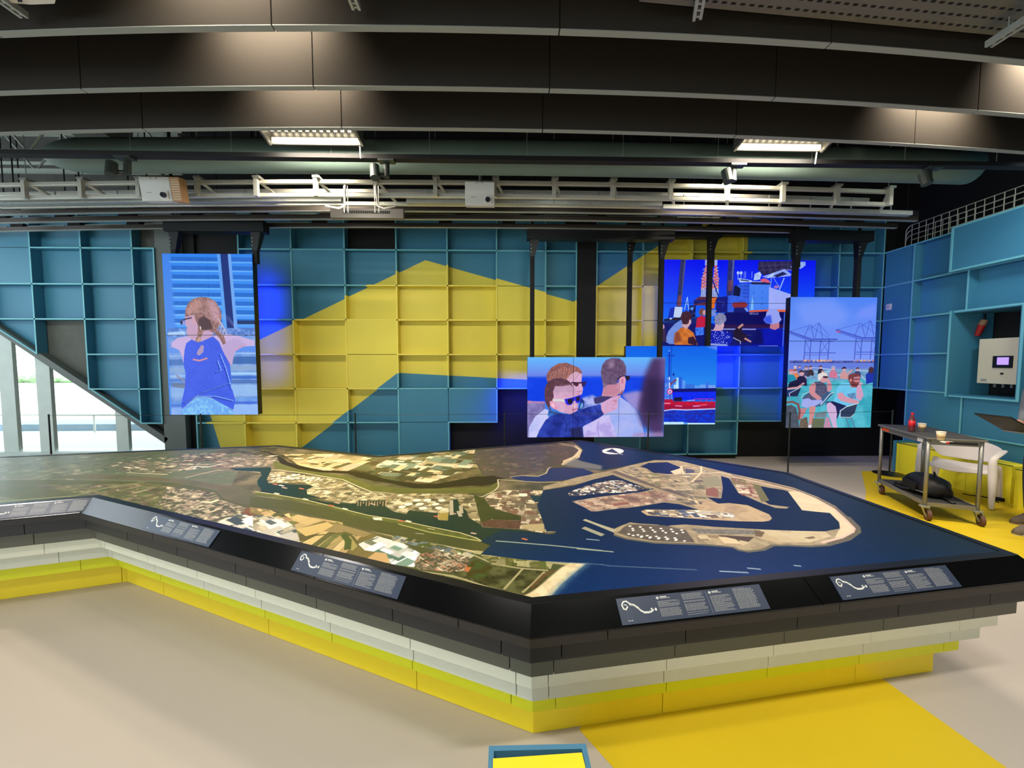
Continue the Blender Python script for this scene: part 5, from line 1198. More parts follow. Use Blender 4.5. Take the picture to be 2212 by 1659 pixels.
# ------------------------------------------------------------------ the big map table
M_TBLACK = mat('table_black', (44, 40, 36), .5, noise=(30, .1), spec=.4)
M_TCHAR = mat('table_charcoal', (34, 34, 33), .5, noise=(20, .08))
M_TGREY = mat('table_warm_grey', (92, 92, 78), .5, noise=(20, .06))
M_TWHITE = mat('table_off_white', (232, 232, 208), .5, noise=(20, .04))
M_TPALE = mat('table_pale_grey', (212, 214, 194), .5, noise=(20, .04))
M_TLIME = mat('table_lime', (222, 222, 26), .5, noise=(20, .04))
M_TYEL = mat('table_yellow', (240, 214, 38), .5, noise=(20, .04))
M_PANEL = mat('table_slant_black', (7, 8, 8), .16, spec=.42)
M_TFRAME = mat('top_frame_black', (16, 17, 18), .35, spec=.5)

crest = [onz(1148, 1306, TOP_Z), onz(2200, 1199, TOP_Z), onz(1703, 1021, TOP_Z), onz(1253, 951, TOP_Z), onz(820, 985, TOP_Z), onz(600, 962, TOP_Z)]
crest = [np.array(p[:2]) for p in crest]
g0, g1 = crest[5], np.array(onz(0, 986, TOP_Z)[:2]); dgl = (g1 - g0) / np.linalg.norm(g1 - g0)
G = g0 + dgl * 4.6
i0 = np.array(onz(199, 1074, TOP_Z)[:2]); h1 = np.array(onz(0, 1091, TOP_Z)[:2]); dl = (h1 - i0) / np.linalg.norm(h1 - i0)
Hh = i0 + dl * 4.0
CREST = crest + [G, Hh, i0]          # counter-clockwise seen from above

def offset(poly, d):
    """move every edge outward by d (d < 0: inward); poly counter-clockwise"""
    n = len(poly); out = []
    for i in range(n):
        a, b, c = poly[i - 1], poly[i], poly[(i + 1) % n]
        e1 = (b - a) / np.linalg.norm(b - a); e2 = (c - b) / np.linalg.norm(c - b)
        n1 = np.array([e1[1], -e1[0]]); n2 = np.array([e2[1], -e2[0]])
        k = 1 + n1 @ n2
        out.append(b + (n1 + n2) / k * d)
    return out

table = thing('map_table', 'huge stepped table in yellow, white and black with an aerial map as its top', 'table', (-.6, 2.9, 0))
L0 = 0.187                                    # crest stands this far outside the bottom layer
layers = [  # z0, z1, offset from the crest, material, joint spacing, start
    (0.0, .16, -L0, M_TYEL, 1.07, .62, 'base_board'), (.16, .255, -L0 + .063, M_TLIME, .515, .10, 'step_board'), (.255, .345, -L0 + .112, M_TPALE, .515, .07, 'step_board'),
    (.345, .43, -L0 + .152, M_TWHITE, .515, .068, 'step_board'), (.43, .52, -L0 + .192, M_TGREY, .515, .09, 'step_board'), (.52, .60, -L0 + .233, M_TCHAR, .515, .12, 'step_board'), (.60, .637, -L0 + .262, M_TBLACK, 1.03, .3, 'step_board')]
core = offset(CREST, -L0 - .03)
MB().prism(core, 0.002, .63).build('core', M_BLACK, table)
def edge_split(poly, inner, spacing, start):
    """cut each edge of the polygon into boards with mitred ends"""
    n = len(poly); out = []
    for i in range(n):
        a, b = poly[i], poly[(i + 1) % n]; ia, ib = inner[i], inner[(i + 1) % n]
        L = np.linalg.norm(b - a); e = (b - a) / L
        cuts = [0.0]; t = start if i != 8 else (L - start) % spacing
        while t < L - .02:
            if t > .02: cuts.append(t)
            t += spacing
        cuts.append(L)
        pin = lambda t: ia + e * ((t - (ia - a) @ e))
        for k in range(len(cuts) - 1):
            t0, t1 = cuts[k], cuts[k + 1]
            g = .0016
            o0 = a + e * (t0 + (g if k else 0)); o1 = a + e * (t1 - (g if k < len(cuts) - 2 else 0))
            q0 = ia if k == 0 else pin(t0 + g); q1 = ib if k == len(cuts) - 2 else pin(t1 - g)
            out.append((i, [o0, o1, q1, q0]))
    return out
for (za, zb, off, m, sp_, st, nm) in layers:
    o = offset(CREST, off); i_ = offset(CREST, off - .11)
    for (ei, q) in edge_split(o, i_, sp_, st):
        if ei in (6,): continue
        MB().prism(q, za + .001, zb - .0005).build(nm, m, table, bevel=.0012)
# slanted reading rim
lo = offset(CREST, -L0 + .262); n = len(CREST)
for i in range(n):
    if i == 6: continue
    a, b, c, d = CREST[i], CREST[(i + 1) % n], lo[(i + 1) % n], lo[i]
    L = np.linalg.norm(b - a); K = max(1, int(round(L / 1.25)))
    A2, B2 = offset(CREST, -.03)[i], offset(CREST, -.03)[(i + 1) % n]
    for k in range(K):
        t0, t1 = k / K + (.0008 if k else 0), (k + 1) / K - (.0008 if k < K - 1 else 0)
        P_ = lambda p, q, t, z: (p[0] + (q[0] - p[0]) * t, p[1] + (q[1] - p[1]) * t, z)
        MB().hexa([P_(d, c, t0, .638), P_(d, c, t1, .638), P_(A2, B2, t1, .638), P_(A2, B2, t0, .638)],
                  [P_(d, c, t0, .642), P_(d, c, t1, .642), P_(a, b, t1, TOP_Z), P_(a, b, t0, TOP_Z)]).build('slanted_rim', M_PANEL, table)
# flat frame around the map
inn = offset(CREST, -.042)
for i in range(n):
    if i == 6: continue
    a, b, c, d = CREST[i], CREST[(i + 1) % n], inn[(i + 1) % n], inn[i]
    MB().hexa([(p[0], p[1], .66) for p in (a, b, c, d)], [(p[0], p[1], TOP_Z + .002) for p in (a, b, c, d)]).build('top_frame', M_TFRAME, table)
MAPARR = paint_map()
M_MAP = img_mat('aerial_print', MAPARR, rough=.36, spec=.13)
mp = [(p[0], p[1]) for p in offset(CREST, -.040)]
N = len(mp)
me_ = MB(); me_.add([(x, y, .70) for x, y in mp] + [(x, y, TOP_Z - .002) for x, y in mp], [tuple(range(N - 1, -1, -1)), tuple(range(N, 2 * N))] + [(i, (i + 1) % N, N + (i + 1) % N, N + i) for i in range(N)])
me_.build('map_print', M_MAP, table, uvfun=lambda v: ((v[0] - MX0) / (MX1 - MX0), (v[1] - MY0) / (MY1 - MY0)), label='aerial map of a harbour and coast')

# information panels on the slanted rim
M_INFO = img_mat('information_print', panel_print(), rough=.35, spec=.45)
def info_panel(px0, px1, py0, py1, edge, label):
    """panel lying on the slanted rim of an edge, between two photo columns measured at the rim's lower line"""
    a, b, c, d = CREST[edge], CREST[(edge + 1) % n], lo[(edge + 1) % n], lo[edge]
    e = (b - a) / np.linalg.norm(b - a); L = np.linalg.norm(b - a)
    s0 = (np.array(onz(px0, py0, .66)[:2]) - d) @ e; s1 = (np.array(onz(px1, py1, .66)[:2]) - d) @ e
    off = (d - a) @ e
    nrm = np.array([e[1], -e[0]])
    w = .075
    def P(s, t, h):     # t: 0 at lower edge, 1 at the crest
        p = d + e * s; q = a + e * (s + off)
        xy = p * (1 - t) + q * t; z = .642 * (1 - t) + TOP_Z * t
        nz3 = np.array([nrm[0] * .72, nrm[1] * .72, .69])
        return tuple(np.array([xy[0], xy[1], z]) + nz3 * h)
    o = MB(); ta, tb = .06, .9
    vs = [P(s0, ta, 0.0), P(s1, ta, 0.0), P(s1, tb, 0.0), P(s0, tb, 0.0), P(s0, ta, .005), P(s1, ta, .005), P(s1, tb, .005), P(s0, tb, .005)]
    o.add(vs, [(0, 3, 2, 1), (4, 5, 6, 7), (0, 1, 5, 4), (1, 2, 6, 5), (2, 3, 7, 6), (3, 0, 4, 7)])
    A, B, Dn = np.array(vs[4]), np.array(vs[5]), np.array(vs[7])
    U, V = B - A, Dn - A
    uvf = lambda v: (float((np.array(v) - A) @ U / (U @ U)), float((np.array(v) - A) @ V / (V @ V)))
    ob = o.build('information_panel', M_INFO, uvfun=uvf)
    tag(ob, label, 'sign', 'information panels on the slanted table rim')
info_panel(1349, 1668, 1352, 1312, 0, 'dark blue printed information panel on the right slanted rim, nearer the front corner')
info_panel(1826, 2078, 1294, 1262, 0, 'dark blue printed information panel on the right slanted rim, near the far right corner')
info_panel(618, 855, 1232, 1292, 8, 'dark blue printed information panel midway along the left slanted rim')
info_panel(297, 440, 1142, 1182, 8, 'pale reflecting information panel on the left rim beside the inner corner')
info_panel(-70, 188, 1130, 1102, 7, 'information panel on the short far-left rim, cut by the left picture edge')
# ------------------------------------------------------------------ ceiling: curved felt baffles
M_FELT = mat('dark_felt', (58, 54, 48), .95, noise=(60, .08), spec=.15)
M_SOFFIT_LIGHT = mat('baffle_soffit_light', (150, 156, 150), .6)  # light bounced from the floor onto the baffle undersides, put into a paler colour
BAF = [(1.90, .0128, 'topmost curved felt baffle cut by the upper edge of the picture'), (2.352, .0128, 'upper curved dark felt baffle spanning the whole width'),
       (2.845, .0105, 'middle curved felt baffle with two warm pools of light'), (3.325, .0092, 'lowest curved felt baffle just above the two bright batten lamps')]
for bi, (y0, k, lab) in enumerate(BAF):
    t = thing('ceiling_baffle', lab, 'baffle', (0, y0, 3.6), group='felt baffles under the ceiling')
    cyl = lambda x: y0 + k * (x + .2) ** 2
    joints = [-1.335 + 1.67 * q for q in range(-4, 5)]
    for q in range(len(joints) - 1):
        xs = np.linspace(joints[q] + .004, joints[q + 1] - .004, 7)
        mb = MB(); vs = []
        for x in xs:
            y = cyl(x)
            vs += [(x, y, 3.6), (x, y + .042, 3.6), (x, y + .042, 4.42), (x, y, 4.42)]
        fs = [(0, 1, 2, 3)]
        for s_ in range(6):
            a = s_ * 4; b = a + 4
            fs += [(a, b, b + 1, a + 1), (a + 1, b + 1, b + 2, a + 2), (a + 2, b + 2, b + 3, a + 3), (a + 3, b + 3, b, a)]
        fs.append((27, 26, 25, 24))
        mb.add(vs, fs); fp = mb.build('felt_panel', M_FELT, t)
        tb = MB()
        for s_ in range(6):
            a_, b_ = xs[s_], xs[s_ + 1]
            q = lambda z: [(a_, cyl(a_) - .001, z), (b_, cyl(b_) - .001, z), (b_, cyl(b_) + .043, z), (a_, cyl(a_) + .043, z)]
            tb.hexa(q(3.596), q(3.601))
        tb.build('soffit_light_strip', M_SOFFIT_LIGHT, fp)  # thin added strip that carries the painted floor bounce
    for x in (-4.2, -1.2, 1.8, 4.8):
        MB().tube([(x, cyl(x) + .02, 4.42), (x, cyl(x) + .02, 5.6)], .004, 5).build('suspension_wire', M_STEEL, t)

# batten lamps
M_HOUS = mat('lamp_housing', (120, 120, 112), .4, metal=.6)
M_DIFF = mat('lamp_diffuser', (255, 246, 226), .5, emit=(255, 238, 205), estr=1.3)
M_LED = mat('led_dot', (255, 250, 240), .5, emit=(255, 240, 215), estr=14)
LABS = ['bright hanging batten lamp under the left part of the lowest baffle', 'bright hanging batten lamp under the right part of the lowest baffle']
for i, (x, y, z, e, kind, where) in enumerate(BATTENS):
    lab = LABS[i] if kind == 'far' else ('batten lamp ' + where)
    t = thing('batten_lamp_fitting', lab, 'lamp', (x, y, z), group='batten lamps' if kind == 'far' else 'batten lamps between the baffles')
    w = .41
    mb = MB(); mb.box(x - w, x + w, y - .09, y + .09, z + .05, z + .07); mb.box(x - w - .01, x + w + .01, y + .09, y + .105, z - .06, z + .07); mb.box(x - w - .01, x + w + .01, y - .105, y - .09, z + .015, z + .07)
    mb.hexa([(x - w - .02, y - .1, z - .02), (x - w, y - .1, z - .02), (x - w, y + .1, z - .07), (x - w - .02, y + .1, z - .07)], [(x - w - .02, y - .1, z + .07), (x - w, y - .1, z + .07), (x - w, y + .1, z + .07), (x - w - .02, y + .1, z + .07)])
    mb.hexa([(x + w, y - .1, z - .02), (x + w + .02, y - .1, z - .02), (x + w + .02, y + .1, z - .07), (x + w, y + .1, z - .07)], [(x + w, y - .1, z + .07), (x + w + .02, y - .1, z + .07), (x + w + .02, y + .1, z + .07), (x + w, y + .1, z + .07)])
    mb.build('housing', M_HOUS, t)
    box_obj('diffuser', (x - w + .01, x + w - .01, y + .08, y + .0885, z - .05, z - .005), M_DIFF, t)
    if kind == 'far':
        for k in range(13):
            cx_ = x - w + .03 + k * .0635
            box_obj('led', (cx_ - .012, cx_ + .012, y + .045, y + .062, z + .036, z + .049), M_LED, t)
    for dx in (-.3, .3): MB().tube([(x + dx, y, z + .07), (x + dx, y, 5.6)], .003, 5).build('suspension_wire', M_STEEL, t)
    for dx in (w - .02,): MB().tube([(x + dx, y + .11, z - .02), (x + dx, y + .13, z - .16)], .006, 6).build('hook', M_STEEL, t)

# round air duct with rounded ends
M_DUCT = mat('duct_grey_green', (108, 128, 120), .6, noise=(3, .12), spec=.3)
t = thing('air_duct', 'long round grey-green air duct hanging across the hall', 'duct', (.3, 4.12, 3.7))
pts, rs = [], []
for a in np.linspace(-4.72, -4.2, 9):
    u = (a + 4.72) / .52; pts.append((a, 4.12 + .0035 * a * a, 3.772)); rs.append(.163 * math.sqrt(max(.02, 1 - (1 - u) ** 2)))
for a in np.linspace(-3.9, 5.1, 22): pts.append((a, 4.12 + .0035 * a * a, 3.772)); rs.append(.163)
MB().tube(pts, rs, 22).build('duct_body', M_DUCT, t, smooth=True)
for x in np.arange(-3.6, 5.2, .96):
    MB().tube([(x, 3.93, 3.64), (x, 3.93, 5.6)], .003, 5).build('suspension_wire', M_STEEL, t)
# lighting track with spotlights in front of the duct
t = thing('lighting_track', 'black lighting track running along the air duct', 'track', (.2, 3.90, 3.6))
box_obj('rail', (-5.1, 5.35, 3.87, 3.79, 3.585, 3.625), M_BLACK, t)
M_SPOT = mat('spot_dark_green', (52, 60, 56), .45, noise=(12, .1))
for (px, py, ang, lab) in [(268, 378, -1.0, 'dark spotlight hanging from the track beside the left projector'), (828, 392, -1.0, 'dark spotlight hanging from the track left of the middle projector'),
                           (1577, 405, -1.0, 'dark spotlight on the track over the right half of the truss'), (1998, 412, -1.0, 'dark spotlight with a bluish glint near the right end of the track')]:
    p = ony(px, py, 3.86); x = p[0]
    s = thing('track_spotlight', lab, 'spotlight', (x, 3.89, 3.58), group='spotlights on the track')
    MB().box(x - .03, x + .12, 3.87, 3.79, 3.567, 3.584).build('adapter', M_SPOT, s)
    MB().tube([(x + .03, 3.87, 3.57), (x + .03, 3.86, 3.44)], .030, 12).build('stem', M_SPOT, s, smooth=False)
    hd = MB(); hd.tube([(x - .07, 3.82, 3.525), (x - .055, 3.79, 3.40)], [.045, .045], 16); hd.build('lamp_head', M_SPOT, s)
    MB().tube([(x - .05, 3.83, 3.45), (x + .03, 3.86, 3.455)], .022, 8).build('joint', M_SPOT, s)

# aluminium ladder truss
TY = 4.62
ty = lambda x: TY + .0055 * x * x
t = thing('aluminium_truss', 'long bright aluminium ladder truss across the hall', 'truss', (0, TY, 3.5), group=None)
XS = np.arange(-6.3, 5.4, .69)
for zc_, nm in ((3.752, 'top_chord'), (3.60, 'bottom_chord')):
    for a, b in zip(XS[:-1], XS[1:]):
        for yo in (0, .24):
            mb = MB(); ya, yb = ty(a) + yo, ty(b) + yo
            q = lambda z: [(a, ya, z), (b, yb, z), (b, yb + .04, z), (a, ya + .04, z)]
            mb.hexa(q(zc_ - .022), q(zc_ + .022)); mb.build(nm, M_ALU, t, bevel=.004)
for x in XS:
    y = ty(x)
    box_obj('upright', (x - .022, x + .022, y - .045, y - .002, 3.572, 3.778), M_ALU, t)
    MB().tube([(x + .02, y + .02, 3.75), (x + .16, y + .25, 3.62)], .018, 6).build('brace', M_ALU, t)
    box_obj('clamp', (x - .03, x + .05, y - .05, y + .05, 3.775, 3.80), M_STEEL, t)
    if abs(x) > .3: MB().tube([(x, y, 3.77), (x, y, 5.6)], .004, 5).build('suspension_wire', M_STEEL, t)
# cable channels under the truss
for (xa, xb, zz, lab) in [(-6.6, -1.92, 3.567, 'galvanised cable channel below the left half of the truss'), (-1.15, 1.94, 3.555, 'galvanised cable channel below the middle of the truss'), (1.95, 5.2, 3.52, 'galvanised cable channel below the right end of the truss')]:
    c = thing('cable_channel', lab, 'channel', ((xa + xb) / 2, 4.72, zz), group='cable channels below the truss')
    xs = np.linspace(xa, xb, 8)
    for a, b in zip(xs[:-1], xs[1:]):
        ya, yb = ty(a) + .1, ty(b) + .1
        q = lambda z: [(a, ya, z), (b - .003, yb, z), (b - .003, yb + .07, z), (a, ya + .07, z)]
        MB().hexa(q(zz), q(zz + .05)).build('channel_length', M_STEEL, c)
    for k in range(6):
        x = xa + (xb - xa) * (k + .5) / 6
        MB().tube([(x, ty(x) + .135, zz + .05), (x, ty(x) + .135, 3.72)], .008, 5).build('drop_rod', M_STEEL, c)
# slotted dark rails with pale light bars above them
M_RAIL = mat('bronze_rail', (66, 60, 54), .4, metal=.4, noise=(10, .1))
M_BAR = mat('pale_bar', (206, 214, 200), .5)
for (yy, za, zb, zbar, off, lab, n) in [(4.98, 3.56, 3.612, 3.638, 0.0, 'dark slotted rail nearest below the truss', 17), (5.25, 3.56, 3.618, 3.645, .4, 'second dark slotted rail behind the first', 16), (5.66, 3.595, 3.65, 3.68, .1, 'rearmost dark slotted rail above the panel wall', 14)]:
    c = thing('slotted_rail', lab, 'rail', (0, yy, za), group='dark rails above the video walls')
    f = lambda x: yy + .006 * x * x
    xs = np.linspace(-9.0, 5.6, 16)
    for a, b in zip(xs[:-1], xs[1:]):
        q = lambda z: [(a, f(a), z), (b, f(b), z), (b, f(b) + .05, z), (a, f(a) + .05, z)]
        MB().hexa(q(za), q(zb)).build('rail_length', M_RAIL, c)
        MB().hexa(q(za - .004), q(za)).build('rail_lip', M_STEEL, c)
    for k in range(n):
        x = -8.74 + off + k * .92
        if x > 5.2: break
        if yy < 5.5 or k < 7:
            MB().tube([(x - .30, f(x - .3) + .08, zbar), (x + .30, f(x + .3) + .08, zbar)], .011, 6).build('light_bar', M_BAR, c)
        box_obj('bracket', (x + .36, x + .54, f(x) + .03, f(x) + .13, zb, zb + .08), M_BLACK, c)
        MB().tube([(x + .45, f(x) + .1, zb + .08), (x + .45, f(x) + .1, 5.6)], .008, 5).build('hanger_rod', M_BLACK, c)
# grey cable trough in the middle gap with comb and cables
c = thing('cable_trough', 'warm grey cable trough with a comb of slots below the truss', 'channel', (-1.5, 4.85, 3.42))
pA, pB = ony(715, 462, 4.88), ony(872, 466, 4.88)
box_obj('trough', (pA[0], pB[0], 4.86, 4.92, pA[2] - .05, pA[2] + .06), mat('trough_grey', (120, 112, 104), .5), c)
for k in range(26):
    x = pA[0] + .16 + k * .022
    box_obj('tooth', (x, x + .011, 4.850, 4.862, pA[2] + .0, pA[2] + .03), M_BLACK, c)
for (px, w_) in ((745, 1), (812, -1)):
    p = ony(px, 400, 4.55); q = ony(px + 2, 452, 4.55); e = ony(px - 42 * w_, 445, 4.55)
    l = thing('white_cable', 'white cable bundle looping from the truss to the ' + ('left' if w_ > 0 else 'right') + ' cable channel', 'cable', tuple(p))
    MB().tube([tuple(p), (p[0], p[1], (p[2] + q[2]) / 2 + .05), (q[0] - .01 * w_, q[1], q[2] + .04), (q[0] - .08 * w_, q[1], q[2] + .01), tuple(e)], .011, 6).build('cable', M_WHITE, l, smooth=True)
    for dx in (-.022, .022): MB().tube([(p[0] + dx, p[1] + .02, p[2]), (p[0] + dx, p[1] + .02, q[2] - .03)], .005, 5).build('rod', M_ALU, l)

# projectors under the truss
def projector(px, py, lab, side):
    p = ony(px, py, 4.50); x, y, z = p
    t = thing('projector', lab, 'projector', (x, y, z), group='white projectors on the truss')
    w, h, th = .165, .125, .055
    tilt = math.radians(9); ct, st = math.cos(tilt), math.sin(tilt)
    def L(a, b, c):     # a across, b up the face, c out of the face (towards camera and down)
        return (x + a, y - c * ct - b * st, z + b * ct + c * -st)
    def bx(mb, a0, a1, b0, b1, c0, c1):
        mb.hexa([L(a0, b0, c1), L(a1, b0, c1), L(a1, b0, c0), L(a0, b0, c0)], [L(a0, b1, c1), L(a1, b1, c1), L(a1, b1, c0), L(a0, b1, c0)]); return mb
    bx(MB(), -w, w, -h, h, -th, th).build('body', mat('projector_white', (214, 214, 208), .45), t, bevel=.006)
    bx(MB(), .045, .135, -.105, -.02, th, th + .012).build('lens_hood', M_WHITE, t)
    lz = MB(); c0 = Vector(L(.09, -.065, th + .012)); c1 = Vector(L(.09, -.065, th + .034)); lz.tube([c0, c1], [.03, .026], 16); lz.build('lens', mat('lens_glass', (40, 44, 50), .1, spec=.8), t)
    for a in (-.03, .03): bx(MB(), a - .002, a + .002, .10, .124, th, th + .001).build('seam', M_DARK, t)
    bx(MB(), -.10, -.05, -.04, -.034, th, th + .001).build('mark', mat('mark_grey', (150, 150, 146), .6), t)
    if side:
        o = bx(MB(), w, w + .10, -h, h, -th, th * .9).build('vent_side', mat('vent_tan', (190, 150, 110), .6), t)
        for k in range(9): bx(MB(), w + .006, w + .094, -h + .02 + k * .025, -h + .03 + k * .025, th * .9, th * .9 + .002).build('vent_slat', mat('vent_slat', (226, 200, 170), .5), t)
    MB().tube([(x, y + .03, z + .1), (x, y + .06, 3.80)], .018, 8).build('mount', M_STEEL, t)
projector(345, 411, 'white projector with a slatted side vent on the left of the truss', True)
projector(1037, 421, 'white projector at the middle of the truss', False)

# cable tray and struts at the top of the picture
t = thing('cable_tray', 'wide perforated cable tray along the top right edge', 'tray', (3, 1.9, 3.9))
mb = MB(); P0, P1 = onz(1380, 5, 3.66), onz(2300, 92, 3.66)
d = np.array([P1[0] - P0[0], P1[1] - P0[1]]); LT = np.hypot(*d); d /= LT; nn = np.array([d[1], -d[0]])
M_TRAY = mat('tray_metal', (120, 116, 104), .45, metal=.5, noise=(8, .12))
q = lambda s, w, z: (P0[0] + d[0] * s + nn[0] * w, P0[1] + d[1] * s + nn[1] * w, z)
MB().hexa([q(0, 0, 3.66), q(0, .34, 3.66), q(LT, .34, 3.66), q(LT, 0, 3.66)], [q(0, 0, 3.665), q(0, .34, 3.665), q(LT, .34, 3.665), q(LT, 0, 3.665)]).build('tray_floor', M_TRAY, t)
MB().hexa([q(0, 0, 3.66), q(0, .004, 3.66), q(LT, .004, 3.66), q(LT, 0, 3.66)], [q(0, 0, 3.73), q(0, .004, 3.73), q(LT, .004, 3.73), q(LT, 0, 3.73)]).build('tray_side', M_TRAY, t)
ho = MB()
for s_ in np.arange(.05, LT - .05, .055):
    for w_ in (.04, .10, .16, .22, .28):
        o_ = .027 if int(round(w_ * 100)) % 4 == 0 else 0
        ho.hexa([q(s_ + o_, w_, 3.658), q(s_ + o_, w_ + .012, 3.658), q(s_ + o_ + .028, w_ + .012, 3.658), q(s_ + o_ + .028, w_, 3.658)], [q(s_ + o_, w_, 3.6595), q(s_ + o_, w_ + .012, 3.6595), q(s_ + o_ + .028, w_ + .012, 3.6595), q(s_ + o_ + .028, w_, 3.6595)])
ho.build('perforation', M_BLACK, t, kind='stuff')
for s_ in (.6, 1.6): MB().tube([q(s_, .17, 3.665), q(s_, .17, 5.6)], .006, 5).build('hanger_rod', M_STEEL, t)
for (a, b, z, lab) in [((1516, -12), (1506, 45), 3.60, 'short slotted strut hanging at the top right of centre'), ((2225, 45), (2135, 103), 3.56, 'slotted strut running out of the top right corner'), ((-20, -12), (53, 40), 3.60, 'bright slotted strut in the top left corner'), ((755, -15), (770, 23), 3.60, 'short slotted strut at the top edge left of centre')]:
    p, e = onz(*a, z), onz(*b, z)
    s = thing('steel_strut', lab, 'strut', tuple((p + e) / 2), group='slotted steel struts overhead')
    d2 = (e - p)[:2]; d2 /= np.hypot(*d2); m2 = np.array([d2[1], -d2[0]]) * .017
    for sg in (-1, 1):
        MB().hexa([(p[0] + m2[0] * sg - m2[0] * .45, p[1] + m2[1] * sg - m2[1] * .45, z), (p[0] + m2[0] * sg + m2[0] * .45, p[1] + m2[1] * sg + m2[1] * .45, z), (e[0] + m2[0] * sg + m2[0] * .45, e[1] + m2[1] * sg + m2[1] * .45, z), (e[0] + m2[0] * sg - m2[0] * .45, e[1] + m2[1] * sg - m2[1] * .45, z)],
                  [(p[0] + m2[0] * sg - m2[0] * .45, p[1] + m2[1] * sg - m2[1] * .45, z + .035), (p[0] + m2[0] * sg + m2[0] * .45, p[1] + m2[1] * sg + m2[1] * .45, z + .035), (e[0] + m2[0] * sg + m2[0] * .45, e[1] + m2[1] * sg + m2[1] * .45, z + .035), (e[0] + m2[0] * sg - m2[0] * .45, e[1] + m2[1] * sg - m2[1] * .45, z + .035)]).build('side_rail', M_STEEL, s)
    for k in range(4):
        c_ = p + (e - p) * (k + .5) / 4
        box_obj('rung', (c_[0] - .015, c_[0] + .015, c_[1] - .006, c_[1] + .006, z + .004, z + .03), M_STEEL, s)
    MB().tube([tuple((p + e) / 2 + np.array([0, 0, .03])), ((p + e)[0] / 2, (p + e)[1] / 2, 5.6)], .005, 5).build('hanger_rod', M_STEEL, s)
p = onz(70, -2, 3.62)
t = thing('ceiling_unit', 'white metal ceiling unit showing at the top left edge', 'vent', tuple(p))
MB().prism([tuple(onz(x_, y_, 3.62)[:2]) for x_, y_ in ((20, 6), (66, 10), (118, 8), (128, -30), (20, -30))], 3.62, 3.70).build('casing', M_WHITE, t)
MB().prism([tuple(onz(x_, y_, 3.618)[:2]) for x_, y_ in ((38, 3), (48, 3), (48, 0), (38, 0))], 3.614, 3.6195).build('slot', M_DARK, t)
MB().tube([(p[0], p[1] - .1, 3.70), (p[0], p[1] - .1, 5.6)], .006, 5).build('hanger_rod', M_STEEL, t)

# roof steel seen on the left: open-web joists and a deep grey beam
M_JOIST = mat('joist_grey', (196, 206, 196), .6)
for (y, z, x1, lab) in [(5.1, 4.27, -3.9, 'open-web roof joist nearest the air duct end'), (5.9, 4.42, -4.7, 'second open-web roof joist behind the duct end'), (6.6, 4.86, -5.2, 'third open-web roof joist near the panel wall'), (7.2, 5.25, -5.6, 'farthest open-web roof joist at upper left')]:
    t = thing('roof_joist', lab, 'joist', (-8, y, z), group='open-web joists at upper left')
    box_obj('bottom_chord', (-12, x1, y - .03, y + .03, z - .025, z + .025), M_JOIST, t); box_obj('top_chord', (-12, x1, y - .03, y + .03, z + .50, z + .55), M_JOIST, t)
    x = -11.8; up_ = True
    while x + .42 < x1:
        MB().tube([(x, y, z + (.0 if up_ else .52)), (x + .42, y, z + (.52 if up_ else .0))], .014, 5).build('web_bar', M_JOIST, t)
        x += .42; up_ = not up_
    for xx in (-10.5, x1 - .2): MB().tube([(xx, y, z + .52), (xx, y, 5.62)], .02, 6).build('post', M_JOIST, t)
t = thing('steel_beam', 'deep grey steel beam slanting above the left end of the duct', 'beam', (-4.3, 4.8, 4.5))
a, b = ony(150, 272, 4.5), ony(235, 322, 4.9)
MB().hexa([(a[0] - .12, a[1], a[2]), (a[0] + .24, a[1], a[2]), (b[0] + .26, b[1], b[2]), (b[0] - .16, b[1], b[2])], [(a[0] - .12, a[1] + .05, a[2] + .25), (a[0] + .24, a[1] + .05, a[2] + .25), (b[0] + .26, b[1] + .05, b[2] + .25), (b[0] - .16, b[1] + .05, b[2] + .25)]).build('flange', M_COL, t)
MB().tube([(a[0] + .05, a[1], a[2] + .2), (a[0] + .05, a[1], 5.6)], .03, 6).build('hanger', M_COL, t)
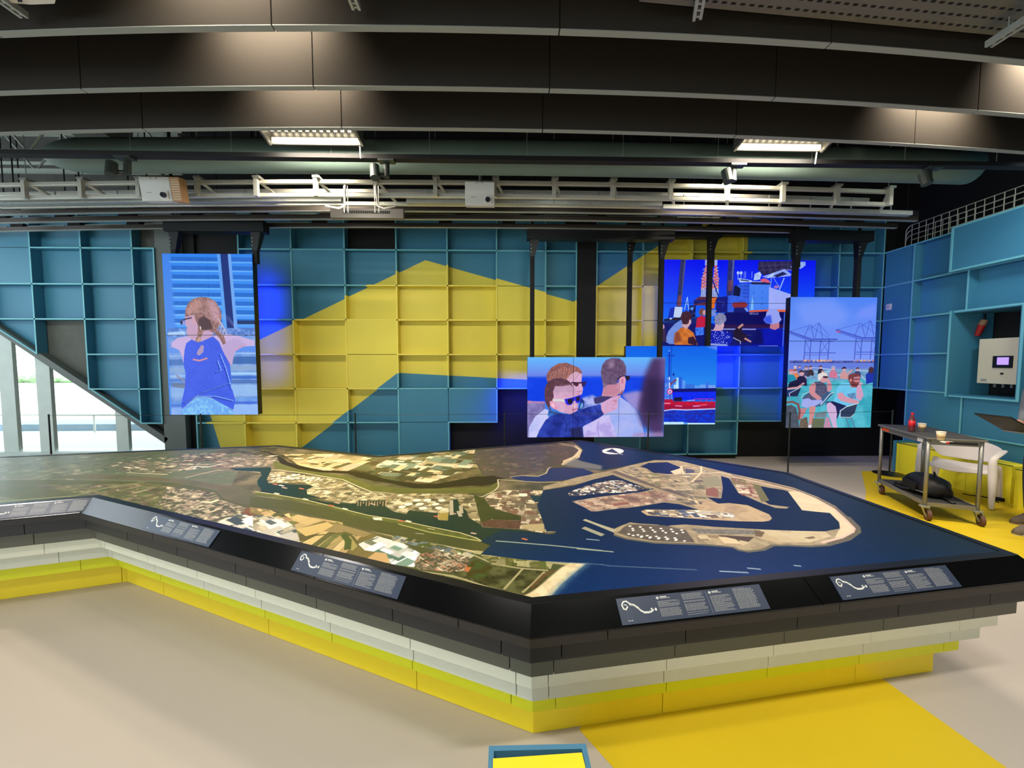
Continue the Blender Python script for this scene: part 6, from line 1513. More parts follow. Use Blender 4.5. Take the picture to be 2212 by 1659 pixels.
# ------------------------------------------------------------------ video walls
M_BEZ = mat('bezel_black', (8, 8, 9), .4)
def video_wall(a, b, Y, cols, rows, arr, lab, hang, seam=.008, em=1.0, thick=.11, arm=False, top_z=3.46):
    A, B = ony(*a, Y), ony(*b, Y)
    x0, x1, z1_, z0_ = A[0], B[0], A[2], B[2]
    m = img_mat('screen_picture', arr, emit=em, rough=.4, spec=.12)
    t = thing('video_wall', lab, 'screen', ((x0 + x1) / 2, Y, z0_), group=None)
    box_obj('housing', (x0 + .004, x1 - .004, Y + .012, Y + thick, z0_ + .004, z1_ - .004), M_BEZ, t)
    w, h = (x1 - x0) / cols, (z1_ - z0_) / rows
    for i in range(cols):
        for j in range(rows):
            xa, xb, za, zb = x0 + i * w + seam / 2, x0 + (i + 1) * w - seam / 2, z0_ + j * h + seam / 2, z0_ + (j + 1) * h - seam / 2
            box_obj('display_panel', (xa, xb, Y, Y + .012, za, zb), m, t, uvfun=lambda v: ((v[0] - x0) / (x1 - x0), (v[2] - z0_) / (z1_ - z0_)))
    for hx in hang:
        X = ony(hx, a[1], Y)[0]
        yb = Y + thick - .06 if not arm else Y + .05
        box_obj('hanger_post', (X - .032, X + .032, yb - .02 if not arm else yb - .02, yb + .04, z1_ - .12 if not arm else z1_ - .01, top_z), M_BLACK, t)
        MB().hexa([(X - .035, yb - .02, top_z - .22), (X + .035, yb - .02, top_z - .22), (X + .035, yb + .04, top_z - .22), (X - .035, yb + .04, top_z - .22)],
                  [(X - .035, yb - .04, top_z + .02), (X + .10, yb - .04, top_z + .02), (X + .10, yb + .06, top_z + .02), (X - .035, yb + .06, top_z + .02)]).build('gusset', M_DARK, t)
        for k in range(3): MB().tube([(X - .02, yb - .024, top_z - .06 - .05 * k), (X - .02, yb - .04, top_z - .06 - .05 * k)], .007, 6).build('bolt', M_STEEL, t)
    xs = [ony(hx, a[1], Y)[0] for hx in hang]
    yb = Y + .0
    box_obj('cross_beam', (min(xs) - .08, max(xs) + .16, yb - .02, yb + .12, top_z + .02, top_z + .17), M_DARK, t)
    for X in (min(xs), max(xs)): MB().tube([(X, yb + .05, top_z + .17), (X, yb + .05, 5.6)], .02, 6).build('drop_rod', M_BLACK, t)
    return t
video_wall((349, 547), (557, 896), 5.5, 2, 2, screen_girl(), 'tall video wall showing a girl in a spotted blue top from behind', (370, 547), top_z=3.43)
video_wall((1139, 771), (1434, 944), 5.75, 3, 1, screen_boy(), 'wide front video wall showing a pointing boy in blue sunglasses', (1150, 1428), top_z=3.44)
video_wall((1430, 560), (1755, 748), 6.17, 2, 2, screen_ship(), 'upper video wall showing passengers watching a ship with a crane', (1537, 1722), thick=.05, top_z=3.66)
video_wall((1352, 747), (1545, 917), 5.98, 2, 1, screen_boat(), 'video wall showing a red boat, partly behind the pointing boy', (1360, 1532), thick=.1, top_z=3.56)
video_wall((1709, 641), (1881, 924), 5.68, 1, 3, screen_deck(), 'tall right video wall showing people seated on deck by harbour cranes', (1722, 1857), top_z=3.42)
# ------------------------------------------------------------------ rope barrier in front of the video walls
M_POST = mat('barrier_dark', (40, 42, 42), .4, metal=.4)
posts = []
for (px, lab) in [(108, 'leftmost slim dark barrier post, in front of the glazing'), (435, 'slim dark barrier post under the video wall with the girl'), (768, 'slim dark barrier post in front of the blue panels, right of the girl video wall'),
                  (1090, 'slim dark barrier post left of the pointing boy video wall'), (1400, 'slim dark barrier post in front of the pointing boy video wall'), (1705, 'slim dark barrier post at the left edge of the deck video wall')]:
    p = ony(px, 940, 5.30); posts.append(p)
    t = thing('barrier_post', lab, 'post', (p[0], 5.30, 0), group='slim posts of the rope barrier')
    MB().tube([(p[0], 5.30, .012), (p[0], 5.30, .955)], .010, 10).build('pole', M_POST, t)
    MB().lathe((p[0], 5.30, 0), [(.15, 0), (.15, .006), (.03, .014), (.012, .03)], 24).build('base_plate', M_POST, t)
q = onz(1921, 1024, 0)
t = thing('barrier_post', 'slim dark barrier post on a round base behind the trolley', 'post', (q[0], q[1], 0), group='slim posts of the rope barrier')
MB().tube([(q[0], q[1], .012), (q[0], q[1], .955)], .011, 10).build('pole', M_POST, t)
MB().lathe((q[0], q[1], 0), [(.19, 0), (.19, .006), (.03, .014), (.012, .03)], 28).build('base_plate', M_POST, t)
t = thing('barrier_rope', 'thin dark rope strung along the slim posts', 'rope', (0, 5.3, .93))
pts = [(p[0], 5.30 - .011, .935) for p in posts] + [(q[0], q[1] - .011, .935)]
MB().tube(pts, .0028, 5).build('rope_line', M_POST, t)

# ------------------------------------------------------------------ steel trolley
L1, L2, L4 = np.array([4.73, 4.655]), np.array([4.425, 3.86]), np.array([4.805, 3.71])
L3 = L1 + (L4 - L2)
ea, eb = (L1 - L2) / np.linalg.norm(L1 - L2), (L4 - L2) / np.linalg.norm(L4 - L2)
tr = thing('trolley', 'grey steel service trolley with two shelves on casters', 'trolley', ((L1 + L4)[0] / 2, (L1 + L4)[1] / 2, 0))
M_TRS = mat('trolley_steel', (140, 140, 134), .4, metal=.6, noise=(14, .1)); M_TOPB = mat('trolley_mat', (58, 58, 56), .6, noise=(30, .1))
def tq(o, z): return [tuple(p) + (z,) for p in (L2 - ea * o - eb * o, L4 - ea * o + eb * o, L3 + ea * o + eb * o, L1 + ea * o - eb * o)]
for P_ in (L1, L2, L3, L4):
    MB().tube([(P_[0], P_[1], .15), (P_[0], P_[1], .855)], .017, 12).build('leg', M_TRS, tr, smooth=True)
    w = MB()
    wd = np.array([-.5, -.86]); wn = np.array([.86, -.5])
    c = Vector((P_[0] + .02, P_[1] - .02, .057))
    w.tube([c - Vector((wn[0], wn[1], 0)) * .016, c + Vector((wn[0], wn[1], 0)) * .016], .056, 22)
    caster = w.build('caster_wheel', mat('caster_rubber', (92, 60, 44), .6), tr)
    h = MB(); h.tube([c - Vector((wn[0], wn[1], 0)) * .0175, c + Vector((wn[0], wn[1], 0)) * .0175], .022, 14); h.build('hub', M_STEEL, caster)
    f = MB()
    for sg in (-1, 1):
        o_ = np.array([c.x, c.y]) + wn * .022 * sg
        f.hexa([(o_[0] - wd[0] * .02, o_[1] - wd[1] * .02, .05), (o_[0] + wd[0] * .02, o_[1] + wd[1] * .02, .05), (o_[0] + wd[0] * .02 + wn[0] * .003, o_[1] + wd[1] * .02 + wn[1] * .003, .05), (o_[0] - wd[0] * .02 + wn[0] * .003, o_[1] - wd[1] * .02 + wn[1] * .003, .05)],
               [(P_[0] - wd[0] * .035 + wn[0] * .02 * sg, P_[1] - wd[1] * .035 + wn[1] * .02 * sg, .14), (P_[0] + wd[0] * .035 + wn[0] * .02 * sg, P_[1] + wd[1] * .035 + wn[1] * .02 * sg, .14), (P_[0] + wd[0] * .035 + wn[0] * .024 * sg, P_[1] + wd[1] * .035 + wn[1] * .024 * sg, .14), (P_[0] - wd[0] * .035 + wn[0] * .024 * sg, P_[1] - wd[1] * .035 + wn[1] * .024 * sg, .14)])
    f.prism([(P_[0] + a, P_[1] + b) for a, b in ((-.03, -.03), (.03, -.03), (.03, .03), (-.03, .03))], .138, .152)
    f.build('caster_fork', M_STEEL, tr)
MB().hexa(tq(.03, .855), tq(.03, .875)).build('top_shelf', M_TRS, tr, bevel=.004)
MB().hexa(tq(.02, .875), tq(.02, .880)).build('top_mat', M_TOPB, tr)
def apron(p, q_, z0, z1):
    d = (q_ - p) / np.linalg.norm(q_ - p); nn = np.array([d[1], -d[0]]) * .008
    MB().hexa([(p[0] - nn[0], p[1] - nn[1], z0), (q_[0] - nn[0], q_[1] - nn[1], z0), (q_[0] + nn[0], q_[1] + nn[1], z0), (p[0] + nn[0], p[1] + nn[1], z0)], [(p[0] - nn[0], p[1] - nn[1], z1), (q_[0] - nn[0], q_[1] - nn[1], z1), (q_[0] + nn[0], q_[1] + nn[1], z1), (p[0] + nn[0], p[1] + nn[1], z1)]).build('apron', M_TRS, tr)
for a, b in ((L1, L2), (L2, L4), (L4, L3), (L3, L1)): apron(a, b, .80, .855); apron(a, b, .15, .19)
MB().hexa(tq(.0, .168), tq(.0, .180)).build('lower_shelf', M_TOPB, tr)
nl = -eb * .012
def plate(s0, s1, z0, z1, name, m, lab=None):
    p, q_ = L1 + (L2 - L1) * s0 + nl, L1 + (L2 - L1) * s1 + nl
    MB().hexa([(p[0], p[1], z0), (q_[0], q_[1], z0), (q_[0] - eb[0] * -.004, q_[1] - eb[1] * -.004, z0), (p[0] - eb[0] * -.004, p[1] - eb[1] * -.004, z0)], [(p[0], p[1], z1), (q_[0], q_[1], z1), (q_[0] + eb[0] * .004, q_[1] + eb[1] * .004, z1), (p[0] + eb[0] * .004, p[1] + eb[1] * .004, z1)]).build(name, m, tr, label=lab)
plate(.03, .2, .812, .845, 'label_plate', mat('orange_plastic', (226, 84, 24), .5), 'orange plate'); plate(.82, .92, .808, .845, 'label_plate', M_WHITE, 'white sticker')
TZ = .880
# things on the trolley
p = onz(1969, 932, TZ)
t = thing('bottle', 'small plastic bottle with red label and red cap on the trolley', 'bottle', (p[0], p[1], TZ))
MB().lathe((p[0], p[1], TZ), [(.026, 0), (.029, .008), (.029, .05), (.027, .085), (.029, .12), (.026, .145), (.014, .178), (.011, .19)], 20).build('body', mat('bottle_clear', (120, 60, 60), .1, spec=.7, alpha=.75), t, smooth=True)
MB().lathe((p[0], p[1], TZ), [(.0275, .004), (.0275, .045)], 18).build('drink', mat('dark_drink', (34, 10, 12), .2), t)
MB().lathe((p[0], p[1], TZ), [(.0298, .055), (.0290, .085), (.0298, .122)], 20).build('label_sleeve', mat('red_label', (206, 26, 40), .4), t, smooth=True)
MB().lathe((p[0], p[1], TZ), [(.014, .19), (.0145, .206), (.013, .21)], 14).build('cap', mat('red_cap', (214, 20, 30), .4), t)
def cup(px, py, lab):
    p = onz(px, py, TZ)
    t = thing('paper_cup', lab, 'cup', (p[0], p[1], TZ), group='paper cups on the trolley')
    MB().lathe((p[0], p[1], TZ), [(.024, 0), (.035, .085), (.0335, .085), (.0235, .004)], 24).build('cup_wall', mat('cup_paper', (220, 204, 176), .6), t, smooth=True)
    MB().lathe((p[0], p[1], TZ), [(.0278, .024), (.0328, .064)], 24).build('printed_band', mat('cup_band', (206, 176, 126), .6, noise=(60, .2)), t, smooth=True)
    r_ = MB(); r_.tube([(p[0] + .0352 * math.cos(a), p[1] + .0352 * math.sin(a), TZ + .085) for a in np.linspace(0, 2 * math.pi, 25)], .0018, 6, cap=False); r_.build('rim', M_WHITE, t)
cup(1991, 931, 'paper cup standing beside the red bottle'); cup(2032, 951, 'paper cup near the front edge of the trolley')
p = onz(2050, 957, TZ)
t = thing('coiled_cable', 'short off-white cable coiled at the trolley edge', 'cable', (p[0], p[1], TZ))
MB().tube([(p[0] + .05 * math.cos(a) - .01 * a * .3, p[1] + .025 * math.sin(a), TZ + .006 + .002 * a / 6) for a in np.linspace(0, 9, 26)], .0045, 6).build('cable', M_WHITE, t, smooth=True)
p = onz(2092, 962, TZ)
t = thing('marker_pen', 'dark tool with red tip lying on the near trolley edge', 'pen', (p[0], p[1], TZ + .01))
d = Vector((eb[0], eb[1], 0)); c = Vector((p[0] - .03, p[1] + .02, TZ + .012))
MB().tube([c - d * .1, c + d * .1], .011, 10).build('barrel', M_DARK, t); MB().tube([c - d * .115, c - d * .1], [.006, .011], 10).build('tip', mat('red_cap', (214, 20, 30), .4), t)

# black backpack on the lower shelf
def blob(name, label, cat, c, rx, ry, rz, rot, m, parts):
    t = thing(name, label, cat, (c[0], c[1], c[2]), rot)
    me = MB(); n, k = 20, 12; rr = random.Random(1)
    vs = []
    for i in range(k + 1):
        v = math.pi * i / k
        for j in range(n):
            u = 2 * math.pi * j / n
            sx = abs(math.cos(u)) ** .8 * (1 if math.cos(u) >= 0 else -1); sy = abs(math.sin(u)) ** .8 * (1 if math.sin(u) >= 0 else -1)
            s_ = math.sin(v) ** .7; zz = -math.cos(v)
            bump = 1 + .05 * math.sin(5 * u + i) + .04 * rr.uniform(-1, 1)
            vs.append((rx * sx * s_ * bump, ry * sy * s_ * bump, rz * (1 + (zz if zz > -.6 else -.6 - (zz + .6) * .2)) / 1.0 - rz * .34))
    fs = [(i * n + j, i * n + (j + 1) % n, (i + 1) * n + (j + 1) % n, (i + 1) * n + j) for i in range(k) for j in range(n)]
    me.add(vs, fs); me.build('bag_body', m, t, smooth=True, local=True)
    return t
cb = (L1 + L4) / 2 + ea * -.03 + eb * .02
M_BAG = mat('black_nylon', (16, 15, 16), .5, noise=(16, .3), bump=.3)
bag = blob('backpack', 'black backpack slumped on the lower trolley shelf', 'bag', (cb[0], cb[1], .182), .25, .15, .13, math.atan2(-ea[1], -ea[0]), M_BAG, None)
def bt(pts, r, name, m=M_BAG): MB().tube(pts, r, 8).build(name, m, bag, smooth=True, local=True)
bt([(-.2, -.12, .02), (-.26, -.16, .03), (-.2, -.2, .012), (-.05, -.19, .014), (.05, -.15, .05)], .013, 'shoulder_strap'); bt([(.1, .0, .22), (.13, -.02, .27), (.16, -.01, .22)], .008, 'carry_handle')
bt([(.0, -.153, .06), (.12, -.150, .05), (.2, -.11, .05)], .004, 'zip', M_STEEL); bt([(-.15, -.10, .15), (-.14, -.12, .12)], .005, 'zip_pull', mat('lime_tag', (160, 220, 80), .5))
bt([(.22, .02, .03), (.30, .02, .01), (.36, .03, .006)], .014, 'loose_strap')
MB().box(-.12, .10, -.172, -.135, .03, .13).build('front_pocket', M_BAG, bag, local=True, bevel=.012)

# ------------------------------------------------------------------ white plastic armchair
ch = thing('plastic_chair', 'white moulded plastic armchair behind the trolley', 'chair', (5.54, 4.47, 0), math.radians(-62))
# local frame: y- is the front, x across
M_CH = mat('chair_white', (232, 222, 214), .42)
def skin_surface(name, rows, th=.006, m=M_CH):
    """grid surface from rows of points, thickened"""
    mb = MB(); n = len(rows[0]); vs = [p for r_ in rows for p in r_]
    fs = [(i * n + j, i * n + j + 1, (i + 1) * n + j + 1, (i + 1) * n + j) for i in range(len(rows) - 1) for j in range(n - 1)]
    mb.add(vs, fs); o = mb.build(name, m, ch, smooth=True, local=True)
    md = o.modifiers.new('solid', 'SOLIDIFY'); md.thickness = th; md.offset = 0
    sb = o.modifiers.new('sub', 'SUBSURF'); sb.levels = 1; sb.render_levels = 1
    return o
seat = [[(x, y, .43 - .02 * math.cos(x * 6) * (1 - abs(y) * 1.5) - (.035 if y < -.2 else 0) - (.03 if abs(x) > .23 else 0)) for x in np.linspace(-.25, .25, 9)] for y in np.linspace(-.23, .21, 8)]
skin_surface('seat', seat, .008)
arc = np.linspace(-1.5, 1.5, 17)     # shell angle around the back
back = []
for k, z in enumerate(np.linspace(0, 1, 7)):
    row = []
    for a in arc:
        top = .36 * math.cos(a * .60) ** 1.6 + .0
        lowz = .44 + .02 * abs(a) if abs(a) < .8 else .44 + (abs(a) - .8) * .22
        hi = .70 - .085 * (abs(a) / 1.5) ** 1.3
        zz = lowz + (hi - lowz) * z
        R_ = .255 + .045 * z; row.append((R_ * math.sin(a) * 1.03, .03 + R_ * math.cos(a) * .92 + .04 * z * math.cos(a), zz))
    back.append(row)
skin_surface('backrest', back, .007)
# arms run forward from the shell and turn down into the front legs
for sx in (-1, 1):
    arm = []
    for (y, z, w) in [(.10, .635, .030), (.0, .625, .034), (-.12, .615, .034), (-.21, .605, .032), (-.255, .575, .03), (-.265, .52, .035), (-.262, .42, .04), (-.268, .25, .032), (-.285, .12, .026), (-.295, .0, .022)]:
        x = sx * (.305 if z > .6 else .285 + .03 * (.5 - z))
        arm.append([(x - w, y + .018, z - (.0 if z > .62 else .0)), (x - w * .4, y, z + .008), (x + w * .4, y, z + .008), (x + w, y + .018, z)])
    skin_surface('arm', arm, .008)
    leg = []
    for (y, z, w) in [(.20, .44, .045), (.235, .34, .040), (.26, .2, .032), (.285, .08, .026), (.30, .0, .022)]:
        x = sx * (.245 + .06 * (.44 - z))
        leg.append([(x - w, y - .02, z), (x - w * .3, y + .008, z), (x + w * .3, y + .008, z), (x + w, y - .02, z)])
    skin_surface('leg', leg, .008)
ap = [[(x, -.245 - .01 * (z < .4), z + .03 * abs(x) / .25 * (z < .41)) for x in np.linspace(-.27, .27, 9)] for z in (.435, .40, .36)]
skin_surface('front_apron', ap)

# ------------------------------------------------------------------ yellow bench blocks along the right wall
M_YB = mat('bench_yellow', (246, 232, 52), .5, noise=(5, .05)); M_LINE = mat('bench_gap_dark', (70, 66, 30), .7)
def bench(y0, y1, x0, lab, blue=False):
    t = thing('bench', lab, 'bench', (x0 + .18, (y0 + y1) / 2, 0), group='yellow benches by the right wall')
    n_ = max(1, int(round((y1 - y0) / .46)))
    for k in range(n_):
        a, b = y0 + (y1 - y0) * k / n_ + .002, y0 + (y1 - y0) * (k + 1) / n_ - .002
        s = MB(); s.box(x0, 6.20, a, b, 0, .44); s.build('seat_block', M_YB, t, bevel=.003)
        MB().prism([(x0 + .01, a + .01), (x0 + .30, b - .01), (x0 + .312, b - .01), (x0 + .022, a + .01)] if k % 2 else [(x0 + .30, a + .01), (x0 + .01, b - .01), (x0 + .022, b - .01), (x0 + .312, a + .01)], .44, .442).build('top_groove', M_LINE, t)
    box_obj('top_edge', (x0 - .002, x0 + .012, y0, y1, .44, .446), M_LINE, t)
    if blue: box_obj('end_board', (x0 + .0, 6.22, y1 + .002, y1 + .05, 0, .47), M_WALL, t)
    else:
        box_obj('socket_recess', (x0 - .004, x0 - .001, y0 + .08, y0 + .36, .02, .09), M_BLACK, t)
bench(4.28, 5.60, 5.93, 'long yellow bench with dark grooves on top behind the chair', True)
bench(3.0, 4.16, 5.80, 'yellow bench block cut by the right edge of the picture')
q0 = onz(2158, 1083, 0)
t = thing('power_cable', 'thin dark cable with a small black plug beside the chair foot', 'cable', (q0[0], q0[1], 0))
MB().tube([tuple(onz(2157, 1085, .01)), tuple(onz(2145, 1078, .01)), tuple(onz(2120, 1072, .01)), tuple(onz(2098, 1070, .01)), tuple(onz(2080, 1066, .01))], .006, 6).build('cable', M_BLACK, t, smooth=True)
MB().box(q0[0] - .01, q0[0] + .04, q0[1] - .03, q0[1] + .03, .003, .045).build('plug', M_BLACK, t, bevel=.006)

# ------------------------------------------------------------------ switch box in the wall cupboard
def onFR(px, py, dep):
    r_ = ray(px, py); o = FR.o - FR.n * dep
    w = EYE + r_ * (((o - EYE) @ FR.n) / (r_ @ FR.n))
    return (w - FR.o) @ FR.u, w[2]
t = thing('switch_box', 'cream switch box with a small lit display in the wall opening', 'cabinet', tuple(FR.P(1.5, 1.3, .2)))
s0, zt = onFR(2116, 731, .14); s1, zb = onFR(2203, 832, .14)
_, zt0 = onFR(2150, 731, .14); zb0 = onFR(2150, 829, .14)[1]
mb = MB(); FR.box(mb, s0, s1 + .05, zb0, zt0, .14, .38); mb.build('box_body', mat('cream_enamel', (206, 200, 172), .45), t, bevel=.004)
a0, za = onFR(2146, 769, .135); a1, zb_ = onFR(2187, 795, .135); mb = MB(); FR.box(mb, a0, a1, zb_, za, .128, .139); mb.build('display_frame', M_DARK, t)
a0, za = onFR(2154, 772, .125); a1, zb_ = onFR(2178, 788, .125); mb = MB(); FR.box(mb, a0, a1, zb_, za, .125, .128); mb.build('display', mat('violet_display', (150, 120, 240), .3, emit=(168, 140, 250), estr=1.1), t)
kb, kz = onFR(2164, 807, .13); K_ = FR.P(kb, kz, .139); MB().tube([tuple(K_), tuple(K_ + FR.n * .02)], .012, 12).build('knob', M_BLACK, t)
a0, za = onFR(2117, 818, .13); a1, zb_ = onFR(2129, 824, .13); mb = MB(); FR.box(mb, a0, a1, zb_, za, .137, .1395); mb.build('label_plate', mat('mark_grey', (150, 150, 146), .6), t)
for k in range(7):
    P_ = FR.P(s0 + .12 + k * .09, zb0, .24); MB().tube([tuple(P_), tuple(P_ - np.array([0, 0, .05]))], .014, 8).build('cable_gland', mat('gland_grey', (120, 120, 116), .5), t)
    MB().tube([tuple(P_ - np.array([0, 0, .05])), tuple(P_ - np.array([0, 0, .10]) - FR.n * .02), tuple(FR.P(s0 + .12 + k * .09 + .03, 1.205, .42))], .006, 6).build('cable', M_BLACK, t)
mb = MB(); FR.box(mb, 1.155, 1.88, 1.205, 2.33, .505, .51); mb.build('recess_back', M_BLACK, wr)
ra, rz_ = onFR(2121, 705, .3)
t = thing('red_connector', 'red industrial connector at the top of the wall opening', 'connector', tuple(FR.P(ra, rz_, .3)))
P_ = FR.P(ra, rz_, .3); MB().tube([tuple(P_ + np.array([-.02, .03, -.13])), tuple(P_ + np.array([.0, .0, .02]))], [.028, .04], 12).build('body', mat('connector_red', (170, 24, 22), .5), t)
MB().tube([tuple(P_ + np.array([.0, .0, .02])), tuple(P_ + np.array([.01, -.02, .09]))], [.042, .036], 12).build('collar', mat('collar_beige', (150, 120, 90), .5), t)
MB().tube([tuple(P_ + np.array([.01, -.02, .09])), tuple(FR.P(ra, 2.32, .33))], .012, 8).build('cable', M_BLACK, t)
ta, tz = onFR(1896, 667, 0)
t = thing('wall_sensor', 'small white square sensor in the corner beside the deck video wall', 'sensor', tuple(FR.P(max(ta, .06), tz, 0)))
mb = MB(); FR.box(mb, .085, .165, tz - .05, tz + .05, -.014, .012); mb.build('cover', M_WHITE, t, bevel=.004)
mb = MB(); FR.box(mb, .115, .135, tz - .01, tz + .01, -.0155, -.014); mb.build('window', mat('mark_grey', (150, 150, 146), .6), t)

# wire cable basket along the top of the right wall
t = thing('cable_basket', 'galvanised wire cable basket along the top of the right wall', 'tray', tuple(FR.P(1.2, 3.7, .4)))
M_WIRE = mat('wire_steel', (190, 192, 170), .45, metal=.1)
S0, S1 = .18, 2.05
for k, (d_, z_) in enumerate([(.25, 3.56), (.25, 3.64), (.25, 3.72), (.25, 3.80), (.25, 3.88), (.40, 3.56), (.50, 3.56), (.5, 3.88)]):
    MB().tube([tuple(FR.P(S0, z_, d_)), tuple(FR.P(S1, z_, d_))], .006, 6).build('long_wire', M_WIRE, t)
for s_ in np.arange(S0, S1 + .01, .11):
    MB().tube([tuple(FR.P(s_, 3.88, .25)), tuple(FR.P(s_, 3.56, .25)), tuple(FR.P(s_, 3.56, .5)), tuple(FR.P(s_, 3.88, .5))], .005, 6).build('cross_wire', M_WIRE, t)
for s_ in (S0, S1): 
    for z_ in (3.88, 3.80, 3.72):
        sg = 1 if s_ == S1 else -1
        MB().tube([tuple(FR.P(s_ + sg * a_, z_ - b_, .25)) for a_, b_ in ((0, 0), (.05, .01), (.09, .05), (.10, .10), (.10, z_ - 3.50))], .007, 6).build('bent_end', M_WIRE, t)

# ------------------------------------------------------------------ low stand with a yellow plate in the foreground
c4 = [onz(1056, 1611, .45), onz(1268, 1617, .45)]
xa, xb, yb_ = c4[0][0], c4[1][0], c4[0][1]
t = thing('display_stand', 'blue box stand with a tilted yellow plate at the bottom edge', 'stand', ((xa + xb) / 2, yb_ - .17, 0))
M_SB = mat('stand_blue', (74, 128, 156), .5, noise=(8, .05)); M_SY = mat('stand_yellow', (246, 222, 44), .45)
ya = yb_ - .36
for (a, b, c, d) in [(xa, xa + .016, ya, yb_), (xb - .016, xb, ya, yb_), (xa + .016, xb - .016, yb_ - .016, yb_), (xa + .016, xb - .016, ya, ya + .016)]:
    box_obj('side_board', (a, b, c, d, 0, .45), M_SB, t)
box_obj('inner_tray', (xa + .016, xb - .016, ya + .016, yb_ - .016, .40, .412), M_SB, t)
pp = [onz(1065, 1638, .455), onz(1257, 1625, .455)]
MB().prism([(pp[0][0], pp[0][1]), (pp[0][0] + .004, ya + .03), (pp[1][0] + .012, ya + .02), (pp[1][0], pp[1][1])], .440, .455).build('top_plate', M_SY, t, bevel=.001)

# ------------------------------------------------------------------ person at the right edge holding an open laptop (only shoe tips and laptop reach into the frame)
lp = np.array([5.02, 3.75, 1.07])
t = thing('laptop', 'open dark laptop held out at the right edge of the picture', 'laptop', tuple(lp))
A1, A2 = ony(2124, 896, 3.75), ony(2186, 931, 3.75)
A3 = ony(2216, 917, 3.75)
def slabXZ(p, q_, y0, y1, th, name, m, **k):
    d = np.array([q_[0] - p[0], 0, q_[2] - p[2]]); d /= np.linalg.norm(d); nn = np.array([-d[2], 0, d[0]]) * th
    P_, Q_ = np.array([p[0], 0, p[2]]), np.array([q_[0], 0, q_[2]])
    return MB().extr([P_ + [0, y0, 0], Q_ + [0, y0, 0], Q_ + nn + [0, y0, 0], P_ + nn + [0, y0, 0]], (0, y1 - y0, 0)).build(name, m, t, **k)
lid = slabXZ(A1, A2, 3.54, 3.83, .012, 'lid', M_DARK, bevel=.003)
B1 = A2; B2 = np.array([A2[0] + .22, 3.75, A2[2] + .05])
slabXZ(B1, B2, 3.54, 3.83, -.016, 'keyboard_base', mat('laptop_silver', (150, 146, 140), .4, metal=.3), bevel=.003)

M_TROU = mat('dark_trousers', (40, 44, 54), .85, noise=(14, .15)); M_SHIRT = mat('grey_shirt', (96, 104, 110), .85, noise=(12, .12)); M_SK = mat('skin', (206, 150, 124), .55); M_HAIR = mat('brown_hair', (66, 46, 34), .8, noise=(60, .4)); M_SHOE = mat('grey_suede_shoe', (104, 92, 80), .8, noise=(20, .15))
def skin_obj(name, verts, edges, radii, m, parent, root=0, sub=2):
    me = bpy.data.meshes.new(name); me.from_pydata([tuple(Vector(v) - Vector(parent.location)) if parent.parent is None else v for v in verts], edges, [])
    me.materials.append(m); o = bpy.data.objects.new(name, me); SC.collection.objects.link(o); o.parent = parent
    sk = o.modifiers.new('skin', 'SKIN'); sk.use_smooth_shade = True
    me.skin_vertices.new() if not me.skin_vertices else None
    for i, r_ in enumerate(radii):
        rr = r_ if isinstance(r_, tuple) else (r_, r_)
        me.skin_vertices[0].data[i].radius = rr; me.skin_vertices[0].data[i].use_root = (i == root)
    s_ = o.modifiers.new('sub', 'SUBSURF'); s_.levels = sub; s_.render_levels = sub
    return o
PX, PY = 5.42, 3.62
FA, FB_ = np.array([5.44, 3.745]), np.array([5.20, 3.515])      # ankles: far foot, near foot
per = thing('person', 'person in grey suede shoes and dark trousers holding the laptop, mostly outside the frame', 'person', (PX, PY, 0))
hL, hR = (5.16, 3.58, 1.03), (5.22, 3.77, 1.03)
V = [(PX, PY, .93), (PX, PY, 1.10), (PX, PY, 1.30), (PX, PY, 1.44), (PX - .01, PY, 1.53), (PX - .03, PY, 1.66),
     (PX, PY - .09, .90), (PX - .14, PY - .10, .52), (FB_[0], FB_[1], .11), (PX, PY + .09, .90), (PX - .03, PY + .11, .50), (FA[0], FA[1], .11),
     (PX, PY - .19, 1.40), (PX - .01, PY - .24, 1.14), (hL[0] + .07, hL[1] - .01, hL[2]), (PX, PY + .19, 1.40), (PX - .01, PY + .22, 1.14), (hR[0] + .07, hR[1] + .01, hR[2])]
E_ = [(0, 1), (1, 2), (2, 3), (3, 4), (4, 5), (0, 6), (6, 7), (7, 8), (0, 9), (9, 10), (10, 11), (3, 12), (12, 13), (13, 14), (3, 15), (15, 16), (16, 17)]
R_ = [(.12, .15), (.11, .14), (.12, .17), (.09, .14), .055, .05, .06, .045, .035, .06, .045, .035, .06, .042, .028, .06, .042, .028]
skin_obj('body', V, E_, R_, M_SHIRT, per)
tv = [(PX, PY, 1.0), (PX, PY, .92), (PX - .01, PY - .095, .80), (PX - .14, PY - .105, .50), (FB_[0], FB_[1], .085), (PX - .01, PY + .095, .80), (PX - .02, PY + .115, .50), (FA[0], FA[1], .085)]
skin_obj('trousers', tv, [(0, 1), (1, 2), (2, 3), (3, 4), (1, 5), (5, 6), (6, 7)], [.135, .145, .098, .075, .060, .098, .075, .060], M_TROU, per, root=1)
hd = MB(); hc = (PX - .04, PY, 1.66)
prof = [(0.02, -.125), (.055, -.118), (.072, -.09), (.078, -.05), (.082, 0), (.080, .05), (.066, .09), (.04, .115), (.01, .122)]
hd.lathe(hc, prof, 20); o = hd.build('head', M_SK, per, smooth=True)
MB().tube([(hc[0] - .075, hc[1], hc[2] + .0), (hc[0] - .10, hc[1], hc[2] - .03), (hc[0] - .078, hc[1], hc[2] - .04)], [.008, .013, .008], 8).build('nose', M_SK, per, smooth=True)
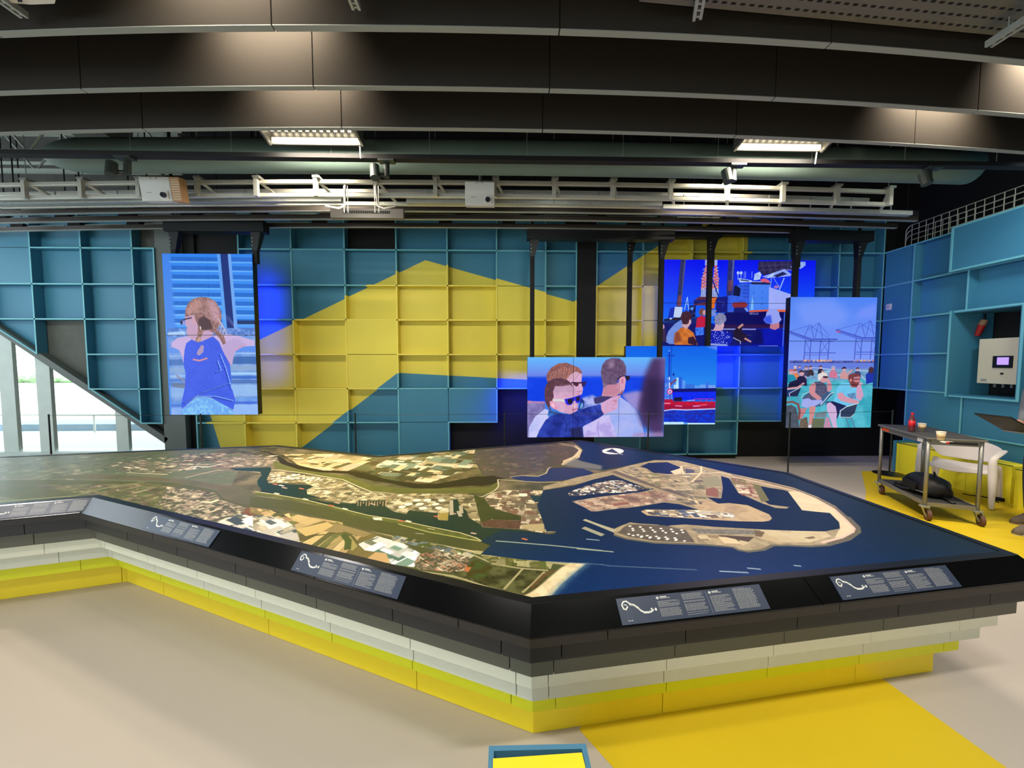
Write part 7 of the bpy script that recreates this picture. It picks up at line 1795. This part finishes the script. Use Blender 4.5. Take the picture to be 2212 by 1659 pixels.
for sy in (-1, 1):
    MB().tube([(hc[0] - .076, hc[1] + sy * .030, hc[2] + .005), (hc[0] - .083, hc[1] + sy * .030, hc[2] + .005)], [.011, .005], 8).build('eye', mat('eye_dark', (40, 34, 34), .2), per)
    MB().tube([(hc[0], hc[1] + sy * .080, hc[2] - .03), (hc[0] + .008, hc[1] + sy * .088, hc[2]), (hc[0] + .005, hc[1] + sy * .082, hc[2] + .025)], [.008, .013, .008], 8).build('ear', M_SK, per, smooth=True)
MB().tube([(hc[0] - .079, hc[1] - .022, hc[2] - .068), (hc[0] - .084, hc[1], hc[2] - .07), (hc[0] - .079, hc[1] + .022, hc[2] - .068)], .004, 6).build('mouth', mat('lips', (170, 96, 90), .5), per)
hr = MB(); hr.lathe((hc[0] + .012, hc[1], hc[2]), [(.085, .02), (.089, .05), (.076, .095), (.046, .125), (.01, .134)], 20); hr.build('hair', M_HAIR, per, smooth=True)
for (w, sy) in ((hL, 1), (hR, -1)):
    hb_ = MB(); W = Vector(w)
    hb_.tube([W + Vector((.07, 0, 0)), W + Vector((.02, 0, 0)), W + Vector((-.03, sy * .01, .0))], [.027, .040, .036], 10)
    hand = hb_.build('hand', M_SK, per, smooth=True)
    for k, L_ in enumerate((.062, .072, .068, .052)):
        o_ = W + Vector((-.03, sy * (-.028 + k * .019), -.006))
        MB().tube([o_, o_ + Vector((-L_ * .5, sy * .004, -.006)), o_ + Vector((-L_ * .9, sy * .006, .008))], [.010, .009, .007], 8).build('finger', M_SK, hand, smooth=True, local=False)
    MB().tube([W + Vector((.01, -sy * .035, .01)), W + Vector((-.02, -sy * .055, .026)), W + Vector((-.045, -sy * .05, .034))], [.012, .011, .008], 8).build('thumb', M_SK, hand, smooth=True)
def shoe(px, py, heel):
    p = onz(px, py, 0); tx, ty_ = p[0] - .02, p[1]
    d = np.array([heel[0] - tx, heel[1] - ty_]); d /= np.linalg.norm(d); nn = np.array([-d[1], d[0]])
    rows = []
    for (s_, w, h) in [(0, .012, .03), (.02, .036, .05), (.07, .048, .065), (.13, .046, .085), (.19, .044, .11), (.25, .042, .115), (.28, .03, .10), (.29, .012, .07)]:
        rows.append([(tx + d[0] * s_ + nn[0] * w * math.cos(a), ty_ + d[1] * s_ + nn[1] * w * math.cos(a), .014 + max(0, h * math.sin(a))) for a in np.linspace(0, math.pi, 9)])
    mb = MB(); vs = [q_ for r_ in rows for q_ in r_]; n_ = 9
    fs = [(i * n_ + j, (i + 1) * n_ + j, (i + 1) * n_ + j + 1, i * n_ + j + 1) for i in range(7) for j in range(8)] + [(i * n_, i * n_ + 8, (i + 1) * n_ + 8, (i + 1) * n_) for i in range(7)] + [tuple(range(9)), tuple(7 * 9 + k for k in range(8, -1, -1))]
    mb.add(vs, fs); sh = mb.build('shoe', M_SHOE, per, smooth=True)
    MB().prism([(tx + d[0] * s_ + nn[0] * w, ty_ + d[1] * s_ + nn[1] * w) for s_, w in ((0, -.012), (.03, -.042), (.12, -.05), (.28, -.034), (.29, .0), (.28, .034), (.12, .05), (.03, .042), (0, .012))][::1], .0, .018).build('sole', mat('pale_sole', (170, 160, 140), .7), sh)
shoe(2190, 1132, FA); shoe(2196, 1156, FB_)
